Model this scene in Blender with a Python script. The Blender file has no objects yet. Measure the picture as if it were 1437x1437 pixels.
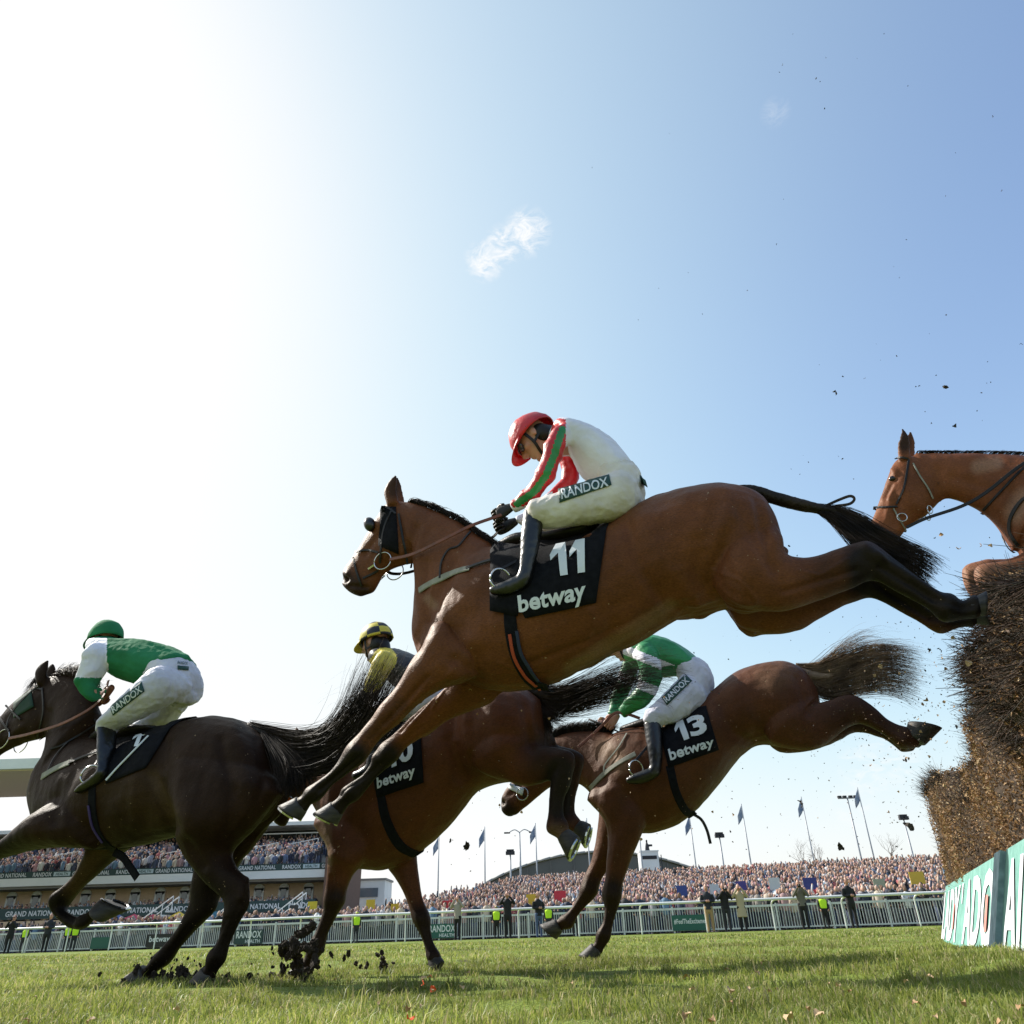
import bpy, bmesh, math, random
import numpy as np
from mathutils import Vector, Matrix, noise
from mathutils.bvhtree import BVHTree
R = math.radians
rnd = random.Random(7)
nr = np.random.RandomState(11)
S = bpy.context.scene
COL = S.collection

# ------------------------------------------------------------------ camera
CAM_H, PITCH, ROLL, FPX = 0.17, R(29.2), R(1.8), 1060.0
cr, sr = math.cos(ROLL), math.sin(ROLL)
cp_, sp_ = math.cos(PITCH), math.sin(PITCH)
FW = np.array([0, cp_, sp_]); UP0 = np.array([0, -sp_, cp_]); RT0 = np.array([1., 0, 0])
RT = RT0*cr - UP0*sr
UP = RT0*sr + UP0*cr
CP = np.array([0, 0, CAM_H])
cam = bpy.data.cameras.new("camera"); camo = bpy.data.objects.new("camera", cam); COL.objects.link(camo)
cam.sensor_width = 36; cam.lens = 36*FPX/1437; cam.clip_end = 4000; cam.clip_start = 0.02
M = Matrix(((RT[0], UP[0], -FW[0], 0), (RT[1], UP[1], -FW[1], 0), (RT[2], UP[2], -FW[2], CAM_H), (0, 0, 0, 1)))
camo.matrix_world = M
S.camera = camo

# ------------------------------------------------------------------ sky, sun, exposure
SUN_AZ, SUN_EL = -58.0, 40.0          # degrees from +Y (negative = left), elevation
W = bpy.data.worlds.new("World"); S.world = W; W.use_nodes = True
nt = W.node_tree; nt.nodes.clear()
wo = nt.nodes.new('ShaderNodeOutputWorld'); bg = nt.nodes.new('ShaderNodeBackground')
sky = nt.nodes.new('ShaderNodeTexSky'); sky.sky_type = 'NISHITA'; sky.sun_disc = False
sky.sun_elevation = R(SUN_EL); sky.sun_rotation = R(SUN_AZ)
sky.air_density = 1.0; sky.dust_density = 1.3; sky.ozone_density = .9; sky.altitude = 0
bg.inputs['Strength'].default_value = 0.15
# a few thin wisps of cirrus, laid out by direction in the sky
tc = nt.nodes.new('ShaderNodeTexCoord')
def wn(t, **k):
    n = nt.nodes.new(t)
    for a, b in k.items(): setattr(n, a, b)
    return n
def skydir(px, py):
    v = RT*(px-718.5) - UP*(py-718.5) + FW*FPX
    return v/np.linalg.norm(v)
# thin spring haze: wide forward-scattered glow round the sun, and a soft shoulder instead of a hard clipped disc of white
_az, _el = R(SUN_AZ), R(SUN_EL)
nmh = wn('ShaderNodeVectorMath', operation='NORMALIZE'); nt.links.new(tc.outputs['Generated'], nmh.inputs[0])
dph = wn('ShaderNodeVectorMath', operation='DOT_PRODUCT'); dph.inputs[1].default_value = (math.sin(_az)*math.cos(_el), math.cos(_az)*math.cos(_el), math.sin(_el)); nt.links.new(nmh.outputs[0], dph.inputs[0])
mrh = wn('ShaderNodeMapRange'); mrh.interpolation_type = 'SMOOTHSTEP'; mrh.inputs[1].default_value = .22; mrh.inputs[2].default_value = .86; nt.links.new(dph.outputs['Value'], mrh.inputs[0])
sps = wn('ShaderNodeSeparateColor'); nt.links.new(sky.outputs[0], sps.inputs[0]); cmb = wn('ShaderNodeCombineColor')
def mth(op, a, b):
    n = wn('ShaderNodeMath', operation=op)
    for i, q in enumerate((a, b)):
        if isinstance(q, (int, float)): n.inputs[i].default_value = q
        else: nt.links.new(q, n.inputs[i])
    return n.outputs[0]
for i, hz in enumerate((.12, .15, .03)):
    x = mth('ADD', mth('MULTIPLY', sps.outputs[i], .27), mth('MULTIPLY', mrh.outputs[0], hz))
    p4 = mth('POWER', x, 5.0); x = mth('DIVIDE', x, mth('POWER', mth('ADD', p4, 1.0), .2))
    nt.links.new(mth('MULTIPLY', x, 1.04/.27), cmb.inputs[i])
last = cmb.outputs[0]
nz = wn('ShaderNodeTexNoise'); nz.inputs['Scale'].default_value = 38; nz.inputs['Detail'].default_value = 9; nz.inputs['Roughness'].default_value = .68; nz.inputs['Distortion'].default_value = .8
mp = wn('ShaderNodeMapping'); mp.inputs['Scale'].default_value = (1, 1, 2.2)
nt.links.new(tc.outputs['Generated'], mp.inputs[0]); nt.links.new(mp.outputs[0], nz.inputs[0])
ramp = wn('ShaderNodeMapRange'); ramp.inputs[1].default_value = .42; ramp.inputs[2].default_value = .62
nt.links.new(nz.outputs[0], ramp.inputs[0])
tot = None
for px, py, rad, st in ((740, 326, 2.0, .95), (708, 344, 1.7, .95), (680, 366, 1.7, .95), (1088, 158, 1.1, .15), (1215, 1080, 2.0, .6), (1255, 1065, 2.2, .5), (1195, 1130, 1.8, .4)):
    d = skydir(px, py)
    dp = wn('ShaderNodeVectorMath', operation='DOT_PRODUCT'); dp.inputs[1].default_value = d
    nm = wn('ShaderNodeVectorMath', operation='NORMALIZE'); nt.links.new(tc.outputs['Generated'], nm.inputs[0])
    nt.links.new(nm.outputs[0], dp.inputs[0])
    mr = wn('ShaderNodeMapRange'); mr.interpolation_type = 'SMOOTHSTEP'
    mr.inputs[1].default_value = math.cos(R(rad)); mr.inputs[2].default_value = math.cos(R(rad*.15)); mr.inputs[4].default_value = st
    nt.links.new(dp.outputs['Value'], mr.inputs[0])
    if tot is None: tot = mr.outputs[0]
    else:
        mx = wn('ShaderNodeMath', operation='MAXIMUM'); nt.links.new(tot, mx.inputs[0]); nt.links.new(mr.outputs[0], mx.inputs[1]); tot = mx.outputs[0]
mu = wn('ShaderNodeMath', operation='MULTIPLY'); nt.links.new(tot, mu.inputs[0]); nt.links.new(ramp.outputs[0], mu.inputs[1])
mixc = wn('ShaderNodeMix', data_type='RGBA', blend_type='MIX'); mixc.inputs[7].default_value = (3.7, 3.75, 3.8, 1)
nt.links.new(mu.outputs[0], mixc.inputs[0]); nt.links.new(last, mixc.inputs[6])
nt.links.new(mixc.outputs[2], bg.inputs[0]); nt.links.new(bg.outputs[0], wo.inputs[0])

sl = bpy.data.lights.new("sun", 'SUN'); sl.energy = 4.2; sl.angle = R(.55); sl.color = (1, .95, .86)
so = bpy.data.objects.new("sun", sl); COL.objects.link(so)
az, el = R(SUN_AZ), R(SUN_EL)
SUNV = Vector((math.sin(az)*math.cos(el), math.cos(az)*math.cos(el), math.sin(el)))
so.rotation_euler = SUNV.to_track_quat('Z', 'Y').to_euler()
S.view_settings.view_transform = 'Standard'; S.view_settings.look = 'None'
S.view_settings.exposure = 0.85; S.view_settings.gamma = 1
S.cycles.max_bounces = 6; S.cycles.transparent_max_bounces = 6

# ------------------------------------------------------------------ helpers
def A3(*v): return np.array(v, float)
def nrm(v):
    v = np.asarray(v, float); l = np.linalg.norm(v); return v/l if l > 1e-9 else v
def raydir(px, py):
    return RT*(px-718.5) - UP*(py-718.5) + FW*FPX
def to_px(P):
    d = np.asarray(P) - CP
    z = d@FW
    return np.stack([718.5 + (d@RT)/z*FPX, 718.5 - (d@UP)/z*FPX], -1)
def on_ground(px, py, z=0):
    d = raydir(px, py); t = (z-CAM_H)/d[2]; return CP + d*t
def at_depth(px, py, zd):
    return CP + raydir(px, py)/FPX*zd

class Plane:
    """vertical sagittal plane of an animal; s = metres towards the viewer's side"""
    def __init__(self, px, py, zdepth, head_deg):
        a = R(head_deg)
        self.h = A3(-math.cos(a), math.sin(a), 0)      # heading
        self.n = A3(-math.sin(a), -math.cos(a), 0)     # near side
        self.p = at_depth(px, py, zdepth)
    def at(self, px, py, s=0):
        d = raydir(px, py)
        t = ((self.p + self.n*s - CP)@self.n)/(d@self.n)
        return CP + d*t
    def s(self, P): return (np.asarray(P) - self.p)@self.n
    def mirror(self, P):
        P = np.asarray(P, float); s = self.s(P)
        return P - 2*np.multiply.outer(s, self.n)

def sect(P, xt, yt, xb, yb, w, s=0):
    T, B = P.at(xt, yt, s), P.at(xb, yb, s)
    C = (T+B)/2; Av = (T-B)/2; H = np.linalg.norm(Av); u = Av/H
    v = nrm(C-CP); vn, vu = v@P.n, v@u
    a2 = H*H - (w*vu/vn)**2
    a = math.sqrt(max(a2, (.5*H)**2))
    return (C, u*a, P.n*w)

def limb(P, pts):
    """(x, y, r_px, s[, ratio]) centreline -> sections"""
    out = []
    n = len(pts)
    for i, p in enumerate(pts):
        a = pts[max(i-1, 0)]; b = pts[min(i+1, n-1)]
        d = np.array([b[0]-a[0], b[1]-a[1]], float); d /= max(np.linalg.norm(d), 1e-6)
        nn = np.array([d[1], -d[0]])
        x, y, r, s = p[:4]; ratio = p[4] if len(p) > 4 else .8
        T = P.at(x+nn[0]*r, y+nn[1]*r, s); B = P.at(x-nn[0]*r, y-nn[1]*r, s)
        w = np.linalg.norm(T-B)/2*ratio
        out.append(sect(P, x+nn[0]*r, y+nn[1]*r, x-nn[0]*r, y-nn[1]*r, w, s))
    return out

def cat(pts, sub):
    """Catmull-Rom through an (n, k) array"""
    p = np.asarray(pts, float); n = len(p)
    if n < 3:
        return np.array([p[0]*(1-t)+p[-1]*t for t in np.linspace(0, 1, sub*max(n-1, 1)+1)])
    ext = np.vstack([2*p[0]-p[1], p, 2*p[-1]-p[-2]])
    out = []
    for i in range(n-1):
        a, b, c, d = ext[i:i+4]
        for k in range(sub):
            t = k/sub
            out.append(.5*((2*b)+(-a+c)*t+(2*a-5*b+4*c-d)*t*t+(-a+3*b-3*c+d)*t**3))
    out.append(p[-1])
    return np.array(out)

class Geo:
    def __init__(self): self.v = []; self.f = []; self.m = []; self.n = 0
    def add(self, v, f, mi=0):
        v = np.asarray(v, float).reshape(-1, 3)
        self.v.append(v); o = self.n
        self.f += [tuple(i+o for i in q) for q in f]; self.m += [mi]*len(f); self.n += len(v)
        return self
    def loft(self, secs, seg=18, sub=4, caps=(1, 1), pw=2.0, mi=0):
        dat = cat([np.concatenate(s) for s in secs], sub)
        rings = []
        th = np.arange(seg)*2*math.pi/seg
        ct, st = np.cos(th), np.sin(th)
        ct = np.sign(ct)*abs(ct)**(2/pw); st = np.sign(st)*abs(st)**(2/pw)
        def ring(C, A, B): return C + np.outer(ct, A) + np.outer(st, B)
        def capr(i, j, k):
            C, A, B = dat[i][:3], dat[i][3:6], dat[i][6:]
            t = nrm(C - dat[j][:3]); r = min(np.linalg.norm(A), np.linalg.norm(B))*k
            return [ring(C+t*r*math.sin(q), A*math.cos(q), B*math.cos(q)) for q in (R(30), R(55), R(75), R(86))]
        if caps[0]: rings += capr(0, 1, caps[0])[::-1]
        rings += [ring(d[:3], d[3:6], d[6:]) for d in dat]
        if caps[1]: rings += capr(-1, -2, caps[1])
        n = len(rings); V = np.vstack(rings); F = []
        for i in range(n-1):
            for j in range(seg):
                a, b = i*seg+j, i*seg+(j+1) % seg
                F.append((a, b, b+seg, a+seg))
        F.append(tuple(range(seg))[::-1]); F.append(tuple(range((n-1)*seg, n*seg)))
        return self.add(V, F, mi)
    def tube(self, pts, rad, seg=6, mi=0):
        pts = np.asarray(pts, float); n = len(pts)
        rad = [rad]*n if np.isscalar(rad) else rad
        V = []; F = []
        up = A3(0, 0, 1); 
        t0 = nrm(pts[1]-pts[0])
        x = nrm(np.cross(t0, up if abs(t0[2]) < .9 else A3(1, 0, 0)))
        for i in range(n):
            t = nrm(pts[min(i+1, n-1)]-pts[max(i-1, 0)])
            x = nrm(x - t*(x@t)); y = np.cross(t, x)
            for k in range(seg):
                a = 2*math.pi*k/seg
                V.append(pts[i]+(x*math.cos(a)+y*math.sin(a))*rad[i])
        for i in range(n-1):
            for k in range(seg):
                a, b = i*seg+k, i*seg+(k+1) % seg
                F.append((a, b, b+seg, a+seg))
        F.append(tuple(range(seg))[::-1]); F.append(tuple(range((n-1)*seg, n*seg)))
        return self.add(V, F, mi)
    def ribbon(self, pts, normals, width, thick, mi=0):
        pts = np.asarray(pts, float); n = len(pts); V = []; F = []
        width = [width]*n if np.isscalar(width) else width
        for i in range(n):
            t = nrm(pts[min(i+1, n-1)]-pts[max(i-1, 0)]); N = nrm(normals[i]); N = nrm(N - t*(N@t)); x = np.cross(t, N)
            w = width[i]/2; h = thick/2
            V += [pts[i]-x*w-N*h, pts[i]+x*w-N*h, pts[i]+x*w*.8+N*h, pts[i]-x*w*.8+N*h]
        for i in range(n-1):
            for k in range(4):
                a, b = i*4+k, i*4+(k+1) % 4
                F.append((a, b, b+4, a+4))
        F.append((3, 2, 1, 0)); o = (n-1)*4; F.append((o, o+1, o+2, o+3))
        return self.add(V, F, mi)
    def box(self, c, sz, rot=None, mi=0):
        c = A3(*c); x, y, z = [q/2 for q in sz]
        V = np.array([(i, j, k) for k in (-z, z) for j in (-y, y) for i in (-x, x)])
        if rot is not None:
            V = V@np.asarray(rot).T
        return self.add(V+c, [(0, 2, 3, 1), (4, 5, 7, 6), (0, 1, 5, 4), (2, 6, 7, 3), (0, 4, 6, 2), (1, 3, 7, 5)], mi)
    def ell(self, c, ax, seg=14, rings=9, mi=0):
        """ellipsoid, ax = three axis vectors"""
        ax = [np.asarray(a, float) for a in ax]; V = []; F = []
        for i in range(rings+1):
            ph = math.pi*i/rings
            for j in range(seg):
                th = 2*math.pi*j/seg
                V.append(np.asarray(c)+ax[0]*math.sin(ph)*math.cos(th)+ax[1]*math.sin(ph)*math.sin(th)+ax[2]*math.cos(ph))
        for i in range(rings):
            for j in range(seg):
                a, b = i*seg+j, i*seg+(j+1) % seg
                F.append((a, b, b+seg, a+seg))
        return self.add(V, F, mi)
    def mesh(self, name):
        me = bpy.data.meshes.new(name)
        if self.n:
            me.from_pydata(np.vstack(self.v).tolist(), [], self.f)
        return me
    def obj(self, name, mats, parent=None, smooth=True, recalc=True):
        me = self.mesh(name)
        for m in (mats if isinstance(mats, (list, tuple)) else [mats]): me.materials.append(m)
        if len(set(self.m)) > 1: me.polygons.foreach_set('material_index', self.m)
        me.validate()
        if recalc:
            b = bmesh.new(); b.from_mesh(me); bmesh.ops.recalc_face_normals(b, faces=b.faces); b.to_mesh(me); b.free()
        if smooth: me.polygons.foreach_set('use_smooth', [True]*len(me.polygons))
        return link(me, name, parent)

def link(me, name, parent=None):
    o = bpy.data.objects.new(name, me); COL.objects.link(o)
    if parent is not None: setpar(o, parent)
    return o
def setpar(o, parent):
    # meshes are written in world coordinates; the parent may stand elsewhere
    o.parent = parent
    if parent.get('_loc') is not None:
        o.matrix_parent_inverse = Matrix.Translation(-Vector(parent['_loc']))
def empty(name, loc=(0, 0, 0)):
    o = bpy.data.objects.new(name, None); COL.objects.link(o); o.location = loc; o['_loc'] = list(map(float, loc)); o.empty_display_size = .1
    return o
def tag(o, label=None, cat_=None, group=None, kind=None):
    if label: o['label'] = label
    if cat_: o['category'] = cat_
    if group: o['group'] = group
    if kind: o['kind'] = kind
    return o

def remesh(geo, vox=.012, smooth=6, fac=.5):
    """union of all closed pieces as one continuous skin (numpy verts, quads)"""
    me = geo.mesh('tmp'); o = bpy.data.objects.new('tmp', me); COL.objects.link(o)
    m = o.modifiers.new('r', 'REMESH'); m.mode = 'VOXEL'; m.voxel_size = vox
    if smooth:
        s = o.modifiers.new('s', 'SMOOTH'); s.factor = fac; s.iterations = smooth
    dg = bpy.context.evaluated_depsgraph_get(); dg.update()
    ev = o.evaluated_get(dg); m2 = bpy.data.meshes.new_from_object(ev)
    bpy.data.objects.remove(o); bpy.data.meshes.remove(me)
    return m2
def getv(me):
    a = np.empty(len(me.vertices)*3); me.vertices.foreach_get('co', a); return a.reshape(-1, 3)
def getn(me):
    a = np.empty(len(me.vertices)*3); me.vertices.foreach_get('normal', a); return a.reshape(-1, 3)
def setv(me, v):
    me.vertices.foreach_set('co', v.ravel()); me.update()

def seg_dist(pts, poly):
    """distance of (n,2) points to a polyline"""
    best = np.full(len(pts), 1e9)
    poly = np.asarray(poly, float)
    if len(poly) == 1: return np.linalg.norm(pts-poly[0], axis=1)
    for a, b in zip(poly[:-1], poly[1:]):
        ab = b-a; t = np.clip(((pts-a)@ab)/max(ab@ab, 1e-9), 0, 1)
        best = np.minimum(best, np.linalg.norm(pts-a-t[:, None]*ab, axis=1))
    return best

def sculpt(me, P, strokes, sym=True):
    """raise / carve along pixel polylines: (poly, radius_px, metres[, smin, smax])"""
    v = getv(me); n = getn(me); s = P.s(v)
    q = v.copy()
    if sym: q[s < 0] = P.mirror(v[s < 0])
    px = to_px(q); ss = abs(s) if sym else s
    side = np.clip(abs(n@P.n)*1.6, 0, 1)
    disp = np.zeros(len(v))
    for st in strokes:
        poly, rad, amp = st[:3]; lo, hi = (st[3], st[4]) if len(st) > 3 else (-9, 9)
        d = seg_dist(px, poly)
        g = amp*np.exp(-(d/rad)**2)
        g[(ss < lo) | (ss > hi)] = 0
        if sym is False: g[s < lo] = 0
        disp += g
    setv(me, v + n*(disp*side)[:, None])

def paint(me, P, blobs, name='mk'):
    """coat markings and painted sunlit patches: blobs = (channel, poly, radius_px, value[, smin, smax])"""
    v = getv(me); s = P.s(v); px = to_px(v)
    c = np.zeros((len(v), 4)); c[:, 3] = 1
    for b in blobs:
        ch, poly, rad, val = b[:4]; lo, hi = (b[4], b[5]) if len(b) > 4 else (-9, 9)
        d = seg_dist(px, poly)
        g = val*np.clip(1.5-d/rad, 0, 1)
        g[(s < lo) | (s > hi)] = 0
        c[:, ch] = np.maximum(c[:, ch], g)
    at = me.color_attributes.new(name, 'FLOAT_COLOR', 'POINT'); at.data.foreach_set('color', c.ravel())

def crumple(me, amp, scale, stretch=None, seed=0, mask=None):
    """cloth folds: ridged noise along normals"""
    v = getv(me); n = getn(me); out = v.copy()
    for i in range(len(v)):
        p = Vector(v[i])
        if stretch is not None:
            d = Vector(stretch); p = p - d*(p@d)*.65
        p = p*scale + Vector((seed, seed*1.7, 0))
        a = 1-abs(noise.noise(p))*2.2; b = noise.noise(p*2.3)
        out[i] = v[i] + n[i]*amp*max(a-.45+.35*b, -.2)
    setv(me, out)

def bvh(me_or_list):
    V = []; F = []
    for me in (me_or_list if isinstance(me_or_list, (list, tuple)) else [me_or_list]):
        o = len(V); V += [tuple(x) for x in getv(me)]; F += [tuple(i+o for i in p.vertices) for p in me.polygons]
    return BVHTree.FromPolygons(V, F)
def hit(B, px, py, off=0.0):
    d = nrm(raydir(px, py)); h = B.ray_cast(Vector(CP), Vector(d))
    if h[0] is None: return None
    N = np.array(h[1]); 
    if N@d > 0: N = -N
    return np.array(h[0]) + N*off, N
def path_on(B, P, poly, off, sub=6, s_fb=.1, lift=None):
    """pixel polyline -> points lying on the surface (+ normals)"""
    pp = cat(poly, sub); pts = []; ns = []
    for x, y in pp:
        h = hit(B, x, y, off)
        if h is None: pts.append(None); ns.append(None)
        else: pts.append(h[0]); ns.append(h[1])
    good = [i for i, p in enumerate(pts) if p is not None]
    for i in range(len(pts)):
        if pts[i] is None:
            if good:
                j = min(good, key=lambda g: abs(g-i)); s = P.s(pts[j])
            else: s = s_fb
            pts[i] = P.at(pp[i][0], pp[i][1], s); ns[i] = P.n if not good else ns[j]
    pts = np.array(pts); ns = np.array(ns)
    for _ in range(3):
        ns[1:-1] = (ns[:-2]+2*ns[1:-1]+ns[2:])/4
        pts[1:-1] = (pts[:-2]+2*pts[1:-1]+pts[2:])/4
    pts += ns*0.002
    return pts, ns

# ------------------------------------------------------------------ materials
def mat(name, col, rough=.6, col2=None, nscale=8, bump=0, bscale=60, metal=0, coat=0, sheen=0, attr=None, spec=.5, stretch=None, detail=4):
    m = bpy.data.materials.new(name); m.use_nodes = True; t = m.node_tree; b = t.nodes['Principled BSDF']
    b.inputs['Base Color'].default_value = (*col, 1); b.inputs['Roughness'].default_value = rough
    b.inputs['Metallic'].default_value = metal; b.inputs['Coat Weight'].default_value = coat; b.inputs['Coat Roughness'].default_value = .35
    b.inputs['Sheen Weight'].default_value = sheen; b.inputs['Specular IOR Level'].default_value = spec
    tcn = t.nodes.new('ShaderNodeTexCoord'); co = tcn.outputs['Object']
    if stretch:
        mpn = t.nodes.new('ShaderNodeMapping'); mpn.inputs['Scale'].default_value = stretch; t.links.new(co, mpn.inputs[0]); co = mpn.outputs[0]
    if col2 is not None:
        n = t.nodes.new('ShaderNodeTexNoise'); n.inputs['Scale'].default_value = nscale; n.inputs['Detail'].default_value = detail
        t.links.new(co, n.inputs[0])
        mr = t.nodes.new('ShaderNodeMapRange'); mr.inputs[1].default_value = .35; mr.inputs[2].default_value = .65; t.links.new(n.outputs[0], mr.inputs[0])
        mx = t.nodes.new('ShaderNodeMix'); mx.data_type = 'RGBA'; mx.inputs[6].default_value = (*col, 1); mx.inputs[7].default_value = (*col2, 1)
        t.links.new(mr.outputs[0], mx.inputs[0]); t.links.new(mx.outputs[2], b.inputs['Base Color'])
    if attr:
        a = t.nodes.new('ShaderNodeAttribute'); a.attribute_name = attr
        t.links.new(a.outputs['Color'], b.inputs['Base Color'])
    if bump:
        n = t.nodes.new('ShaderNodeTexNoise'); n.inputs['Scale'].default_value = bscale; n.inputs['Detail'].default_value = 5
        t.links.new(co, n.inputs[0])
        bp = t.nodes.new('ShaderNodeBump'); bp.inputs['Strength'].default_value = bump; bp.inputs['Distance'].default_value = .01
        t.links.new(n.outputs[0], bp.inputs['Height']); t.links.new(bp.outputs[0], b.inputs['Normal'])
    return m

def coat_mat(name, c1, c2, dark=(.008, .006, .005), light=(.30, .2, .12), rough=.52, spec=.2):
    m = bpy.data.materials.new(name); m.use_nodes = True; t = m.node_tree; b = t.nodes['Principled BSDF']
    tcn = t.nodes.new('ShaderNodeTexCoord')
    n = t.nodes.new('ShaderNodeTexNoise'); n.inputs['Scale'].default_value = 3.5; n.inputs['Detail'].default_value = 8; n.inputs['Roughness'].default_value = .62; t.links.new(tcn.outputs['Object'], n.inputs[0])
    mr = t.nodes.new('ShaderNodeMapRange'); mr.inputs[1].default_value = .33; mr.inputs[2].default_value = .67; t.links.new(n.outputs[0], mr.inputs[0])
    mx = t.nodes.new('ShaderNodeMix'); mx.data_type = 'RGBA'; mx.inputs[6].default_value = (*c1, 1); mx.inputs[7].default_value = (*c2, 1); t.links.new(mr.outputs[0], mx.inputs[0])
    at = t.nodes.new('ShaderNodeAttribute'); at.attribute_name = 'mk'
    sp = t.nodes.new('ShaderNodeSeparateColor'); t.links.new(at.outputs['Color'], sp.inputs[0])
    # light (dusty hair and painted sunlit patches) then dark (black points)
    m2 = t.nodes.new('ShaderNodeMix'); m2.data_type = 'RGBA'; m2.inputs[7].default_value = (*light, 1); t.links.new(sp.outputs[1], m2.inputs[0]); t.links.new(mx.outputs[2], m2.inputs[6])
    m3 = t.nodes.new('ShaderNodeMix'); m3.data_type = 'RGBA'; m3.inputs[7].default_value = (*dark, 1); t.links.new(sp.outputs[0], m3.inputs[0]); t.links.new(m2.outputs[2], m3.inputs[6])
    # fine lay of the hair
    mpn = t.nodes.new('ShaderNodeMapping'); mpn.inputs['Scale'].default_value = (1, 1, 3); mpn.inputs['Rotation'].default_value = (0, R(30), 0); t.links.new(tcn.outputs['Object'], mpn.inputs[0])
    hn = t.nodes.new('ShaderNodeTexNoise'); hn.inputs['Scale'].default_value = 90; hn.inputs['Detail'].default_value = 6; t.links.new(mpn.outputs[0], hn.inputs[0])
    mm = t.nodes.new('ShaderNodeMix'); mm.data_type = 'RGBA'; mm.blend_type = 'MULTIPLY'; mm.inputs[0].default_value = 1
    mr2 = t.nodes.new('ShaderNodeMapRange'); mr2.inputs[1].default_value = .3; mr2.inputs[2].default_value = .7; mr2.inputs[3].default_value = .66; mr2.inputs[4].default_value = 1.25; t.links.new(hn.outputs[0], mr2.inputs[0])
    t.links.new(m3.outputs[2], mm.inputs[6]); t.links.new(mr2.outputs[0], mm.inputs[7])
    # dried mud and chaff specks caught in the coat
    vo = t.nodes.new('ShaderNodeTexNoise'); vo.inputs['Scale'].default_value = 55; vo.inputs['Detail'].default_value = 2; t.links.new(tcn.outputs['Object'], vo.inputs[0])
    v2 = t.nodes.new('ShaderNodeMapRange'); v2.inputs[1].default_value = .735; v2.inputs[2].default_value = .77; v2.inputs[4].default_value = .75; t.links.new(vo.outputs[0], v2.inputs[0])
    mz = t.nodes.new('ShaderNodeMix'); mz.data_type = 'RGBA'; mz.inputs[7].default_value = (.36, .25, .15, 1); t.links.new(v2.outputs[0], mz.inputs[0]); t.links.new(mm.outputs[2], mz.inputs[6])
    t.links.new(mz.outputs[2], b.inputs['Base Color'])
    n3 = t.nodes.new('ShaderNodeTexNoise'); n3.inputs['Scale'].default_value = 14; n3.inputs['Detail'].default_value = 4; t.links.new(tcn.outputs['Object'], n3.inputs[0])
    ad = t.nodes.new('ShaderNodeMath'); ad.operation = 'MULTIPLY_ADD'; ad.inputs[1].default_value = .25; t.links.new(hn.outputs[0], ad.inputs[0]); t.links.new(n3.outputs[0], ad.inputs[2])
    bp = t.nodes.new('ShaderNodeBump'); bp.inputs['Strength'].default_value = .6; bp.inputs['Distance'].default_value = .012; t.links.new(ad.outputs[0], bp.inputs['Height']); t.links.new(bp.outputs[0], b.inputs['Normal'])
    b.inputs['Roughness'].default_value = rough; b.inputs['Specular IOR Level'].default_value = spec
    b.inputs['Specular Tint'].default_value = (1, .8, .62, 1)
    return m

def hair_mat(name, c1, c2):
    m = mat(name, c1, .5, c2, 9, spec=.3); t = m.node_tree; b = t.nodes['Principled BSDF']
    src = b.inputs['Base Color'].links[0].from_socket
    tr = t.nodes.new('ShaderNodeBsdfTranslucent'); t.links.new(src, tr.inputs[0])
    ms = t.nodes.new('ShaderNodeMixShader'); ms.inputs[0].default_value = .4
    t.links.new(b.outputs[0], ms.inputs[1]); t.links.new(tr.outputs[0], ms.inputs[2]); t.links.new(ms.outputs[0], t.nodes['Material Output'].inputs[0])
    return m
MT = dict(
    black_cloth=mat('black_cloth', (.005, .005, .007), .85, (.009, .009, .012), 30, .3, 300, spec=.12),
    white_print=mat('white_print', (.62, .65, .68), .6),
    leather=mat('leather', (.008, .007, .006), .45, (.018, .014, .012), 20, .25, 80, spec=.3),
    boot=mat('boot', (.004, .004, .0045), .32, None, bump=.2, bscale=45, coat=.2),
    tan=mat('tan_leather', (.20, .055, .02), .5, (.12, .035, .015), 25, .2, 90),
    steel=mat('steel', (.55, .55, .55), .25, metal=1),
    elastic=mat('elastic', (.28, .27, .22), .8, (.2, .2, .16), 30),
    hoof=mat('hoof', (.014, .012, .011), .6, (.045, .037, .03), 12, .3, 40, stretch=(1, 1, 4)),
    hair=hair_mat('black_hair', (.016, .011, .008), (.06, .04, .028)),
    hair_brown=hair_mat('brown_hair', (.40, .28, .18), (.15, .10, .065)),
    skin=mat('skin', (.5, .27, .19), .5, (.42, .2, .14), 12),
    eye=mat('eye', (.006, .004, .003), .2),
    gog=mat('goggles', (.03, .03, .035), .12, coat=.6),
    white_b=mat('white_breeches', (.60, .59, .66), .7, (.50, .49, .56), 10, .6, 28),
    cream_b=mat('cream_breeches', (.72, .67, .63), .75, (.54, .49, .44), 6, .6, 28),
    patch=mat('patch_green', (.012, .055, .045), .6),
    white_s=mat('white_silk', (.78, .76, .84), .7, (.68, .66, .73), 6, .5, 30),
    red_s=mat('red_silk', (.62, .012, .018), .42, (.42, .012, .02), 8, .5, 30),
    green_s=mat('green_silk', (.02, .24, .07), .42, (.015, .18, .05), 8, .5, 30),
    dgreen_s=mat('green_jersey', (.03, .20, .09), .85, (.02, .145, .06), 8, .4, 28, spec=.15),
    black_s=mat('black_silk', (.010, .010, .016), .5),
    yellow_s=mat('yellow_silk', (.62, .5, .05), .5),
    red_e=mat('red_elastic', (.35, .05, .02), .7),
    blue_e=mat('navy_elastic', (.012, .02, .06), .7),
)
_tc = {}
ONE = ([(0, .70), (.42, 1), (1, 1), (1, 0), (.48, 0), (.48, .72), (0, .52)], [(0, 1, 5, 6), (1, 2, 3, 4, 5)])
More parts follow.
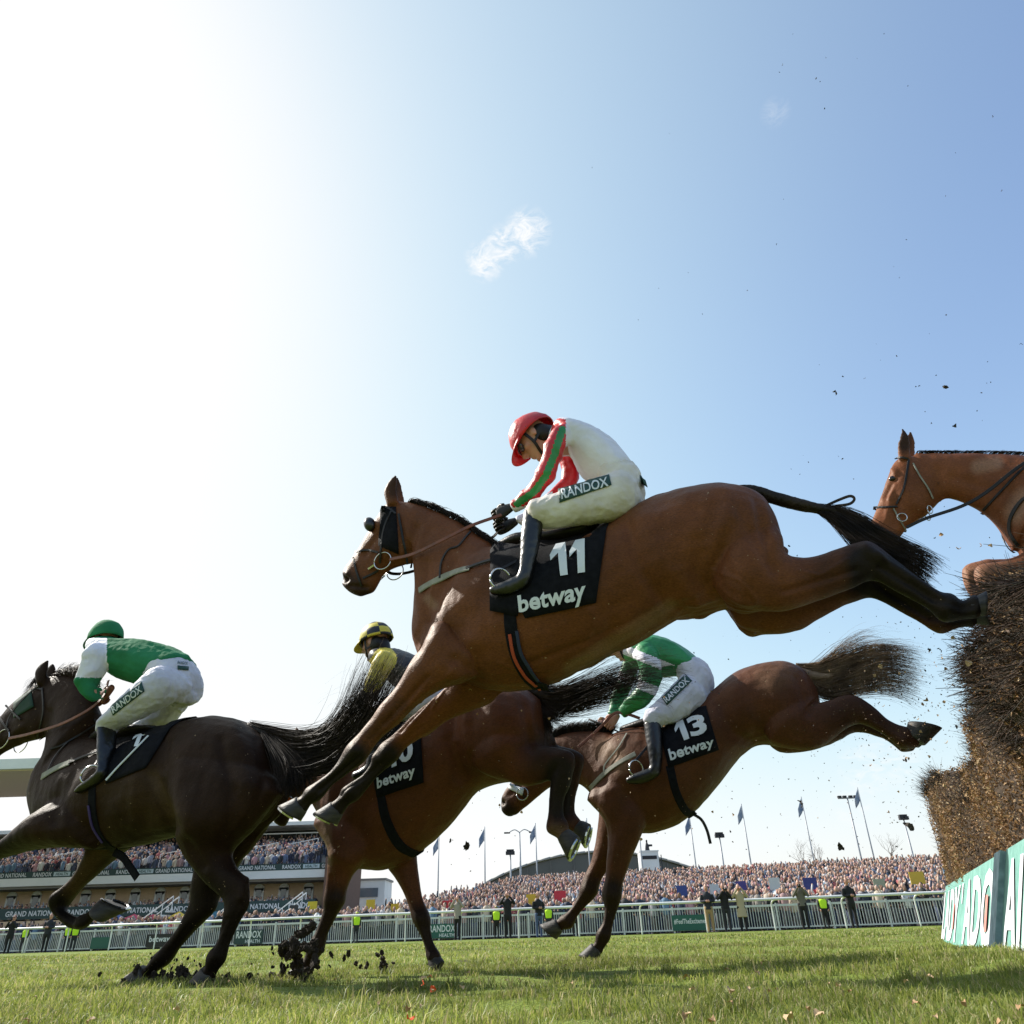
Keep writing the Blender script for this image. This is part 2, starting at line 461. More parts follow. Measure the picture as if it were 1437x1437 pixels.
def text_geo(txt, sub=1, off=.02):
    if txt in ('11', '13', '10', '1'):
        k = (txt, sub, off)
        if k in _tc: return _tc[k]
        V = []; F = []; x = 0
        for ch in txt:
            if ch == '1': v, f, w = np.array(ONE[0], float), ONE[1], .42
            else: v, f, _ = text_geo(ch, 0, off); w = .66
            v = v*A3(w, 1, 1)[:2]+A3(x, 0, 0)[:2]; o = sum(len(q) for q in V); V.append(v); F += [tuple(i+o for i in q) for q in f]; x += w+.10
        V = np.vstack(V); V[:, 0] /= V[:, 0].max()
        b = bmesh.new(); vs_ = [b.verts.new((p[0], p[1], 0)) for p in V]
        for f in F: b.faces.new([vs_[i] for i in f])
        bmesh.ops.triangulate(b, faces=b.faces)
        for _ in range(sub): bmesh.ops.subdivide_edges(b, edges=b.edges, cuts=1, use_grid_fill=True)
        bmesh.ops.triangulate(b, faces=b.faces); b.verts.index_update()
        V = np.array([(q.co.x, q.co.y) for q in b.verts]); F = [tuple(q.index for q in f.verts) for f in b.faces]; b.free()
        _tc[k] = (V, F, 1.0); return _tc[k]
    """triangulated letters normalised to a 0..1 box: verts (n,2), faces, aspect"""
    k = (txt, sub, off)
    if k in _tc: return _tc[k]
    cu = bpy.data.curves.new('t', 'FONT'); cu.body = txt; cu.offset = off; cu.resolution_u = 3; cu.space_character = 1.04
    o = bpy.data.objects.new('t', cu); COL.objects.link(o)
    dg = bpy.context.evaluated_depsgraph_get(); dg.update()
    me = bpy.data.meshes.new_from_object(o.evaluated_get(dg))
    bpy.data.objects.remove(o); bpy.data.curves.remove(cu)
    b = bmesh.new(); b.from_mesh(me); bmesh.ops.triangulate(b, faces=b.faces)
    for _ in range(sub): bmesh.ops.subdivide_edges(b, edges=b.edges, cuts=1, use_grid_fill=True)
    bmesh.ops.triangulate(b, faces=b.faces)
    V = np.array([(v.co.x, v.co.y) for v in b.verts]); F = [tuple(v.index for v in f.verts) for f in b.faces]
    b.verts.index_update(); b.free(); bpy.data.meshes.remove(me)
    lo, hi = V.min(0), V.max(0); asp = (hi[0]-lo[0])/(hi[1]-lo[1]); V = (V-lo)/(hi-lo)
    _tc[k] = (V, F, asp); return _tc[k]
def quadmap(uv, TL, TR, BR, BL):
    u, v = uv[:, :1], uv[:, 1:]
    TL, TR, BR, BL = map(lambda q: np.array(q, float), (TL, TR, BR, BL))
    return (BL*(1-u)+BR*u)*(1-v) + (TL*(1-u)+TR*u)*v
def text_on(B, P, txt, quad, off, material, parent, name='lettering', sub=2, s_fb=.2, tk=.02):
    V, F, _ = text_geo(txt, sub, tk)
    px = quadmap(V, *quad); pts = []
    h0 = None
    for x, y in px:
        h = hit(B, x, y, off)
        pts.append(h[0] if h else P.at(x, y, s_fb))
    return Geo().add(pts, F).obj(name, material, parent, smooth=False, recalc=False)
def patch_on(B, P, quad, off, material, parent, name, nu=10, nv=6, both=True, s_fb=.2, thick=.003):
    V = []; F = []
    for j in range(nv+1):
        for i in range(nu+1):
            x, y = quadmap(np.array([[i/nu, j/nv]]), *quad)[0]
            h = hit(B, x, y, off); V.append(h[0] if h else P.at(x, y, s_fb))
    for j in range(nv):
        for i in range(nu):
            a = j*(nu+1)+i; F.append((a, a+1, a+nu+2, a+nu+1))
    o = Geo().add(V, F).obj(name, material, parent, recalc=False)
    sm = o.modifiers.new('t', 'SOLIDIFY'); sm.thickness = thick; sm.offset = 0
    return o
def place_text(txt, O, X, Y, w, h, material, parent=None, name='lettering', sub=0, tk=.02):
    """flat lettering on a plane: origin O bottom-left, X / Y unit vectors"""
    V, F, _ = text_geo(txt, sub, tk)
    pts = np.asarray(O) + V[:, :1]*w*np.asarray(X) + V[:, 1:]*h*np.asarray(Y)
    return Geo().add(pts, F).obj(name, material, parent, smooth=False, recalc=False)

def strands(P, guides, n, name, material, parent, jit=.02, r0=.0012, segs=9, seed=1, fray=.35, wave=.02):
    """hair: guides = list of pixel polylines [(x,y,s),...]; strands run between neighbouring guides"""
    q = random.Random(seed); G = []
    for g in guides:
        G.append(cat([P.at(x, y, s) for x, y, s in g], 6))
    m = min(len(g) for g in G); G = [g[np.linspace(0, len(g)-1, 14).round().astype(int)] for g in G]
    geo = Geo(); V = []; F = []; o = 0
    for k in range(n):
        a = q.random()*(len(G)-1); i = min(int(a), len(G)-2) if len(G) > 1 else 0; f = a-i
        base = G[i]*(1-f)+G[min(i+1, len(G)-1)]*f
        L = 1-fray*q.random()**1.5
        t = np.linspace(0, L, segs+1)
        pts = np.array([np.interp(t*13, np.arange(14), base[:, c]) for c in range(3)]).T
        jv = np.array([q.gauss(0, 1) for _ in range(3)]); ph = q.random()*6; fr = q.uniform(2, 5); wv = np.array([q.gauss(0, 1) for _ in range(3)])
        pts += jv*jit*(.25+t[:, None]**1.3*1.3) + wv*wave*(np.sin(ph+t*fr)[:, None])*t[:, None]**.8
        r = r0*q.uniform(.7, 1.5)*(1-.75*t/L)
        tg = nrm(pts[-1]-pts[0]); x = nrm(np.cross(tg, A3(q.gauss(0, 1), q.gauss(0, 1), q.gauss(0, 1)))); y = np.cross(tg, x)
        ring = [x, -.5*x+.87*y, -.5*x-.87*y]
        for j in range(segs+1):
            for d in ring: V.append(pts[j]+d*r[j])
        for j in range(segs):
            b = o+j*3
            for c in range(3):
                d = (c+1) % 3; F.append((b+c, b+d, b+d+3, b+c+3))
        o += (segs+1)*3
    geo.add(V, F)
    return geo.obj(name, material, parent, recalc=False)

# ================================================================== ground and turf
def gz(x, y):
    x = np.asarray(x, float); y = np.asarray(y, float)
    z = .012*np.sin(x*1.9+1)*np.sin(y*1.3+.5) + .008*np.sin(x*4.3+y*2.1) + .006*np.sin(y*5.7-x*3.1+2)
    z = z*np.clip((40-y)/30, 0, 1)
    z = z + .05*np.exp(-((x-2.3)/1.0)**2-((y-4.0)/1.3)**2)
    return z-.012
def axis(a, b, d0, g):
    out = [a]; d = d0
    while out[-1] < b: out.append(out[-1]+d); d *= g
    return np.array(out)
ys = np.concatenate([axis(1.0, 14, .09, 1.004), axis(15, 2500, 1.0, 1.13)]); ys = np.concatenate([[-60, -20, -6, -1, .2], ys])
xp = axis(0, 10, .1, 1.006); xp = np.concatenate([xp, axis(xp[-1]+1, 2500, 1.0, 1.15)]); xs = np.concatenate([-xp[::-1][:-1], xp])
GX, GY = np.meshgrid(xs, ys); GZ = gz(GX, GY)
V = np.stack([GX, GY, GZ], -1).reshape(-1, 3); nx = len(xs)
F = [(j*nx+i, j*nx+i+1, (j+1)*nx+i+1, (j+1)*nx+i) for j in range(len(ys)-1) for i in range(nx-1)]
gm = bpy.data.materials.new('turf'); gm.use_nodes = True; t = gm.node_tree; b = t.nodes['Principled BSDF']
tcn = t.nodes.new('ShaderNodeTexCoord')
def tn(scale, det=6, vec=None):
    n = t.nodes.new('ShaderNodeTexNoise'); n.inputs['Scale'].default_value = scale; n.inputs['Detail'].default_value = det
    t.links.new(vec or tcn.outputs['Object'], n.inputs[0]); return n.outputs[0]
def tmix(f, a, b_, lo=.35, hi=.65):
    mr = t.nodes.new('ShaderNodeMapRange'); mr.inputs[1].default_value = lo; mr.inputs[2].default_value = hi; t.links.new(f, mr.inputs[0])
    mx = t.nodes.new('ShaderNodeMix'); mx.data_type = 'RGBA'
    for i, q in ((6, a), (7, b_)):
        if isinstance(q, tuple): mx.inputs[i].default_value = (*q, 1)
        else: t.links.new(q, mx.inputs[i])
    t.links.new(mr.outputs[0], mx.inputs[0]); return mx.outputs[2]
c = tmix(tn(1.2), (.14, .19, .03), (.19, .24, .045)); c = tmix(tn(22), c, (.22, .23, .08), .5, .8); c = tmix(tn(.35, 3), c, (.16, .21, .04), .4, .7)
c = tmix(tn(2.6, 5), c, (.045, .03, .018), .60, .70)
t.links.new(c, b.inputs['Base Color']); b.inputs['Roughness'].default_value = .9; b.inputs['Specular IOR Level'].default_value = .15
bp = t.nodes.new('ShaderNodeBump'); bp.inputs['Strength'].default_value = .8; bp.inputs['Distance'].default_value = .04; t.links.new(tn(45, 6), bp.inputs['Height']); t.links.new(bp.outputs[0], b.inputs['Normal'])
tag(Geo().add(V, F).obj('ground', gm, recalc=False), kind='structure')

def fast_mesh(name, V, loops, starts, totals, mats, smooth=False, colors=None, cname='cc'):
    me = bpy.data.meshes.new(name); me.vertices.add(len(V)); me.vertices.foreach_set('co', np.asarray(V, np.float32).ravel())
    me.loops.add(len(loops)); me.loops.foreach_set('vertex_index', np.asarray(loops, np.int32))
    me.polygons.add(len(starts)); me.polygons.foreach_set('loop_start', np.asarray(starts, np.int32)); 
    try: me.polygons.foreach_set('loop_total', np.asarray(totals, np.int32))
    except Exception: pass
    if smooth: me.polygons.foreach_set('use_smooth', np.ones(len(starts), bool))
    me.update(calc_edges=True)
    if colors is not None:
        at = me.color_attributes.new(cname, 'FLOAT_COLOR', 'POINT'); at.data.foreach_set('color', np.asarray(colors, np.float32).ravel())
    for m in mats: me.materials.append(m)
    return me

def blades(zones, seed=3):
    r = np.random.RandomState(seed); P_ = []
    for (y0, y1, n, h, w) in zones:
        u = r.rand(n); y = np.sqrt(y0*y0+(y1*y1-y0*y0)*u)
        x = (r.rand(n)*2-1)*(y*.92+.4)+.03*y
        # clumps: keep more where tuft noise is high
        tn_ = np.sin(x*7+np.sin(y*5)*2)*np.sin(y*9+np.sin(x*6)*2)+.6*np.sin(x*17+3)*np.sin(y*19)
        big = np.sin(x*2.3+np.sin(y*1.9)*1.5+1)*np.sin(y*2.7+np.sin(x*1.7)*1.2); keep = r.rand(n) < .60+.28*tn_+.14*big
        x, y, tn_ = x[keep], y[keep], tn_[keep]
        hh = h*(.45+.85*r.rand(len(x))**1.5)*(1+.55*tn_+.3*big[keep])
        long_ = r.rand(len(x)) < .03; hh[long_] *= 1.6
        P_.append(np.stack([x, y, hh, w*(.7+.6*r.rand(len(x)))], -1))
    P_ = np.concatenate(P_)
    # worn, muddy patches where hooves have cut the turf
    for (cx, cy, rad) in MUD:
        d = np.hypot(P_[:, 0]-cx, (P_[:, 1]-cy)); k = (d > rad) | (r.rand(len(P_)) < .15); P_ = P_[k]
    # longer tussocks
    T_ = []
    for _ in range(620):
        cy = r.uniform(1.5, 7.5); cx = r.uniform(-1, 1)*(cy*.9+.3); k = r.randint(16, 46); rad = r.uniform(.012, .05)
        T_.append(np.stack([cx+r.randn(k)*rad, cy+r.randn(k)*rad, r.uniform(.035, .07)*(.6+.5*r.rand(k)), np.full(k, .0035)], -1))
    P_ = np.concatenate([P_]+T_)
    n = len(P_); x, y, h, w = P_.T; z = gz(x, y)-.004
    a = r.rand(n)*2*np.pi; lean = .2+.9*r.rand(n)**1.2; la = r.rand(n)*2*np.pi
    dx, dy = np.cos(la)*lean*h, np.sin(la)*lean*h; wx, wy = np.cos(a)*w/2, np.sin(a)*w/2
    V = np.empty((n, 5, 3))
    V[:, 0] = np.stack([x-wx, y-wy, z], -1); V[:, 1] = np.stack([x+wx, y+wy, z], -1)
    mx_, my_ = x+dx*.35, y+dy*.35
    V[:, 2] = np.stack([mx_+wx*.8, my_+wy*.8, z+h*.6], -1); V[:, 3] = np.stack([mx_-wx*.8, my_-wy*.8, z+h*.6], -1)
    V[:, 4] = np.stack([x+dx, y+dy, z+h*(1-.3*lean)], -1)
    base = np.arange(n)[:, None]*5
    loops = (base+np.array([0, 1, 2, 3, 3, 2, 4])).ravel(); starts = (np.arange(n)[:, None]*7+np.array([0, 4])).ravel(); totals = np.tile([4, 3], n)
    g1, g2, st = np.array([.14, .19, .028]), np.array([.34, .36, .09]), np.array([.50, .43, .22])
    f = r.rand(n)[:, None]; C = g1*(1-f)+g2*f; s = (r.rand(n) < .18); C[s] = st*(.6+.5*r.rand(s.sum())[:, None])
    patch = (np.sin(x*1.1+2)*np.sin(y*.8+1)+np.sin(x*2.7)*np.sin(y*2.3))[:, None]; C = C*(1+.22*patch)
    CC = np.ones((n, 5, 4)); CC[:, :, :3] = C[:, None, :]
    return fast_mesh('grass', V.reshape(-1, 3), loops, starts, totals, [GRM], colors=CC.reshape(-1, 4))
GRM = bpy.data.materials.new('grass_blade'); GRM.use_nodes = True; t = GRM.node_tree; b = t.nodes['Principled BSDF']
a_ = t.nodes.new('ShaderNodeAttribute'); a_.attribute_name = 'cc'; t.links.new(a_.outputs['Color'], b.inputs['Base Color'])
b.inputs['Roughness'].default_value = .5; b.inputs['Specular IOR Level'].default_value = .35
tr = t.nodes.new('ShaderNodeBsdfTranslucent'); t.links.new(a_.outputs['Color'], tr.inputs[0]); ms = t.nodes.new('ShaderNodeMixShader'); ms.inputs[0].default_value = .45
t.links.new(b.outputs[0], ms.inputs[1]); t.links.new(tr.outputs[0], ms.inputs[2]); t.links.new(ms.outputs[0], t.nodes['Material Output'].inputs[0])
_rm = random.Random(4)
MUD = [(_rm.uniform(-5, 5), _rm.uniform(1.9, 8), _rm.uniform(.05, .2)) for _ in range(150)] + [tuple(on_ground(x, y)[:2])+(r_,) for x, y, r_ in ((200, 1388, .28), (290, 1390, .22), (420, 1385, .35), (520, 1372, .3), (610, 1372, .16), (790, 1378, .16), (1240, 1362, .10), (830, 1362, .2), (740, 1400, .05))]
tag(link(blades([(1.4, 3.2, 190000, .027, .0027), (3.2, 6, 200000, .028, .0038), (6, 12, 140000, .031, .0065), (12, 26, 90000, .04, .016)]), 'grass'), 'short green racecourse turf with yellowed stems and hoof-cut patches', 'grass', kind='stuff')

# ------------------------------------------------------------------ animals
def hoof_geo(P, g, c, toe, r, s, shoe=True, gs=None, ds=0, flip=False):
    """c = coronet centre px, toe = sole centre px, r = half width px"""
    C, T = P.at(c[0], c[1], s), P.at(toe[0], toe[1], s) + P.n*ds
    ax = nrm(T-C); lat = P.n; fwd = nrm(np.cross(lat, ax))
    rm = np.linalg.norm(P.at(c[0]+r, c[1], s)-C)
    if (fwd@P.h < 0) != flip: fwd = -fwd
    L = np.linalg.norm(T-C)
    secs = [(C-ax*.012, fwd*rm*.74, lat*rm*.74), (C+ax*L*.15, fwd*rm*.86+ax*rm*.1, lat*rm*.84), (T+fwd*rm*.10, fwd*rm*1.12+ax*rm*.42, lat*rm*1.0)]
    g.loft(secs, seg=20, sub=4, caps=(.2, .04))
    if gs is not None:
        th = np.linspace(R(35), R(325), 16)
        fw2 = nrm(fwd*1.12+ax*.42); ax = nrm(ax-fw2*(ax@fw2)); pts = [T+fwd*rm*.10+ax*.006 + (-fw2*math.cos(a)*rm*1.05 + lat*math.sin(a)*rm*.88) for a in th]
        gs.ribbon(pts, [ax]*16, rm*.34, .008)

def leg_strokes(lg):
    """tendon grooves and joint knuckles for the lower leg"""
    s = lg[-1][3]; lo, hi = (s-.02, s+.3) if s > 0 else (s-.3, s+.14)
    out = []; n = len(lg)
    for i in range(1, n-1):
        x, y, r = lg[i][:3]
        if r <= 24 and r >= lg[i-1][2]-1.5 and r > lg[i+1][2]: out.append(([(x, y)], r*.55, .006, lo, hi))
    low = [p for p in lg if p[2] < 20]
    if len(low) > 2:
        poly = []; poly2 = []
        for i, p in enumerate(low):
            a, b = low[max(i-1, 0)], low[min(i+1, len(low)-1)]; d = np.array([b[0]-a[0], b[1]-a[1]], float); d /= max(np.linalg.norm(d), 1e-6)
            poly.append((p[0]+d[1]*p[2]*.22, p[1]-d[0]*p[2]*.22)); poly2.append((p[0]-d[1]*p[2]*.45, p[1]+d[0]*p[2]*.45))
        out.append((poly, low[-1][2]*.26, -.0055, lo, hi)); out.append((poly2, low[-1][2]*.25, .003, lo, hi))
    return out

def organic(me, P, amp=.0045):
    v = getv(me); n = getn(me); out = v.copy(); h = Vector(P.h)
    for i in range(len(v)):
        p = Vector(v[i]); q = p*7; out[i] = v[i]+n[i]*(amp*noise.noise(q)+amp*.7*noise.noise(Vector((q.x*2.6, q.y*2.6, q.z*1.1))))
    setv(me, out)

def bony(lg):
    """thicken knees, hocks and fetlocks, thin the cannon between them"""
    out = [lg[0]]
    for i in range(1, len(lg)-1):
        p = list(lg[i]); r = p[2]
        if r < 24 and r >= lg[i-1][2]-1.6 and r >= lg[i+1][2]+1: p[2] = r*1.10
        elif r < 18 and r <= lg[i-1][2] and r <= lg[i+1][2]: p[2] = r*.90
        out.append(tuple(p))
    return out+[lg[-1]]
def make_horse(name, label, P, secs, neck, head, legs, ears, hooves, coat, strokes=(), marks=(), vox=.012, group='racehorses jumping and galloping', extra=None, smooth=6):
    legs = [bony(l) for l in legs]; strokes = [(q[0], q[1], q[2]*1.9)+tuple(q[3:]) for q in strokes]
    g = Geo()
    for chain, cp2 in ((secs, (.6, .15)), (neck, (.6, .6)), (head, (.6, .6))):
        if chain: g.loft([sect(P, *c) for c in chain], seg=26, sub=4, caps=cp2)
    for lg in legs: g.loft(limb(P, lg), seg=16, sub=4, caps=(.7, .7))
    for e in ears: g.loft(limb(P, e), seg=12, sub=3, caps=(.5, .8))
    for e in (extra or []): g.loft([sect(P, *c) for c in e], seg=20, sub=4, caps=(.7, .7))
    me = remesh(g, vox, smooth)
    sculpt(me, P, strokes)
    for i, lg in enumerate(legs): sculpt(me, P, leg_strokes(lg), sym=False)
    organic(me, P)
    paint(me, P, marks)
    me.materials.append(coat)
    me.polygons.foreach_set('use_smooth', [True]*len(me.polygons)); me.name = name
    o = link(me, name); tag(o, label, 'horse', group)
    B = bvh(me)
    for (c, toe, r, s, shoe, *ds) in hooves:
        gh = Geo(); gs = Geo() if shoe else None
        hoof_geo(P, gh, c, toe, r, s, shoe, gs, *ds)
        ho = gh.obj('hoof', MT['hoof'], o)
        if shoe: gs.obj('horseshoe', MT['steel'], ho, smooth=False)
    return o, B

def straps(B, P, polys, w, material, parent, name, off=.004, thick=.004, mirror=True, s_fb=.1):
    for poly in polys:
        pts, ns = path_on(B, P, poly, off, 6, s_fb)
        Geo().ribbon(pts, ns, w, thick).obj(name, material, parent, smooth=False)
        if mirror: Geo().ribbon(P.mirror(pts), ns - 2*np.outer(ns@P.n, P.n), w, thick).obj(name, material, parent, smooth=False)
def free_ribbon(P, pts, w, thick, material, parent, name, both=False):
    """pts = [(x, y, s)] in the air"""
    q = cat([P.at(*p) for p in pts], 6); ns = [P.n]*len(q)
    g = Geo().ribbon(q, ns, w, thick)
    if both: g.ribbon(P.mirror(q), ns, w, thick)
    return g.obj(name, material, parent, smooth=False)
def ring(P, c, r, s, material, parent, name, tr=.004, mirror=True, tilt=1.0):
    C = P.at(*c, s); rm = np.linalg.norm(P.at(c[0]+r, c[1], s)-C)
    g = Geo(); up = A3(0, 0, 1)
    th = np.linspace(0, 2*math.pi, 25)
    pts = np.array([C+P.h*math.cos(a)*rm*tilt+up*math.sin(a)*rm for a in th])
    if mirror: Geo().tube(P.mirror(pts), tr, 6).obj(name, material, parent)
    return g.tube(pts, tr, 6).obj(name, material, parent)
def eye(B, P, x, y, r, parent):
    h = hit(B, x, y, -.011)
    if not h: return
    for c in (h[0], P.mirror(h[0])):
        Geo().ell(c, (P.h*r*1.15, P.n*r*.75, A3(0, 0, r*.85))).obj('eye', MT['eye'], parent)
def saddle_cloth(B, P, TL, TR, BR, BL, parent, off=.010, nu=14, nv=10, s_top=.0):
    """black number cloth: near side laid on the body, over the back, mirrored far side"""
    rows = []
    for j in range(nv+1):
        row = []
        for i in range(nu+1):
            x, y = quadmap(np.array([[i/nu, j/nv]]), TL, TR, BR, BL)[0]
            h = hit(B, x, y, off)
            row.append(h[0] if h else None)
        rows.append(row)
    for j in range(nv+1):      # fill rays that pass above the back
        for i in range(nu+1):
            if rows[j][i] is None:
                x, y = quadmap(np.array([[i/nu, j/nv]]), TL, TR, BR, BL)[0]
                k = j
                while k > 0 and rows[k][i] is None: k -= 1
                s = P.s(rows[k][i])*(.55 if rows[k][i] is not None else 1) if rows[k][i] is not None else .1
                rows[j][i] = P.at(x, y, s)
    near = [np.array(r) for r in rows]
    far = [P.mirror(r) for r in near]
    top = near[-1]; ftop = far[-1]; mid = []
    for t in (.25, .5, .75):
        m = top*(1-t)+ftop*t; w = np.linalg.norm(top-ftop, axis=1)
        m[:, 2] += w*.28*math.sin(math.pi*t); mid.append(m)
    allr = near + mid + far[::-1]
    V = np.vstack(allr); F = []
    for j in range(len(allr)-1):
        for i in range(nu):
            a = j*(nu+1)+i; F.append((a, a+1, a+nu+2, a+nu+1))
    o = Geo().add(V, F).obj('saddle_cloth', MT['black_cloth'], parent, recalc=True)
    o.modifiers.new('t', 'SOLIDIFY').thickness = .004
    return o

# ---- people in the saddle
def head_parts(Cn, fwd, up, sc=1.0):
    """skin geometry of a head: Cn centre, fwd = where the face looks, up = crown"""
    f = nrm(fwd); u = nrm(np.asarray(up)-f*(np.asarray(up)@f)); l = np.cross(u, f)
    g = Geo(); k = sc
    def p(a, b, c): return Cn+(f*a+l*b+u*c)*k
    def s(c, a, b): return (c, f*a*k, l*b*k)
    g.loft([s(p(-.005, 0, .10), .055, .045), s(p(-.005, 0, .07), .088, .068), s(p(0, 0, .02), .096, .076), s(p(.006, 0, -.02), .088, .070), s(p(.018, 0, -.065), .070, .056), s(p(.03, 0, -.1), .048, .038), s(p(.035, 0, -.112), .03, .026)], seg=18, sub=3)
    g.loft([s(p(-.03, 0, -.03), .055, .055), s(p(-.045, 0, -.10), .052, .054), s(p(-.06, 0, -.16), .056, .06)], seg=14, sub=3)
    # nose
    g.loft([(p(.088, 0, .022), f*.010*k, l*.008*k), (p(.102, 0, -.005), f*.014*k, l*.011*k), (p(.108, 0, -.024), f*.018*k, l*.018*k), (p(.094, 0, -.036), f*.012*k, l*.016*k)], seg=10, sub=3)
    g.ell(p(.086, 0, .03), (f*.014*k, l*.045*k, u*.010*k))          # brow
    g.ell(p(.084, 0, -.056), (f*.014*k, l*.026*k, u*.007*k)); g.ell(p(.082, 0, -.068), (f*.013*k, l*.022*k, u*.008*k))   # lips
    g.ell(p(.072, 0, -.098), (f*.018*k, l*.022*k, u*.016*k))
    for q in (-1, 1):
        g.ell(p(.062, q*.042, -.02), (f*.025*k, l*.02*k, u*.022*k))
        g.ell(p(-.008, q*.078, -.005), (f*.019*k, l*.007*k, u*.032*k))
    return g, f, l, u, p

def hand_geo(C, fwd, up, lat, sc=1.0, curl=1.0):
    """a closed riding hand: palm, four unequal curled fingers and a thumb. fwd = knuckle direction"""
    g = Geo(); f, u, l = nrm(fwd), nrm(up), nrm(lat); k = sc
    g.loft([(C-f*.045*k, u*.026*k, l*.018*k), (C, u*.04*k, l*.016*k), (C+f*.035*k, u*.042*k, l*.014*k)], seg=12, sub=3)
    for i, L in enumerate((.92, 1.0, .95, .78)):
        b = C+f*.035*k+u*(.032-.021*i)*k
        pts = [b, b+f*.03*L*k-l*.006*k, b+f*.036*L*k-l*.032*L*k, b+f*.008*k-l*.044*L*k, b-f*.012*k-l*.030*k]
        g.tube(cat(pts, 3), [.0098*k*(1-.2*t) for t in np.linspace(0, 1, 13)], 8)
    b = C-f*.01*k+u*.036*k
    g.tube(cat([b, b+u*.014*k+f*.02*k-l*.012*k, b+u*.006*k+f*.045*k-l*.022*k], 4), [.0125*k*(1-.25*t) for t in np.linspace(0, 1, 9)], 8)
    return g

def helmet_parts(p, f, l, u, k, mats, parent, panels=None, bobble=True, peak_mat=None):
    """skull cap with silk cover, peak, chin strap"""
    # dome
    c = p(-.012, 0, .035); V = []; F = []; FM = []
    NR, NS = 12, 24
    for i in range(NR+1):
        ph = R(97)*i/NR
        for j in range(NS):
            th = 2*math.pi*j/NS
            rr = math.sin(ph); z = math.cos(ph)
            dip = -.012*(1-math.cos(th))/2*rr
            V.append(c + (f*.131*rr*math.cos(th) + l*.107*rr*math.sin(th) + u*(.127*z+dip))*k)
    for i in range(NR):
        for j in range(NS):
            a, b = i*NS+j, i*NS+(j+1) % NS
            F.append((a, b, b+NS, a+NS)); FM.append(panels(i, j) if panels else 0)
    me = Geo().add(V, F); me.m = FM
    h = me.obj('helmet', mats, parent)
    crumple(h.data, .005, 16, None, 4); h.modifiers.new('t', 'SOLIDIFY').thickness = .006
    me_ = h.data
    # peak
    V = []; F = []; n = 14
    for i in range(n+1):
        th = R(-62+124*i/n)
        base = c + (f*.120*math.cos(th)+l*.100*math.sin(th)+u*.002)*k
        ext = .072*math.cos(th*1.2)**.6 if abs(th*1.2) < math.pi/2 else .0
        out = base + (f*ext*1.0 + l*math.sin(th)*.012 - u*(.022+.012*math.cos(th)))*k
        V += [base, (base+out)/2+u*.006*k, out]
    for i in range(n):
        a = i*3; F += [(a, a+3, a+4, a+1), (a+1, a+4, a+5, a+2)]
    pk = Geo().add(V, F).obj('peak', peak_mat or mats[0], h); pk.modifiers.new('t', 'SOLIDIFY').thickness = .005
    g = Geo()
    for q in (-1, 1):
        g.ribbon(cat([p(.03, q*.083, .02), p(.035, q*.078, -.05), p(.05, q*.05, -.10), p(.05, 0, -.118)], 4), [l*q]*13, .016*k, .003)
        g.ribbon(cat([p(-.05, q*.075, .0), p(-.02, q*.080, -.04), p(.035, q*.079, -.055)], 4), [l*q]*9, .016*k, .003)
    g.obj('chin_strap', MT['leather'], h, smooth=False)
    g = Geo()
    g.ribbon(cat([p(-.1, .06, .03), p(-.02, .098, .035), p(.06, .082, .028), p(.105, .03, .024), p(.105, -.03, .024), p(.06, -.082, .028), p(-.02, -.098, .035), p(-.1, -.06, .03)], 4), [f]*29, .02*k, .004)
    for q in (-1, 1): g.ell(p(.088, q*.034, .012), (f*.018*k, l*.034*k, u*.024*k))
    g.obj('goggles', MT['gog'], parent)
    return h

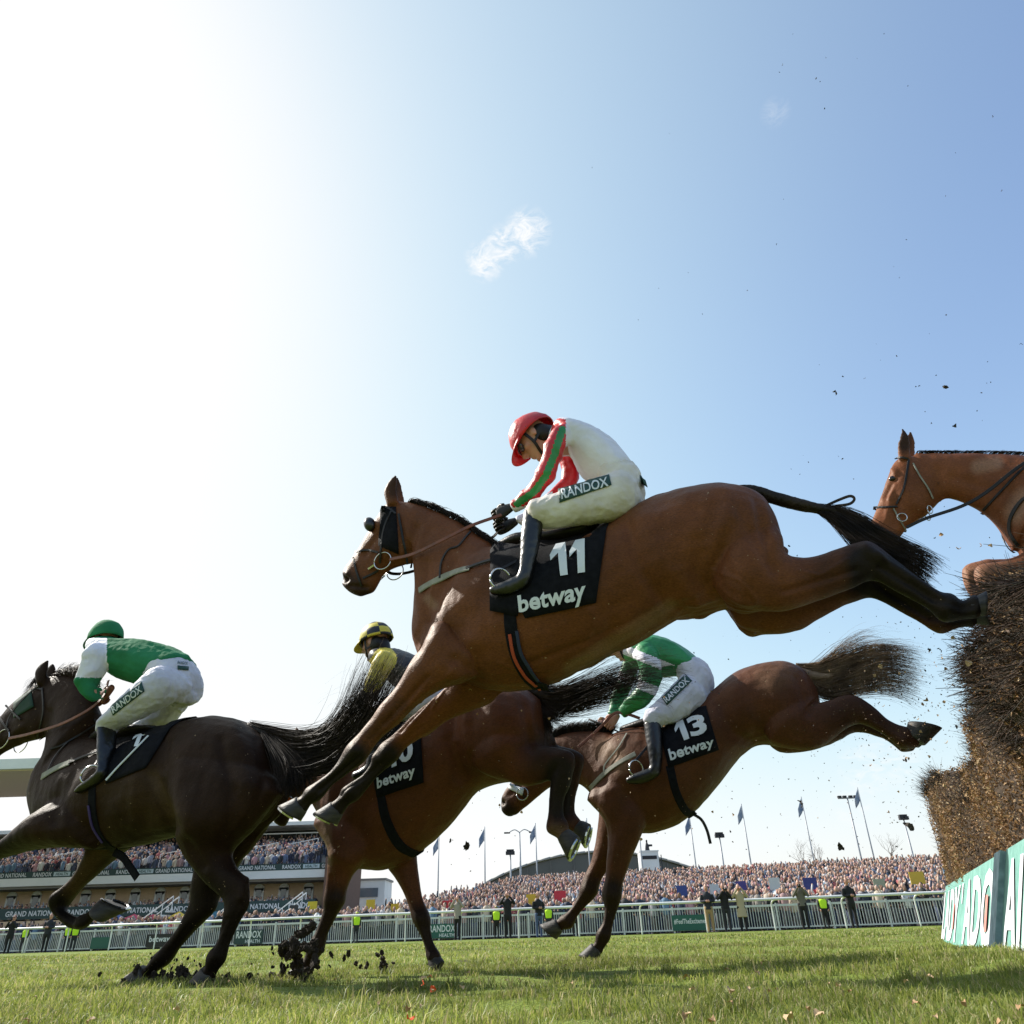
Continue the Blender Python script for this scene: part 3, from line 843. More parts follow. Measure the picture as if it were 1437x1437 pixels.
def make_jockey(label, P, torso, arms, hips, thighs, boots, headspec, hands, jacket_mats, breech_mat, helmet_mats, panels=None, group='jockeys', jk_paint=None, vox=.009, far_sym=True, glove=None, peak=None, thin=.010, sleeve_cut=None, folds=.012, hood=None):
    """torso: (xt,yt,xb,yb,w[,s]); arms/thighs/boots: limb centrelines"""
    sk = Geo(); jk = Geo(); br = Geo()
    tsec = [sect(P, *c) for c in torso]
    jk.loft(tsec, seg=22, sub=4, caps=(.5, .5))
    for a in arms: jk.loft(limb(P, a), seg=14, sub=4, caps=(.7, .15))
    hs = [sect(P, *c) for c in hips]
    br.loft(hs, seg=22, sub=4, caps=(.6, .7))
    for t in thighs: br.loft(limb(P, t), seg=16, sub=4, caps=(.7, .3))
    def shr(s, k): return (s[0], s[1]*max(0.2, 1-k/np.linalg.norm(s[1])), s[2]*max(.2, 1-k/np.linalg.norm(s[2])))
    # the body itself runs through jacket, breeches and boots
    sk.loft([shr(s, .038) for s in tsec], seg=16, sub=3, caps=(.2, .1))
    sk.loft([(s[0], s[1]*.5, s[2]*.6) for s in hs], seg=16, sub=3, caps=(.1, .1))
    for a in list(arms)+list(thighs): sk.loft([shr(s, .026) for s in limb(P, a)], seg=10, sub=3, caps=(.1, .2))
    for b in boots: sk.loft([shr(s, .018) for s in limb(P, b)], seg=10, sub=3, caps=(.1, .1))
    (hx, hy, hsd, fdir, udir, hsc) = headspec
    Hc = P.at(hx, hy, hsd); hg, f, l, u, p = head_parts(Hc, fdir, udir, hsc)
    for v in hg.v: sk.v.append(v)
    off = sk.n
    sk.f += [tuple(i+off for i in q) for q in hg.f]; sk.m += hg.m; sk.n += hg.n
    sk.tube(cat([tsec[0][0], (tsec[0][0]+p(-.05, 0, -.12))/2, p(-.04, 0, -.08)], 4), .052*hsc, 12)
    me = remesh(sk, .0065, 3); me.materials.append(MT['skin']); me.polygons.foreach_set('use_smooth', [True]*len(me.polygons)); me.name = 'person'
    o = link(me, 'person'); tag(o, label, 'jockey', group)
    # jacket
    jm = remesh(jk, vox, 5)
    st = nrm(tsec[-1][0]-tsec[0][0]); crumple(jm, folds*1.1, 7.5, tuple(st), seed=hx); crumple(jm, folds*.25, 19, None, seed=hx+3)
    for m in (jacket_mats if isinstance(jacket_mats, (list, tuple)) else [jacket_mats]): jm.materials.append(m)
    jm.polygons.foreach_set('use_smooth', [True]*len(jm.polygons))
    if jk_paint:
        cs = np.array([np.array(q.center) for q in jm.polygons]); px = to_px(cs); s = P.s(cs)
        jm.polygons.foreach_set('material_index', [int(jk_paint(px[i][0], px[i][1], s[i])) for i in range(len(cs))])
    jm.name = 'jacket'; jo = link(jm, 'jacket', o)
    bm = remesh(br, vox, 5); crumple(bm, folds*.55, 10, None, seed=hx+5); crumple(bm, folds*.35, 24, None, seed=hx+9); bm.materials.append(breech_mat); bm.polygons.foreach_set('use_smooth', [True]*len(bm.polygons)); bm.name = 'breeches'
    bo = link(bm, 'breeches', o)
    bg_ = []
    for b in boots:
        q = Geo().loft(limb(P, b), seg=16, sub=5, caps=(.12, .8)); m2 = remesh(q, .008, 3); crumple(m2, .002, 22, None, 3)
        m2.materials.append(MT['boot']); m2.polygons.foreach_set('use_smooth', [True]*len(m2.polygons)); m2.name = 'boot'; link(m2, 'boot', o); bg_.append(m2)
    for (x, y, s, d, hk) in hands:
        C = P.at(x, y, s); q = 1 if s > 0 else -1
        dv = nrm(P.at(x+d[0], y+d[1], s)-C); upv = nrm(A3(0, 0, 1)-dv*dv[2])
        gm = hand_geo(C, dv, upv, P.n*q, hk)
        gm.obj('glove' if glove else 'hand', glove or MT['skin'], o)
    if helmet_mats: helmet_parts(p, f, l, u, hsc, helmet_mats, o, panels, peak_mat=peak)
    if hood is not None:
        g = Geo()
        for q in (-1, 1):
            g.ell(p(-.035, q*.052, -.03), (f*.05*hsc, l*.034*hsc, u*.06*hsc))
        g.ell(p(-.06, 0, -.05), (f*.05*hsc, l*.062*hsc, u*.09*hsc))
        mm = remesh(g, .008, 3); mm.materials.append(hood); mm.polygons.foreach_set('use_smooth', [True]*len(mm.polygons)); mm.name = 'hood'; link(mm, 'hood', o)
    return o, bvh(jm), bvh(bm), bg_, p, (f, l, u)

# ================================================================== horse 11 and its jockey
bay = coat_mat('bay_coat', (.150, .049, .017), (.092, .030, .011))
P11 = Plane(850, 830, 3.7, 18)
legs11 = [
 # near fore, straight out
 [(640, 915, 46, .13, .6), (602, 945, 31, .15), (572, 975, 21, .15), (545, 1004, 18, .15), (518, 1034, 15.5, .15), (499, 1059, 15.5, .15), (482, 1077, 11.5, .15), (462, 1095, 10, .15), (440, 1114, 12.5, .15), (430, 1123, 10.5, .15), (420, 1131, 13, .15)],
 # far fore
 [(690, 935, 42, -.12, .6), (655, 972, 29, -.13), (622, 993, 20, -.13), (590, 1017, 17.5, -.13), (562, 1040, 15, -.13), (545, 1057, 15, -.13), (530, 1076, 11, -.13), (512, 1096, 10.5, -.13), (492, 1114, 12.5, -.13), (482, 1125, 10.5, -.13), (470, 1137, 13, -.13)],
 # near hind
 [(1038, 765, 58, .14, .55), (1060, 800, 62, .17, .6), (1100, 818, 41, .16, .7), (1145, 812, 31, .15, .75), (1185, 798, 30, .15, .7), (1217, 788, 29, .14, .6), (1245, 800, 20, .14, .7), (1278, 822, 16.5, .14), (1308, 842, 16, .14), (1330, 853, 19, .14), (1350, 856, 15, .14), (1368, 852, 18, .14)],
 # far hind
 [(1050, 790, 60, -.12, .5), (1070, 850, 44, -.14, .65), (1105, 858, 31, -.14, .75), (1150, 838, 27, -.14, .75), (1185, 822, 27, -.14, .7), (1222, 815, 25, -.14, .6), (1248, 832, 17, -.14, .7), (1278, 852, 14.5, -.14), (1303, 868, 14, -.14), (1322, 872, 17, -.14), (1345, 868, 14, -.14), (1362, 864, 17, -.14)],
]
secs11 = [(672, 772, 598, 925, .16), (700, 768, 640, 955, .215), (735, 766, 700, 972, .275), (775, 764, 760, 966, .285), (815, 758, 806, 946, .285), (860, 738, 852, 922, .275), (905, 706, 893, 902, .26), (950, 690, 938, 878, .265), (1000, 683, 990, 862, .28), (1040, 684, 1050, 850, .27), (1068, 695, 1082, 826, .24), (1086, 720, 1096, 814, .19), (1096, 748, 1101, 802, .12)]
neck11 = [(556, 703, 583, 775, .075), (575, 704, 586, 800, .08), (600, 711, 585, 830, .085), (630, 724, 582, 868, .10), (660, 743, 580, 900, .13), (695, 765, 590, 925, .17)]
head11 = [(566, 708, 584, 780, .07), (545, 706, 580, 792, .085), (532, 722, 571, 795, .09), (521, 741, 560, 797, .078), (510, 758, 548, 801, .062), (500, 773, 537, 810, .054), (490, 788, 530, 822, .052), (481, 802, 524, 832, .05), (480, 816, 512, 836, .045)]
ears11 = [[(552, 708, 9, .055, .6), (548, 690, 9.5, .065, .35), (552, 676, 6.5, .07, .35), (556, 668, 2.5, .07, .5)],
          [(560, 708, 9, -.055, .6), (556, 690, 9.5, -.065, .35), (557, 678, 6.5, -.07, .35), (557, 670, 2.5, -.07, .5)]]
st11 = [
 ([(640, 790), (612, 850), (585, 905)], 9, -.010), ([(700, 800), (660, 880), (640, 925)], 14, -.007), ([(655, 800), (620, 870), (610, 900)], 20, .012),
 ([(660, 900), (640, 945)], 16, .012), ([(676, 955), (640, 925)], 8, -.010), ([(600, 790), (595, 830), (600, 870)], 7, -.008), ([(584, 740), (570, 790)], 6, -.008),
 ([(880, 740), (900, 800), (935, 850), (965, 862)], 9, -.009), ([(905, 730), (930, 790), (990, 860)], 16, .009),
 ([(1010, 700), (1040, 760), (1050, 820)], 26, .012), ([(1062, 700), (1075, 760), (1085, 800)], 7, -.009), ([(1045, 850), (1010, 860), (985, 845)], 16, .014),
 ([(1030, 740), (1000, 800), (990, 830)], 10, -.007),
 ([(1100, 830), (1160, 812), (1200, 800)], 5, -.006), ([(1215, 770), (1235, 785)], 8, .010), ([(1235, 795), (1310, 842)], 4, -.006, 0, .4), ([(1230, 778), (1322, 838)], 4, .005),
 ([(600, 950), (570, 985), (540, 1015)], 4, -.006), ([(592, 970), (555, 1010)], 5, .006), ([(505, 1062), (450, 1108)], 3.5, -.005), ([(497, 1052)], 8, .006),
 ([(650, 985), (600, 1020)], 4, -.006), ([(745, 930), (850, 890), (930, 850)], 5, -.006), ([(830, 860), (820, 920)], 10, .004), ([(800, 870), (790, 940)], 10, -.004), ([(860, 850), (850, 900)], 9, -.004),
 ([(541, 735), (512, 778)], 4, -.005, .02, .2), ([(556, 745), (524, 795)], 5, .005, .02, .2), ([(560, 790), (535, 806)], 5, -.004), ([(484, 812)], 4.5, -.016), ([(492, 822), (515, 824)], 3, -.006), ([(488, 806)], 4, .006), ([(531, 736)], 7, .008, .04, .2),
 ([(640, 935), (622, 952), (608, 958), (590, 985)], 2.2, .0035), ([(800, 925), (840, 912), (862, 915), (900, 890)], 2.2, .003), ([(700, 930), (740, 945), (770, 940)], 2.2, .003), ([(1000, 800), (1040, 815), (1062, 840)], 2.4, .003), ([(1120, 800), (1150, 808), (1190, 785)], 2.2, .003), ([(610, 810), (600, 850), (606, 880)], 2.4, .003), ([(560, 760), (548, 770), (540, 785)], 2, .003),
 ([(690, 800), (655, 840), (625, 880)], 12, .006), ([(672, 850), (650, 900), (625, 930)], 18, .006), ([(925, 728)], 14, .006), ([(1035, 720), (1075, 790)], 8, -.005), ([(975, 740), (960, 800), (975, 840)], 14, .005), ([(870, 890), (915, 860), (950, 835)], 9, .004), ([(720, 950), (790, 950), (850, 920)], 12, -.003), ([(780, 780), (800, 860), (790, 930)], 14, .003), ([(1010, 705), (985, 760), (975, 830)], 12, -.005), ([(960, 700), (940, 760)], 18, .006),
]
mk11 = [(0, [(500, 1060), (418, 1136)], 20, 1, 0, .4), (0, [(545, 1060), (470, 1136)], 20, 1, -.4, 0), (0, [(520, 1030), (560, 990)], 12, .45), (0, [(1215, 790), (1372, 856)], 40, 1), (0, [(1215, 815), (1362, 864)], 34, 1), (0, [(1180, 800)], 50, .5),
        (0, [(484, 812), (510, 834)], 15, .85), (0, [(556, 668), (552, 690)], 9, .7), (0, [(740, 975), (850, 930)], 10, .3),
        (1, [(940, 850), (880, 888), (800, 938)], 9, .28), (1, [(600, 840), (610, 850)], 6, .3)]  # the breast blob paints a patch of sunlight into the coat
hv11 = [((420, 1131), (408, 1142), 14.5, .15, True), ((470, 1137), (458, 1150), 14.5, -.13, True), ((1366, 852), (1384, 848), 17, .14, False), ((1360, 864), (1378, 862), 16, -.14, False)]
h11, B11 = make_horse('horse', 'bay horse wearing cloth 11 and a blinker hood, leaping highest in the middle', P11, secs11, neck11, head11, legs11, ears11, hv11, bay, st11, mk11, vox=.0085, smooth=6)
# tack
cl11 = saddle_cloth(B11, P11, (688, 782), (852, 742), (836, 846), (738, 868), h11)
text_on(B11, P11, '11', ((772, 770), (823, 760), (822, 805), (778, 812)), .020, MT['white_print'], cl11, tk=.035)
text_on(B11, P11, 'betway', ((728, 838), (822, 815), (822, 849), (731, 868)), .020, MT['white_print'], cl11, tk=.03)
sad = Geo()
for s in (1, -1):
    sad.loft([(P11.at(700, 770, 0), A3(0, 0, .03), P11.n*.05), (P11.at(730, 763, 0), A3(0, 0, .045), P11.n*.10), (P11.at(775, 762, 0), A3(0, 0, .04), P11.n*.12), (P11.at(820, 755, 0), A3(0, 0, .045), P11.n*.14), (P11.at(842, 744, 0), A3(0, 0, .02), P11.n*.10)], seg=16, sub=4)
    break
sdo = sad.obj('saddle', MT['leather'], h11)
patch_on(B11, P11, ((690, 764), (738, 770), (728, 865), (690, 858)), .016, MT['black_cloth'], sdo, 'saddle_flap', 8, 8)
straps(B11, P11, [[(716, 840), (717, 880), (727, 925), (748, 958), (775, 970)]], .062, MT['black_cloth'], h11, 'girth', off=.006)
straps(B11, P11, [[(716, 890), (722, 922), (738, 948), (752, 960)]], .016, MT['red_e'], h11, 'girth_trim', off=.012)
straps(B11, P11, [[(726, 885), (731, 915), (745, 940), (757, 956)]], .016, MT['blue_e'], h11, 'girth_trim', off=.012)
straps(B11, P11, [[(589, 829), (605, 819), (640, 803), (660, 798)]], .040, MT['elastic'], h11, 'breast_girth', off=.006)
straps(B11, P11, [[(655, 799), (680, 790), (702, 784)]], .022, MT['leather'], h11, 'breast_girth_strap', off=.008)
straps(B11, P11, [[(660, 747), (652, 757), (643, 768), (630, 772), (620, 790), (618, 812)]], .012, MT['leather'], h11, 'neck_strap', off=.006)
# hood with blinker cups
hd = patch_on(B11, P11, ((535, 710), (556, 712), (560, 778), (532, 766)), .005, MT['black_cloth'], h11, 'hood', 8, 8, thick=.004)
for s in (1, -1):
    c = P11.at(519, 736, .075*s)
    Geo().ell(c, (P11.h*.036+A3(0, 0, .01), P11.n*.034, A3(0, 0, .044)), 18, 12).obj('blinker', MT['boot'], h11)
straps(B11, P11, [[(550, 718), (540, 740), (535, 775), (533, 790)], [(500, 776), (515, 772), (532, 776)], [(541, 712), (548, 716), (556, 722)], [(510, 812), (522, 806), (531, 800)], [(560, 722), (566, 760), (572, 792)], [(497, 783), (502, 806), (508, 822)]], .013, MT['leather'], h11, 'bridle', off=.007)
ring(P11, (537, 787), 11.5, .075, MT['steel'], h11, 'bit_ring', .0035)
straps(B11, P11, [[(527, 792), (518, 799)]], .012, MT['steel'], h11, 'bit_cheek', off=.01, mirror=True)
free_ribbon(P11, [(547, 785, .085), (580, 777, .12), (620, 758, .15), (660, 738, .14), (690, 727, .10), (704, 722, .085)], .020, .004, MT['tan'], h11, 'rein')
free_ribbon(P11, [(537, 795, -.085), (552, 805, -.09), (590, 798, -.12), (680, 760, -.14), (700, 745, -.10), (712, 738, -.06)], .018, .004, MT['leather'], h11, 'rein')
# plaited mane, tail
strands(P11, [[(572, 705, .01), (578, 700, .02), (586, 704, .03)], [(600, 711, .01), (608, 708, .02), (618, 716, .03)], [(640, 730, .01), (648, 727, .03), (656, 738, .04)], [(668, 748, .01), (676, 748, .03), (688, 760, .05)], [(690, 764, .01), (698, 764, .03), (706, 772, .05)]], 900, 'mane', MT['hair'], h11, jit=.006, r0=.0022, seed=3, fray=.3, wave=.004)
tg = Geo().loft(limb(P11, [(1040, 688, 8, 0, 1), (1060, 690, 9, 0, 1), (1090, 700, 9.5, 0, 1), (1125, 709, 9, 0, 1), (1155, 715, 7, 0, 1), (1172, 718, 6, 0, 1)]), seg=14)
tm = remesh(tg, .008, 2); crumple(tm, .002, 40, None, 2); tm.materials.append(MT['hair']); tm.name = 'tail'; tl = link(tm, 'tail', h11)
strands(P11, [[(1120, 706, .0), (1165, 712, .0), (1200, 722, .02), (1245, 752, .03), (1298, 778, .03), (1310, 790, .03)],
              [(1130, 710, .0), (1168, 722, .0), (1200, 745, .02), (1235, 770, .03), (1275, 792, .03), (1302, 812, .03)],
              [(1140, 712, .0), (1168, 730, .0), (1192, 755, .02), (1222, 782, .04), (1258, 802, .03), (1296, 826, .03)]], 1500, 'tail_hair', MT['hair'], tl, jit=.014, r0=.0016, seed=5, wave=.02)
free_ribbon(P11, [(1158, 710, 0), (1178, 701, 0), (1193, 696, 0), (1199, 700, 0), (1192, 707, 0), (1172, 710, 0)], .012, .008, MT['hair'], tl, 'tail_tie')

def jk11(x, y, s):
    # sleeves: red with a green band along the outer arm; body white
    d = seg_dist(np.array([[x, y]]), [(785, 604), (771, 645), (757, 680), (738, 700), (716, 713)])[0]
    arm = (s > .115 and d < 17 and (x < 793 or (y < 640 and x < 794))) or s < -.13
    if x > 796 and s > -.1: return 0
    if not arm: return 0 if s > -.13 else 1
    dd = (x-785)*0.85 + 0
    e = np.array([[x, y]]); dl = seg_dist(e, [(789, 603), (778, 638), (766, 668), (750, 690), (726, 707)])[0]
    return 2 if dl < 5.2 else 1
f11 = nrm(P11.h*.72+A3(0, 0, -.69)); u11 = nrm(P11.h*.69+A3(0, 0, .72))
j11, BJ, BR_, boots, hp, hax = make_jockey('jockey in white with red and green sleeves and a red cap, riding horse 11', P11,
  torso=[(770, 606, 792, 640, .10), (790, 591, 795, 640, .17), (815, 590, 800, 655, .20), (842, 602, 812, 672, .19), (868, 622, 830, 684, .17), (890, 650, 850, 692, .16)],
  arms=[[(797, 612, 17, .17), (785, 615, 16, .20), (774, 640, 14.5, .21), (764, 668, 13.5, .20), (748, 690, 12, .16), (734, 702, 10, .12), (720, 711, 7.5, .09)],
        [(797, 612, 16, -.17), (796, 640, 14, -.21), (801, 668, 12, -.22), (785, 690, 11, -.18), (755, 715, 10, -.12), (728, 733, 7.5, -.06)]],
  hips=[(872, 640, 838, 684, .15), (896, 655, 848, 710, .165), (905, 678, 865, 730, .165), (904, 700, 885, 728, .13)],
  thighs=[[(878, 694, 34, .12, .8), (845, 702, 33, .16, .8), (810, 711, 28, .21, .85), (778, 718, 25, .24, .9), (755, 722, 22, .25, .9), (746, 728, 17, .25)],
          [(878, 704, 32, -.12, .8), (845, 716, 28, -.18, .8), (812, 726, 25, -.22, .85), (782, 730, 22, -.25, .9), (764, 736, 18, -.25)]],
  boots=[[(749, 719, 14.5, .26), (748, 732, 15.5, .265), (745, 752, 15, .28), (742, 775, 13, .295), (739, 795, 11, .305), (735, 812, 11, .31), (722, 821, 11.5, .31, .75), (705, 827, 10, .31, .9), (692, 829, 7, .31, 1.0)],
         [(762, 732, 14, -.26), (758, 752, 14, -.28), (752, 775, 12, -.30), (748, 798, 10, -.31), (740, 815, 10.5, -.31), (724, 822, 10, -.31), (704, 826, 8, -.31)]],
  headspec=(752, 617, .01, f11, u11, 1.08),
  hands=[(707, 717, .075, (-8, 4), .95), (713, 737, -.05, (-8, 4), .95)],
  jacket_mats=[MT['white_s'], MT['red_s'], MT['green_s']], breech_mat=MT['cream_b'], helmet_mats=[MT['red_s']], jk_paint=jk11, glove=MT['leather'], peak=MT['red_s'], hood=MT['leather'])
pt = patch_on(BR_, P11, ((783, 686), (855, 667), (858, 681), (785, 706)), .005, MT['patch'], j11, 'sponsor_patch', 10, 4, s_fb=.25)
text_on(BR_, P11, 'RANDOX', ((787, 688), (852, 671), (854, 683), (788, 702)), .0095, MT['white_print'], pt, sub=1, s_fb=.25)
pt2 = patch_on(BR_, P11, ((897, 667), (906, 674), (909, 684), (900, 680)), .005, MT['patch'], j11, 'sponsor_patch', 4, 3, s_fb=.1)
# stirrup irons and leathers
def stirrup(P, x, y, s, parent, top, tilt=0):
    C = P.at(x, y, s); sc = np.linalg.norm(P.at(x+10, y, s)-C)/10
    pts = []
    for a in np.linspace(0, 2*math.pi, 22):
        r = 1.0; px_, pz = math.cos(a), math.sin(a)
        pts.append(C + (P.h*px_*.055*.75 + A3(0, 0, 1)*pz*.062*(1 if pz > 0 else .7)) + P.n*px_*.035)
    g = Geo().tube(pts, .0055, 6)
    g.box(C-A3(0, 0, .045), (.10, .03, .008), np.array([P.h, P.n, A3(0, 0, 1)]).T)
    so_ = g.obj('stirrup', MT['steel'], parent)
    Geo().ribbon([C+A3(0, 0, .06), P.at(top[0], top[1], s*.75)], [P.n, P.n], .018, .004).obj('stirrup_leather', MT['leather'], so_, smooth=False)
for s in (1, -1):
    stirrup(P11, 703, 815, .31*s, h11, (738, 780))

# ================================================================== dark horse on the left and its jockey
dkc = coat_mat('dark_bay_coat', (.024, .0105, .005), (.013, .006, .0035), light=(.12, .075, .04), rough=.55, spec=.12)
PL = Plane(290, 1100, 4.35, 21)
legsL = [
 # near fore reaching forward out of the frame
 [(120, 1150, 52, .12, .6), (72, 1165, 40, .15), (35, 1180, 26, .16), (0, 1196, 16, .16), (-35, 1212, 14, .16), (-60, 1224, 14, .16), (-85, 1245, 9.5, .16), (-108, 1268, 9, .16), (-122, 1285, 11, .16), (-130, 1298, 9, .16)],
 # far fore, folded
 [(175, 1150, 46, -.12, .6), (145, 1195, 25, -.13), (128, 1217, 17, -.13), (105, 1243, 14, -.13), (86, 1262, 15, -.13), (83, 1277, 13, -.13), (95, 1290, 10.5, -.13), (108, 1296, 10, -.13), (116, 1294, 11, -.13), (128, 1285, 9.5, -.13), (138, 1279, 11, -.13)],
 # near hind
 [(318, 1090, 85, .13, .42), (300, 1150, 62, .17, .6), (292, 1195, 38, .16, .65), (308, 1225, 27, .15), (327, 1247, 24, .15, .6), (332, 1268, 19, .15, .6), (324, 1292, 12.5, .15), (314, 1320, 11, .15), (304, 1345, 13, .15), (297, 1360, 11, .15), (290, 1370, 13, .15)],
 # far hind
 [(345, 1120, 55, -.12, .5), (318, 1180, 38, -.14, .6), (298, 1225, 27, -.14, .7), (288, 1252, 22, -.14, .7), (284, 1272, 20, -.14, .6), (266, 1298, 13.5, -.14), (245, 1325, 11.5, -.14), (226, 1347, 12.5, -.14), (213, 1360, 11, -.14), (203, 1369, 13, -.14)],
]
secsL = [(108, 1028, 44, 1130, .125), (125, 1032, 62, 1172, .175), (150, 1038, 100, 1186, .235), (175, 1040, 145, 1194, .28), (205, 1034, 190, 1192, .29), (235, 1022, 225, 1183, .29), (262, 1010, 262, 1178, .275), (292, 1002, 300, 1178, .28), (322, 1001, 338, 1172, .28), (348, 1009, 370, 1150, .25), (372, 1028, 395, 1115, .17)]
neckL = [(72, 948, 62, 1030, .075), (92, 945, 68, 1048, .08), (112, 952, 66, 1075, .09), (128, 972, 58, 1105, .12), (140, 1000, 52, 1130, .15)]
headL = [(72, 950, 80, 1010, .07), (56, 956, 62, 1036, .088), (40, 968, 46, 1042, .09), (24, 982, 32, 1046, .075), (8, 998, 16, 1053, .062), (-8, 1014, 0, 1062, .055), (-24, 1028, -12, 1072, .052), (-36, 1040, -22, 1080, .046)]
earsL = [[(58, 960, 9, .06, .6), (58, 945, 9.5, .07, .35), (63, 934, 6.5, .07, .35), (67, 927, 2.5, .07, .5)],
         [(66, 960, 9, -.06, .6), (70, 946, 8, -.07, .35), (73, 938, 6, -.07, .35), (74, 932, 2.5, -.07, .5)]]
stL = [([(120, 1060), (80, 1120), (75, 1150)], 10, -.008), ([(170, 1070), (140, 1130), (130, 1170)], 16, -.009), ([(230, 1040), (215, 1090), (245, 1160)], 11, -.014), ([(255, 1060), (250, 1110), (262, 1160)], 18, .010),
 ([(330, 1020), (345, 1080), (350, 1140)], 14, .010), ([(310, 1040), (325, 1110), (320, 1170)], 8, -.008), ([(362, 1040), (375, 1090), (355, 1140)], 7, -.009), ([(262, 1180), (285, 1215)], 8, -.006), ([(345, 1235), (338, 1260)], 5, .007), ([(300, 1330), (318, 1290)], 3.5, -.005),
 ([(210, 1090), (205, 1150)], 8, -.004), ([(190, 1090), (186, 1160)], 8, .004), ([(68, 1000), (62, 1030)], 7, -.009), ([(40, 985), (10, 1010)], 5, -.005), ([(30, 1020), (10, 1035)], 5, .005), ([(130, 1215), (92, 1258)], 4, .006), ([(120, 1225), (84, 1262)], 3.5, -.005)]
mkL = [(0, [(300, 1260), (320, 1300), (295, 1370)], 40, .8), (0, [(280, 1270), (205, 1370)], 30, .8), (0, [(80, 1270), (110, 1300), (150, 1280)], 20, 1), (0, [(0, 1200), (-130, 1300)], 40, 1),
       (1, [(150, 1090), (205, 1110), (225, 1150)], 32, .16, .1, 1), (1, [(140, 1195), (95, 1255)], 10, .4, -.4, 0), (1, [(215, 1090), (240, 1140)], 10, .35, .1, 1)]  # the pale foreleg blob puts its sunlit forearm into the colour
hvL = [((-130, 1298), (-138, 1312), 12, .16, False), ((140, 1283), (151, 1268), 13.5, -.13, True, -.05, True), ((290, 1368), (283, 1382), 13, .15, False), ((203, 1367), (192, 1380), 13, -.14, False)]
hL, BL_ = make_horse('horse', 'nearly black galloping horse furthest left, seen from behind with its tail streaming', PL, secsL, neckL, headL, legsL, earsL, hvL, dkc, stL, mkL, vox=.010)
clL = saddle_cloth(BL_, PL, (160, 1032), (240, 1022), (205, 1078), (150, 1100), hL, nu=12, nv=9)
# pale edging of the cloth and its folded-over number
def edging(B, P, a, b, w, parent, off=.018):
    pts, ns = path_on(B, P, [a, ((a[0]+b[0])/2, (a[1]+b[1])/2), b], off)
    return Geo().ribbon(pts, ns, w, .004).obj('edging', MT['white_print'], parent, smooth=False)
edging(BL_, PL, (210, 1036), (152, 1095), .012, clL)
text_on(BL_, PL, '1', ((190, 1034), (204, 1030), (196, 1050), (186, 1050)), .020, MT['white_print'], clL, tk=.03)
Geo().loft([(PL.at(130, 1040, 0), A3(0, 0, .03), PL.n*.05), (PL.at(155, 1030, 0), A3(0, 0, .045), PL.n*.10), (PL.at(190, 1028, 0), A3(0, 0, .045), PL.n*.14), (PL.at(222, 1024, 0), A3(0, 0, .02), PL.n*.10)], seg=16, sub=4).obj('saddle', MT['leather'], hL)
straps(BL_, PL, [[(131, 1095), (130, 1140), (142, 1175), (162, 1192)]], .05, MT['black_cloth'], hL, 'girth', off=.006)
straps(BL_, PL, [[(126, 1130), (131, 1158), (145, 1180)]], .014, mat('purple', (.04, .02, .14), .6), hL, 'girth_trim', off=.012)
free_ribbon(PL, [(160, 1196, 0), (172, 1203, 0), (182, 1217, 0), (192, 1232, 0)], .045, .008, MT['black_cloth'], hL, 'girth_end')
straps(BL_, PL, [[(60, 1090), (80, 1078), (100, 1070)]], .045, MT['elastic'], hL, 'breast_girth', off=.006)
straps(BL_, PL, [[(98, 1071), (118, 1063), (138, 1056)]], .022, MT['leather'], hL, 'breast_girth_strap', off=.008)
straps(BL_, PL, [[(140, 1012), (110, 1032), (90, 1045), (72, 1051)], [(95, 1043), (78, 1062), (68, 1082)]], .012, MT['leather'], hL, 'neck_strap', off=.006)
straps(BL_, PL, [[(56, 962), (35, 980), (15, 1005), (10, 1025)], [(48, 960), (52, 966), (60, 968)], [(0, 1006), (6, 1016), (14, 1026)], [(60, 966), (62, 1000), (52, 1036)], [(8, 990), (20, 1000), (30, 1010)]], .013, MT['leather'], hL, 'bridle', off=.007)
patch_on(BL_, PL, ((20, 986), (44, 968), (48, 992), (20, 1008)), .005, mat('green_hood', (.006, .035, .02), .8), hL, 'hood', 6, 6, thick=.004)
eye(BL_, PL, 27, 994, .016, hL)
ring(PL, (3, 1037), 9, .07, MT['steel'], hL, 'bit_ring', .0035)
free_ribbon(PL, [(12, 1036, .08), (40, 1030, .12), (80, 1018, .15), (110, 1004, .16), (132, 990, .14), (146, 975, .10), (152, 955, .05)], .020, .004, MT['tan'], hL, 'rein')
strands(PL, [[(74, 952, .01), (80, 944, .02), (92, 942, .02), (100, 950, .03)], [(92, 950, .01), (97, 942, .02), (106, 938, .02), (114, 945, .03)], [(108, 955, .01), (112, 946, .02), (118, 940, .02), (128, 946, .03)], [(125, 975, .01), (130, 968, .02), (140, 965, .02), (150, 972, .03)]], 700, 'mane', mat('dark_brown_hair', (.035, .014, .008), .45), hL, jit=.018, r0=.0013, seed=13, fray=.5, wave=.02)
strands(PL, [[(56, 950, .0), (50, 955, .02), (42, 966, .03), (36, 978, .04)], [(60, 948, .0), (54, 950, .02), (46, 958, .03), (38, 972, .05)]], 120, 'forelock', MT['hair'], hL, jit=.008, r0=.0012, seed=14)
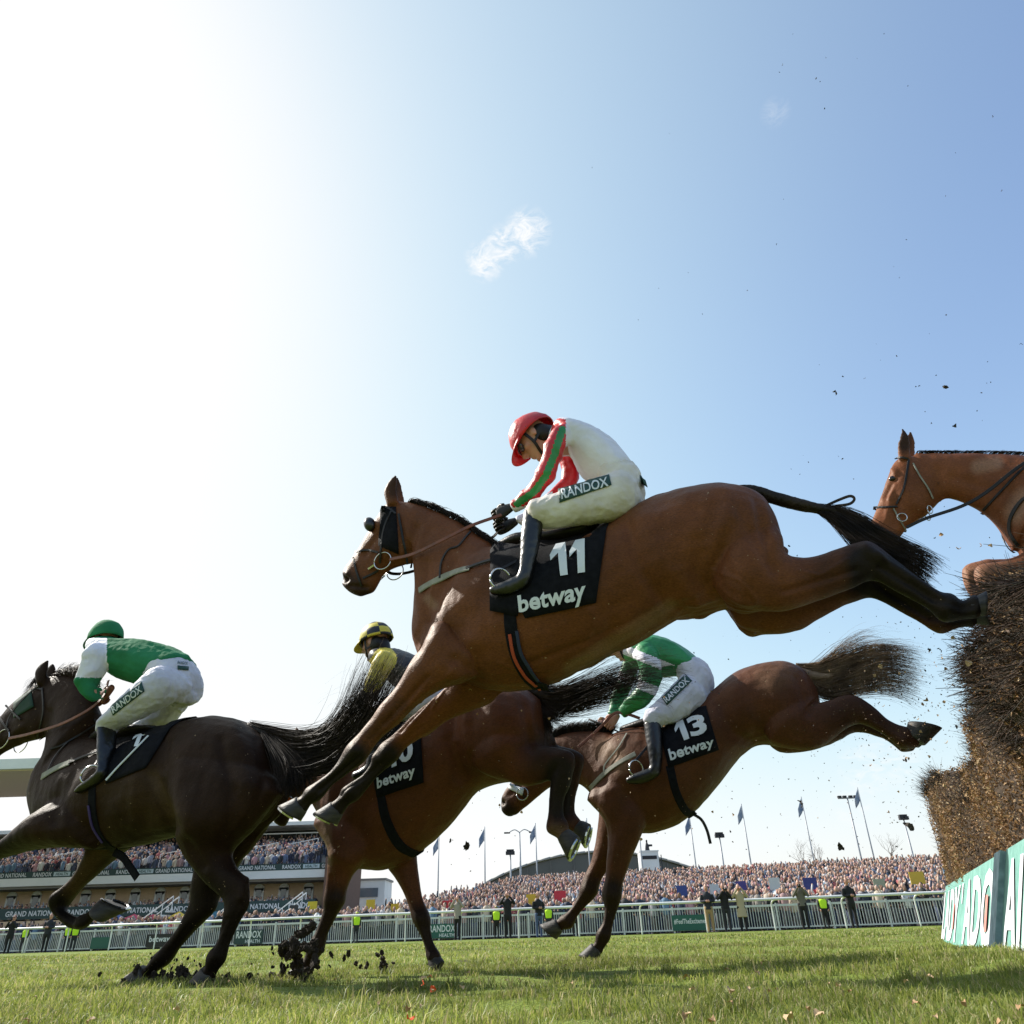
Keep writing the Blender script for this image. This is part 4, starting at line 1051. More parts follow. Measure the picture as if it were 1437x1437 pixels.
# streaming tail: dock + long hair flying up and back
tgL = Geo().loft(limb(PL, [(352, 1022, 9, 0, 1), (368, 1028, 8, 0, 1), (385, 1037, 7, 0, 1), (400, 1043, 5, 0, 1)]), seg=14)
tm = remesh(tgL, .01, 2); crumple(tm, .002, 40, None, 2); tm.materials.append(MT['hair']); tm.name = 'tail'; tlL = link(tm, 'tail', hL)
strands(PL, [[(350, 1016, .0), (385, 1024, .0), (425, 1032, .0), (462, 1022, .02), (488, 990, .03), (505, 950, .03), (520, 925, .03)],
             [(360, 1022, .0), (395, 1036, .0), (435, 1046, .0), (478, 1036, .02), (510, 1000, .03), (528, 960, .03), (548, 925, .03)],
             [(370, 1030, .0), (400, 1055, .02), (440, 1062, .02), (490, 1052, .02), (530, 1012, .03), (550, 975, .03), (565, 935, .03)],
             [(375, 1040, .05), (398, 1075, .07), (425, 1085, .05), (470, 1075, .03), (515, 1040, .03), (545, 1000, .03), (570, 960, .03)]], 1600, 'tail_hair', MT['hair'], tlL, jit=.034, r0=.0017, seed=15, wave=.03, fray=.45)
strands(PL, [[(368, 1030, .03), (385, 1060, .08), (395, 1085, .10), (400, 1110, .10)], [(378, 1036, .03), (398, 1062, .06), (412, 1090, .08), (414, 1120, .08)], [(388, 1036, .03), (415, 1062, .06), (430, 1082, .06), (436, 1096, .06)]], 900, 'tail_hair', MT['hair'], tlL, jit=.02, r0=.0017, seed=16, wave=.02, fray=.3)
strands(PL, [[(440, 1045, .02), (470, 1015, .02), (480, 980, .02), (470, 975, .02), (455, 985, .02)], [(450, 1040, .02), (488, 995, .02), (490, 960, .02), (478, 962, .02), (465, 975, .02)]], 12, 'tail_hair', MT['hair'], tlL, jit=.03, r0=.0008, seed=17, wave=.05)

def jkL(x, y, s):
    if s > .12 and seg_dist(np.array([[x, y]]), [(137, 908), (121, 962)])[0] < 24 and x < 152+(0 if y > 930 else -2):
        return 2 if y > 951 else 1
    if s < -.12 and x < 150: return 2 if y > 951 else 1
    return 0
fL = nrm(PL.h*.93-PL.n*.25+A3(0, 0, -.15)); uL = nrm(PL.h*.1+A3(0, 0, 1))
jL, BJL, BRL, _, hpL, _ = make_jockey('jockey with green back, white sleeves and a dark green cap on the left horse', PL,
  torso=[(140, 893, 140, 925, .10), (155, 888, 146, 945, .17), (180, 890, 168, 960, .20), (208, 895, 192, 966, .20), (235, 904, 212, 968, .18), (262, 918, 232, 962, .155)],
  arms=[[(147, 912, 17, .18), (138, 920, 17, .21), (128, 942, 16, .22), (121, 962, 15.5, .22), (132, 972, 12.5, .19), (146, 975, 9, .12)],
        [(147, 912, 16, -.18), (136, 930, 15, -.21), (126, 958, 13, -.20), (140, 975, 9, -.12)]],
  hips=[(240, 912, 212, 966, .155), (262, 924, 232, 976, .175), (270, 945, 240, 992, .175), (268, 962, 245, 990, .14)],
  thighs=[[(240, 955, 33, .11, .8), (218, 972, 30, .16, .8), (192, 990, 25, .20, .85), (170, 1006, 19, .23, .9), (152, 1018, 15, .24, .9), (148, 1028, 14, .24)],
          [(250, 965, 28, -.11, .8), (240, 985, 24, -.16, .8), (222, 1010, 19, -.2, .85), (200, 1024, 15, -.23, .9), (178, 1032, 13, -.24)]],
  boots=[[(149, 1018, 14, .245), (150, 1034, 14, .255), (149, 1052, 13, .27), (147, 1070, 11, .28), (146, 1084, 10.5, .29), (134, 1096, 11, .29, .8), (120, 1105, 9.5, .29, .9), (110, 1111, 6, .29, 1)],
         [(178, 1030, 13, -.25), (172, 1050, 12, -.27), (164, 1075, 10, -.28), (155, 1092, 10, -.29), (135, 1102, 8, -.29)]],
  headspec=(146, 902, .0, fL, uL, 1.0), hands=[(150, 972, .08, (-6, 6), .95), (146, 978, -.06, (-6, 6), .9)],
  jacket_mats=[MT['dgreen_s'], MT['white_s'], MT['dgreen_s']], breech_mat=MT['white_b'], helmet_mats=[MT['dgreen_s']], jk_paint=jkL, glove=MT['tan'], hood=MT['leather'])
pt = patch_on(BRL, PL, ((155, 992), (199, 957), (203, 970), (159, 1004)), .005, MT['patch'], jL, 'sponsor_patch', 10, 4, s_fb=.22)
text_on(BRL, PL, 'RANDOX', ((157, 993), (197, 962), (200, 970), (160, 1001)), .0095, MT['white_print'], pt, sub=1, s_fb=.22)
pt = patch_on(BRL, PL, ((249, 934), (264, 936), (264, 941), (249, 940)), .005, MT['patch'], jL, 'sponsor_patch', 4, 2)
text_on(BRL, PL, 'RANDOX', ((249, 928), (263, 930), (263, 934), (249, 932)), .006, MT['patch'], pt, sub=0, s_fb=.15)
for s in (1, -1): stirrup(PL, 128, 1090, .29*s, hL, (148, 1050))

# ================================================================== horse 10, landing in the middle
bay10 = coat_mat('brown_coat', (.112, .036, .014), (.068, .022, .010))
P10 = Plane(600, 1080, 4.75, 19)
legs10 = [
 [(480, 1150, 42, .12, .6), (490, 1190, 32, .15, .7), (478, 1222, 20, .15), (472, 1245, 15.5, .15), (469, 1264, 14.5, .15), (463, 1282, 11, .15), (452, 1308, 9.5, .15), (443, 1332, 11.5, .15), (434, 1348, 10, .15), (427, 1360, 12, .15)],
 [(545, 1160, 44, -.12, .6), (560, 1200, 26, -.14, .7), (574, 1235, 16, -.14), (583, 1265, 12.5, -.14), (591, 1288, 12.5, -.14), (596, 1306, 9, -.14), (602, 1325, 8, -.14), (608, 1342, 10, -.14), (610, 1350, 9, -.14)],
 [(715, 1020, 48, .13, .5), (705, 1058, 44, .17, .6), (735, 1072, 31, .16, .7), (768, 1072, 25, .16, .7), (790, 1072, 21, .16, .6), (788, 1092, 15, .16), (782, 1118, 12, .16), (780, 1142, 12, .16), (782, 1160, 15, .16), (790, 1170, 12, .16), (795, 1176, 14, .16)],
 [(735, 1030, 50, -.12, .45), (725, 1062, 36, -.14, .6), (755, 1070, 27, -.14, .7), (785, 1068, 22, -.14, .7), (805, 1070, 17, -.14, .6), (803, 1092, 12, -.14), (799, 1118, 10, -.14), (797, 1140, 10.5, -.14), (801, 1155, 13, -.14), (810, 1160, 11, -.14), (815, 1164, 13, -.14)],
]
secs10 = [(485, 1018, 452, 1150, .15), (505, 1008, 470, 1205, .22), (535, 1000, 515, 1222, .265), (570, 992, 556, 1216, .28), (605, 985, 594, 1190, .285), (640, 975, 630, 1155, .275), (675, 966, 664, 1112, .26), (705, 961, 705, 1100, .275), (735, 964, 745, 1096, .26), (758, 980, 765, 1070, .2)]
neck10 = [(425, 1035, 412, 1090, .07), (450, 1035, 420, 1105, .08), (475, 1030, 440, 1130, .11), (500, 1020, 456, 1160, .15)]
head10 = [(432, 1036, 440, 1070, .07), (418, 1042, 436, 1092, .085), (405, 1062, 430, 1104, .085), (396, 1088, 422, 1118, .065), (388, 1112, 414, 1130, .055), (383, 1130, 408, 1146, .052), (382, 1146, 402, 1158, .045)]
ears10 = [[(420, 1044, 7, .06, .6), (418, 1034, 7.5, .07, .4), (417, 1026, 5, .07, .4), (416, 1020, 2, .07, .5)],
          [(440, 1040, 7, -.06, .6), (443, 1032, 6, -.07, .4), (446, 1026, 4, -.07, .4), (448, 1020, 2, -.07, .5)]]
st10 = [([(500, 1060), (480, 1110), (470, 1150)], 11, -.009), ([(540, 1090), (510, 1140), (500, 1180)], 12, -.008), ([(640, 990), (632, 1040), (650, 1090)], 10, -.016), ([(655, 985), (650, 1020), (660, 1050)], 9, .012), ([(690, 980), (700, 1040)], 20, .010), ([(470, 1200), (500, 1215)], 8, .006), ([(466, 1230), (462, 1275)], 4, -.005), ([(735, 990), (745, 1050)], 6, -.007), ([(600, 1100), (590, 1170)], 8, .004)]
mk10 = [(0, [(470, 1262), (430, 1360)], 18, .9), (0, [(590, 1285), (610, 1355)], 16, .9), (0, [(770, 1060), (830, 1075)], 34, .8), (0, [(785, 1080), (785, 1130)], 30, 1), (0, [(383, 1140), (400, 1155)], 14, .9),
        (1, [(457, 1155), (458, 1210)], 7, .4), (1, [(780, 1165), (790, 1172)], 12, .35)]
hv10 = [((427, 1358), (420, 1370), 12.5, .15, False), ((610, 1348), (614, 1360), 11, -.14, False), ((793, 1174), (806, 1190), 14, .16, True), ((813, 1162), (825, 1172), 13, -.14, True)]
h10, B10 = make_horse('horse', 'bay horse wearing cloth 10, landing behind the highest horse with its hind legs tucked up', P10, secs10, neck10, head10, legs10, ears10, hv10, bay10, st10, mk10, vox=.010)
cl10 = saddle_cloth(B10, P10, (512, 1028), (590, 1012), (595, 1098), (530, 1120), h10, nu=12, nv=9)
text_on(B10, P10, '10', ((542, 1046), (581, 1036), (582, 1066), (546, 1080)), .020, MT['white_print'], cl10, tk=.035)
text_on(B10, P10, 'betway', ((530, 1092), (583, 1074), (585, 1092), (532, 1112)), .020, MT['white_print'], cl10, tk=.03)
Geo().loft([(P10.at(500, 1008, 0), A3(0, 0, .03), P10.n*.05), (P10.at(530, 1000, 0), A3(0, 0, .045), P10.n*.12), (P10.at(560, 994, 0), A3(0, 0, .045), P10.n*.14), (P10.at(580, 988, 0), A3(0, 0, .02), P10.n*.10)], seg=16, sub=4).obj('saddle', MT['leather'], h10)
straps(B10, P10, [[(535, 1115), (542, 1150), (560, 1185), (582, 1198)]], .06, MT['black_cloth'], h10, 'girth', off=.006)
straps(B10, P10, [[(404, 1064), (410, 1090), (404, 1112)], [(420, 1046), (424, 1052), (430, 1054)]], .013, MT['leather'], h10, 'bridle', off=.007)
patch_on(B10, P10, ((388, 1110), (410, 1118), (404, 1134), (385, 1128)), .012, mat('orange_noseband', (.55, .09, .02), .8), h10, 'noseband', 4, 4, thick=.012)
eye(B10, P10, 408, 1072, .016, h10)
ring(P10, (404, 1128), 8, .07, MT['steel'], h10, 'bit_ring', .0035)
strands(P10, [[(440, 1036, .02), (450, 1045, .08), (458, 1062, .11), (462, 1078, .12)], [(465, 1032, .02), (478, 1046, .10), (486, 1066, .13), (488, 1086, .14)], [(490, 1022, .02), (500, 1040, .12), (506, 1062, .16), (504, 1084, .17)]], 900, 'mane', MT['hair'], h10, jit=.02, r0=.0016, seed=23, wave=.025)
tg = Geo().loft(limb(P10, [(745, 970, 9, 0, 1), (762, 976, 8, 0, 1), (778, 980, 5, 0, 1)]), seg=14)
tm = remesh(tg, .01, 2); crumple(tm, .002, 40, None, 2); tm.materials.append(MT['hair']); tm.name = 'tail'; tl10 = link(tm, 'tail', h10)
strands(P10, [[(748, 964, .0), (785, 966, .0), (825, 952, .0), (865, 938, .02), (905, 932, .03), (940, 938, .03)],
              [(750, 972, .0), (785, 978, .0), (830, 968, .0), (875, 952, .02), (915, 945, .03), (950, 952, .03)],
              [(752, 980, .0), (785, 990, .0), (825, 982, .0), (870, 966, .02), (915, 958, .03), (938, 972, .03)],
              [(750, 985, .0), (775, 998, .0), (800, 998, .0), (830, 985, .02), (865, 975, .03), (905, 972, .03)]], 850, 'tail_hair', MT['hair'], tl10, jit=.04, r0=.0013, seed=25, wave=.035, fray=.6)
strands(P10, [[(745, 975, .0), (758, 1000, .02), (760, 1025, .03), (758, 1050, .03)], [(758, 980, .0), (772, 1000, .02), (785, 1004, .03), (800, 996, .03)]], 500, 'tail_hair', MT['hair'], tl10, jit=.02, r0=.0016, seed=26)

def jk10(x, y, s):
    if s > .08 and seg_dist(np.array([[x, y]]), [(540, 925), (520, 955)])[0] < 17: return 1
    return 0
f10 = nrm(P10.h*.95+A3(0, 0, -.22)-P10.n*.15); u10 = nrm(P10.h*.15+A3(0, 0, 1))
j10, _, _, _, _, _ = make_jockey('jockey with a yellow and black chequered cap, half hidden behind the highest horse', P10,
  torso=[(528, 912, 528, 940, .10), (542, 909, 536, 950, .17), (565, 912, 552, 965, .19), (590, 922, 570, 975, .19), (615, 938, 585, 985, .17)],
  arms=[[(545, 924, 15, .17), (538, 930, 14, .20), (528, 950, 13, .21), (522, 968, 12, .20), (508, 985, 10, .14), (498, 998, 8, .09)],
        [(545, 926, 14, -.17), (530, 950, 12, -.21), (520, 972, 11, -.18), (500, 1000, 8, -.08)]],
  hips=[(600, 930, 582, 985, .15), (622, 942, 600, 990, .165), (632, 958, 612, 995, .14)],
  thighs=[[(605, 970, 28, .12, .8), (580, 985, 26, .17, .8), (552, 996, 21, .22, .9), (530, 1006, 17, .24, .9)],
          [(605, 970, 28, -.12, .8), (580, 985, 26, -.17, .8), (552, 996, 21, -.22, .9), (530, 1006, 17, -.24, .9)]],
  boots=[[(530, 1004, 13, .25), (528, 1030, 13, .28), (525, 1060, 11, .29), (520, 1080, 10, .29), (500, 1090, 8, .29)],
         [(530, 1004, 13, -.25), (528, 1030, 13, -.28), (525, 1060, 11, -.29), (520, 1080, 10, -.29), (500, 1090, 8, -.29)]],
  headspec=(527, 903, .0, f10, u10, .97), hands=[(492, 1003, .07, (-6, 5), .9), (494, 1005, -.07, (-6, 5), .9)],
  jacket_mats=[MT['black_s'], MT['yellow_s']], breech_mat=MT['white_b'], helmet_mats=[MT['yellow_s'], MT['black_s']],
  panels=lambda i, j: ((i+1)//3 + j//3) % 2, jk_paint=jk10, glove=MT['leather'], hood=MT['leather'], peak=MT['yellow_s'])

# ================================================================== horse 13, right of centre, touching down
bay13 = coat_mat('dark_brown_coat', (.10, .034, .014), (.062, .021, .009), light=(.25, .15, .08))
P13 = Plane(980, 1060, 5.4, 18)
legs13 = [
 [(865, 1110, 44, .12, .6), (878, 1150, 30, .15, .7), (871, 1195, 19, .15), (862, 1232, 13.5, .15), (858, 1256, 13, .15), (857, 1275, 9.5, .15), (853, 1296, 9, .15), (847, 1312, 10.5, .15), (841, 1326, 9.5, .15), (835, 1334, 11, .15)],
 [(880, 1130, 42, -.12, .6), (862, 1175, 26, -.14, .7), (845, 1208, 15, -.14), (832, 1232, 12.5, -.14), (826, 1250, 12, -.14), (816, 1266, 9, -.14), (804, 1282, 8.5, -.14), (795, 1294, 11, -.14), (786, 1298, 9, -.14), (780, 1301, 11, -.14)],
 [(1108, 985, 40, .13, .5), (1112, 1012, 44, .16, .6), (1140, 1020, 33, .15, .7), (1170, 1006, 25, .15, .7), (1196, 996, 22, .15, .6), (1218, 1004, 15, .15), (1240, 1018, 12, .15), (1256, 1028, 13, .15), (1270, 1036, 15, .15), (1283, 1038, 14, .15)],
 [(1090, 1000, 38, -.12, .45), (1108, 1025, 34, -.14, .6), (1140, 1026, 27, -.14, .7), (1172, 1018, 22, -.14, .7), (1198, 1010, 19, -.14, .6), (1222, 1018, 13, -.14), (1244, 1028, 11, -.14), (1260, 1036, 12, -.14), (1270, 1042, 13, -.14), (1279, 1043, 12, -.14)],
]
secs13 = [(862, 1030, 828, 1105, .15), (880, 1022, 842, 1145, .22), (905, 1018, 880, 1168, .265), (935, 1014, 920, 1168, .28), (965, 1000, 960, 1152, .285), (995, 975, 1000, 1112, .275), (1025, 948, 1040, 1062, .255), (1062, 932, 1072, 1046, .27), (1098, 928, 1110, 1050, .275), (1125, 938, 1140, 1035, .22), (1143, 962, 1150, 1010, .13)]
neck13 = [(775, 1035, 768, 1090, .075), (800, 1028, 795, 1098, .09), (830, 1026, 815, 1102, .11), (858, 1028, 830, 1115, .15)]
head13 = [(772, 1036, 790, 1080, .07), (757, 1048, 782, 1098, .087), (743, 1066, 768, 1108, .085), (730, 1082, 756, 1118, .068), (719, 1096, 744, 1128, .057), (708, 1110, 734, 1136, .053), (702, 1124, 726, 1143, .050), (703, 1134, 720, 1145, .042)]
ears13 = [[(765, 1040, 7, .06, .6), (760, 1026, 7.5, .07, .4), (760, 1016, 5, .07, .4), (761, 1008, 2, .07, .5)],
          [(772, 1040, 7, -.06, .6), (770, 1026, 7, -.07, .4), (770, 1016, 5, -.07, .4), (770, 1008, 2, -.07, .5)]]
st13 = [([(860, 1060), (838, 1110)], 10, -.009), ([(900, 1080), (870, 1140), (862, 1170)], 12, -.008), ([(1010, 990), (1030, 1030), (1062, 1045)], 8, -.009), ([(1035, 970), (1050, 1010)], 14, .010), ([(1120, 950), (1135, 1000)], 6, -.009), ([(1090, 960), (1105, 1010)], 18, .010), ([(870, 1180), (862, 1240)], 3.5, -.005), ([(850, 1190), (830, 1230)], 3.5, -.005), ([(704, 1126)], 4, -.014), ([(735, 1095), (715, 1115)], 4, -.005), ([(745, 1100), (725, 1125)], 4, .004), ([(940, 1090), (935, 1150)], 8, .004)]
mk13 = [(0, [(860, 1250), (835, 1340)], 20, .9), (0, [(828, 1245), (780, 1305)], 18, .8), (0, [(1200, 1000), (1300, 1030)], 40, .55), (0, [(703, 1130), (715, 1142)], 12, .9),
        (1, [(850, 1052), (870, 1070)], 14, .45, .0, 1), (1, [(1080, 950), (1100, 940)], 20, .2)]  # the pale rump blob paints sunlight on the croup
hv13 = [((835, 1333), (826, 1347), 12, .15, False), ((782, 1300), (770, 1309), 12, -.14, False), ((1286, 1036), (1296, 1017), 20, .15, False, 0, True), ((1280, 1040), (1290, 1024), 17, -.14, False, 0, True)]
h13, B13 = make_horse('horse', 'dark brown horse wearing cloth 13, touching down on one foreleg nearest the fence', P13, secs13, neck13, head13, legs13, ears13, hv13, bay13, st13, mk13, vox=.010)
cl13 = saddle_cloth(B13, P13, (925, 1018), (992, 994), (1008, 1052), (938, 1078), h13, nu=12, nv=9)
text_on(B13, P13, '13', ((945, 1018), (988, 1002), (994, 1028), (954, 1043)), .020, MT['white_print'], cl13, tk=.035)
text_on(B13, P13, 'betway', ((938, 1053), (1000, 1034), (1002, 1050), (943, 1073)), .020, MT['white_print'], cl13, tk=.03)
Geo().loft([(P13.at(875, 1024, 0), A3(0, 0, .03), P13.n*.05), (P13.at(905, 1018, 0), A3(0, 0, .045), P13.n*.12), (P13.at(935, 1014, 0), A3(0, 0, .045), P13.n*.14), (P13.at(970, 997, 0), A3(0, 0, .02), P13.n*.10)], seg=16, sub=4).obj('saddle', MT['leather'], h13)
straps(B13, P13, [[(940, 1075), (948, 1110), (962, 1138), (975, 1142)]], .055, MT['black_cloth'], h13, 'girth', off=.006)
free_ribbon(P13, [(972, 1142, 0), (984, 1150, 0), (992, 1165, 0), (997, 1184, 0)], .02, .006, MT['leather'], h13, 'girth_end')
straps(B13, P13, [[(829, 1106), (848, 1086), (870, 1070), (892, 1058)]], .035, MT['elastic'], h13, 'breast_girth', off=.006)
straps(B13, P13, [[(880, 1030), (868, 1050), (850, 1072), (848, 1082)]], .012, MT['elastic'], h13, 'neck_strap', off=.006)
straps(B13, P13, [[(757, 1052), (750, 1075), (738, 1100)], [(719, 1096), (730, 1108), (738, 1122)]], .013, MT['leather'], h13, 'bridle', off=.007)
patch_on(B13, P13, ((716, 1100), (736, 1107), (733, 1116), (714, 1107)), .010, MT['white_print'], h13, 'noseband', 4, 4, thick=.014)
eye(B13, P13, 748, 1070, .016, h13)
ring(P13, (733, 1114), 8, .07, MT['steel'], h13, 'bit_ring', .0035)
strands(P13, [[(775, 1036, .01), (776, 1028, .02), (780, 1024, .02), (786, 1022, .03)], [(800, 1030, .01), (802, 1022, .02), (806, 1017, .02), (812, 1015, .03)], [(825, 1028, .01), (828, 1020, .02), (832, 1015, .02), (838, 1013, .03)], [(858, 1030, .01), (862, 1024, .02), (866, 1020, .02), (872, 1020, .03)]], 1300, 'mane', MT['hair'], h13, jit=.009, r0=.0016, seed=33, fray=.4, wave=.01)
tg = Geo().loft(limb(P13, [(1117, 942, 8, 0, 1), (1135, 948, 8, 0, 1), (1155, 950, 6, 0, 1), (1170, 948, 4, 0, 1)]), seg=14)
tm = remesh(tg, .01, 2); crumple(tm, .002, 40, None, 2); tm.materials.append(MT['hair_brown']); tm.name = 'tail'; tl13 = link(tm, 'tail', h13)
strands(P13, [[(1118, 932, .0), (1150, 932, .0), (1185, 918, .0), (1220, 905, .02), (1255, 905, .03), (1285, 912, .03)],
              [(1120, 940, .0), (1155, 946, .0), (1190, 936, .0), (1225, 926, .02), (1260, 926, .03), (1290, 934, .03)],
              [(1125, 948, .0), (1158, 962, .0), (1192, 956, .0), (1225, 946, .02), (1260, 948, .03), (1290, 956, .03)],
              [(1130, 955, .0), (1155, 980, .0), (1188, 978, .0), (1222, 970, .02), (1258, 972, .03), (1286, 984, .03)]], 1300, 'tail_hair', MT['hair_brown'], tl13, jit=.02, r0=.0014, seed=35, wave=.03, fray=.25)
strands(P13, [[(1130, 940, .0), (1160, 925, .0), (1185, 908, .0), (1210, 898, .02), (1235, 897, .03)], [(1140, 940, .0), (1170, 920, .0), (1198, 900, .0), (1225, 893, .02), (1255, 905, .03)]], 120, 'tail_hair', MT['hair_brown'], tl13, jit=.03, r0=.001, seed=36, wave=.04)

def jk13(x, y, s):
    p = np.array([[x, y]])
    if abs(s) > .13 or x < 905:
        t = seg_dist(p, [(905, 906), (870, 985)])[0]
        # white hoops and a white seam on the sleeves
        a = (y-900)*.85-(x-905)*.35
        if 14 < a < 26 or 48 < a < 60: return 1
    return 0
f13 = nrm(P13.h*.85+A3(0, 0, -.5)); u13 = nrm(P13.h*.5+A3(0, 0, .85))
j13, BJ13, BR13, _, _, _ = make_jockey('jockey in green with white-hooped sleeves, leaning back on horse 13', P13,
  torso=[(880, 905, 880, 930, .10), (895, 896, 890, 938, .16), (915, 892, 908, 945, .19), (938, 897, 924, 950, .19), (960, 908, 940, 948, .17), (983, 928, 958, 945, .155)],
  arms=[[(900, 915, 16, .17), (908, 922, 16, .20), (913, 945, 16, .21), (908, 968, 15, .21), (892, 985, 13, .18), (872, 1000, 8, .12)],
        [(900, 905, 14, -.17), (888, 925, 13, -.20), (878, 955, 12, -.2), (868, 980, 11, -.16), (860, 1003, 8, -.09)]],
  hips=[(970, 920, 948, 944, .15), (990, 930, 955, 962, .17), (1001, 950, 962, 985, .175), (1001, 972, 975, 1000, .14)],
  thighs=[[(975, 968, 27, .12, .8), (955, 985, 25, .17, .8), (935, 998, 20, .21, .85), (918, 1008, 16, .23, .9), (914, 1016, 14, .24)],
          [(975, 972, 25, -.12, .8), (955, 990, 23, -.17, .8), (935, 1003, 18, -.21, .85), (920, 1014, 15, -.23, .9)]],
  boots=[[(915, 1014, 12, .245), (917, 1030, 12, .26), (919, 1050, 11, .28), (920, 1068, 9.5, .29), (918, 1082, 9, .30), (905, 1089, 9, .30, .8), (892, 1093, 8, .30, .9), (882, 1095, 5, .30, 1)],
         [(915, 1018, 12, -.245), (912, 1040, 11, -.27), (908, 1065, 9, -.29), (900, 1085, 9, -.3), (882, 1095, 6, -.30)]],
  headspec=(872, 904, .0, f13, u13, 1.0), hands=[(860, 1010, .08, (-8, 8), 1.0), (850, 1014, -.06, (-8, 8), .95)],
  jacket_mats=[MT['green_s'], MT['white_s']], breech_mat=MT['white_b'], helmet_mats=[MT['green_s']], jk_paint=jk13, glove=None)
pt = patch_on(BR13, P13, ((929, 980), (962, 947), (971, 956), (936, 990)), .005, MT['patch'], j13, 'sponsor_patch', 8, 4, s_fb=.2)
text_on(BR13, P13, 'RANDOX', ((931, 981), (962, 951), (968, 957), (936, 987)), .009, MT['white_print'], pt, sub=1, s_fb=.2)
free_ribbon(P13, [(812, 1048, .12), (828, 1034, .11), (845, 1018, .10)], .02, .004, MT['tan'], h13, 'rein')
free_ribbon(P13, [(845, 1018, .10), (862, 1001, .13), (880, 1002, .14), (898, 1008, .14)], .022, .006, MT['tan'], h13, 'rein')
g = Geo().tube([P13.at(826, 1009, .06), P13.at(848, 1018, .05), P13.at(875, 1030, .04)], [.007, .007, .005], 8)
w13 = g.obj('whip', MT['leather']); tag(w13, 'thin black whip held by the jockey of horse 13', 'whip')
for s in (1, -1): stirrup(P13, 893, 1080, .30*s, h13, (915, 1040))

# ================================================================== chestnut horse still behind the fence
chn = coat_mat('chestnut_coat', (.205, .068, .026), (.125, .041, .017), light=(.42, .27, .19))
PF = Plane(1330, 690, 4.9, 18)
headF = [(1290, 640, 1322, 700, .07), (1266, 642, 1313, 712, .085), (1252, 652, 1302, 722, .09), (1245, 670, 1290, 728, .082), (1239, 688, 1282, 734, .068), (1232, 706, 1274, 740, .058), (1226, 724, 1268, 748, .055), (1220, 740, 1260, 758, .055), (1222, 754, 1252, 768, .048)]
neckF = [(1284, 636, 1318, 706, .075), (1310, 636, 1332, 700, .08), (1345, 636, 1352, 706, .09), (1385, 636, 1378, 720, .10), (1425, 638, 1400, 742, .13), (1470, 642, 1420, 775, .17)]
secsF = [(1480, 640, 1425, 770, .15), (1520, 640, 1455, 825, .23), (1570, 645, 1520, 870, .28), (1640, 665, 1600, 885, .29), (1710, 685, 1690, 885, .29), (1780, 700, 1780, 880, .27), (1850, 715, 1850, 900, .27), (1900, 750, 1900, 880, .2)]
legsF = [
 [(1500, 790, 40, .12, .6), (1455, 795, 28, .15, .7), (1425, 802, 20, .15), (1400, 806, 18, .15), (1385, 808, 18.5, .15), (1388, 826, 14, .15), (1405, 842, 12, .15), (1425, 852, 12, .15), (1440, 850, 12, .15)],
 [(1500, 800, 36, -.12, .6), (1450, 798, 26, -.14, .7), (1410, 802, 18, -.14), (1380, 804, 17, -.14), (1365, 808, 16, -.14), (1368, 826, 12, -.14), (1390, 842, 11, -.14), (1410, 850, 11, -.14)],
 [(1850, 820, 60, .13, .45), (1840, 890, 46, .16, .6), (1880, 950, 32, .16), (1930, 990, 26, .16), (1950, 1060, 16, .16), (1955, 1120, 15, .16)],
 [(1850, 820, 60, -.13, .45), (1850, 890, 46, -.16, .6), (1890, 950, 32, -.16), (1940, 990, 26, -.16), (1960, 1060, 16, -.16), (1965, 1120, 15, -.16)],
]
earsF = [[(1270, 645, 9, .055, .6), (1268, 627, 9, .06, .35), (1270, 614, 7, .065, .35), (1266, 602, 2.5, .065, .5)],
         [(1276, 645, 8, -.055, .6), (1277, 628, 8, -.06, .35), (1278, 616, 6, -.065, .35), (1277, 606, 2.5, -.065, .5)]]
stF = [([(1318, 660), (1320, 700)], 8, -.008), ([(1340, 670), (1400, 690)], 7, -.005), ([(1243, 695), (1262, 665)], 4, -.006, .02, .2), ([(1250, 700), (1243, 730)], 4, .004), ([(1272, 690), (1290, 712)], 12, .006), ([(1260, 700), (1256, 735)], 4, -.004), ([(1228, 748)], 4, -.014), ([(1232, 760), (1252, 752)], 2.5, -.006), ([(1252, 660), (1258, 666)], 5, .007, .03, .2), ([(1255, 680), (1248, 700)], 3, .004), ([(1420, 690), (1440, 760)], 10, -.008)]
mkF = [(0, [(1268, 602), (1269, 625)], 10, .85), (0, [(1224, 756), (1250, 766)], 16, .75), (1, [(1372, 655), (1398, 650)], 9, .35, .05, 1), (1, [(1425, 720), (1437, 700)], 14, .4), (1, [(1350, 810), (1400, 812)], 26, .25)]
hF, BF = make_horse('horse', 'chestnut horse at the far right, head and knees just clearing the brush fence', PF, secsF, neckF, headF, legsF, earsF, [((1410, 850), (1424, 856), 13, -.14, False), ((1440, 850), (1454, 856), 13, .15, False)], chn, stF, mkF, vox=.010, smooth=4)
eye(BF, PF, 1252.5, 671, .026, hF)
straps(BF, PF, [[(1275, 645), (1273, 662), (1268, 688), (1258, 708)], [(1226, 712), (1242, 712), (1260, 711)], [(1256, 644), (1264, 642), (1274, 644)]], .014, MT['leather'], hF, 'bridle', off=.006)
straps(BF, PF, [[(1281, 651), (1290, 668), (1302, 686), (1308, 700)], [(1253, 714), (1259, 724), (1270, 744)]], .010, MT['elastic'], hF, 'bridle_strap', off=.007)
ring(PF, (1266, 726), 7, .07, MT['steel'], hF, 'bit_ring', .0035)
ring(PF, (1305, 715), 7, .05, MT['steel'], hF, 'martingale_ring', .0035, tilt=.5)
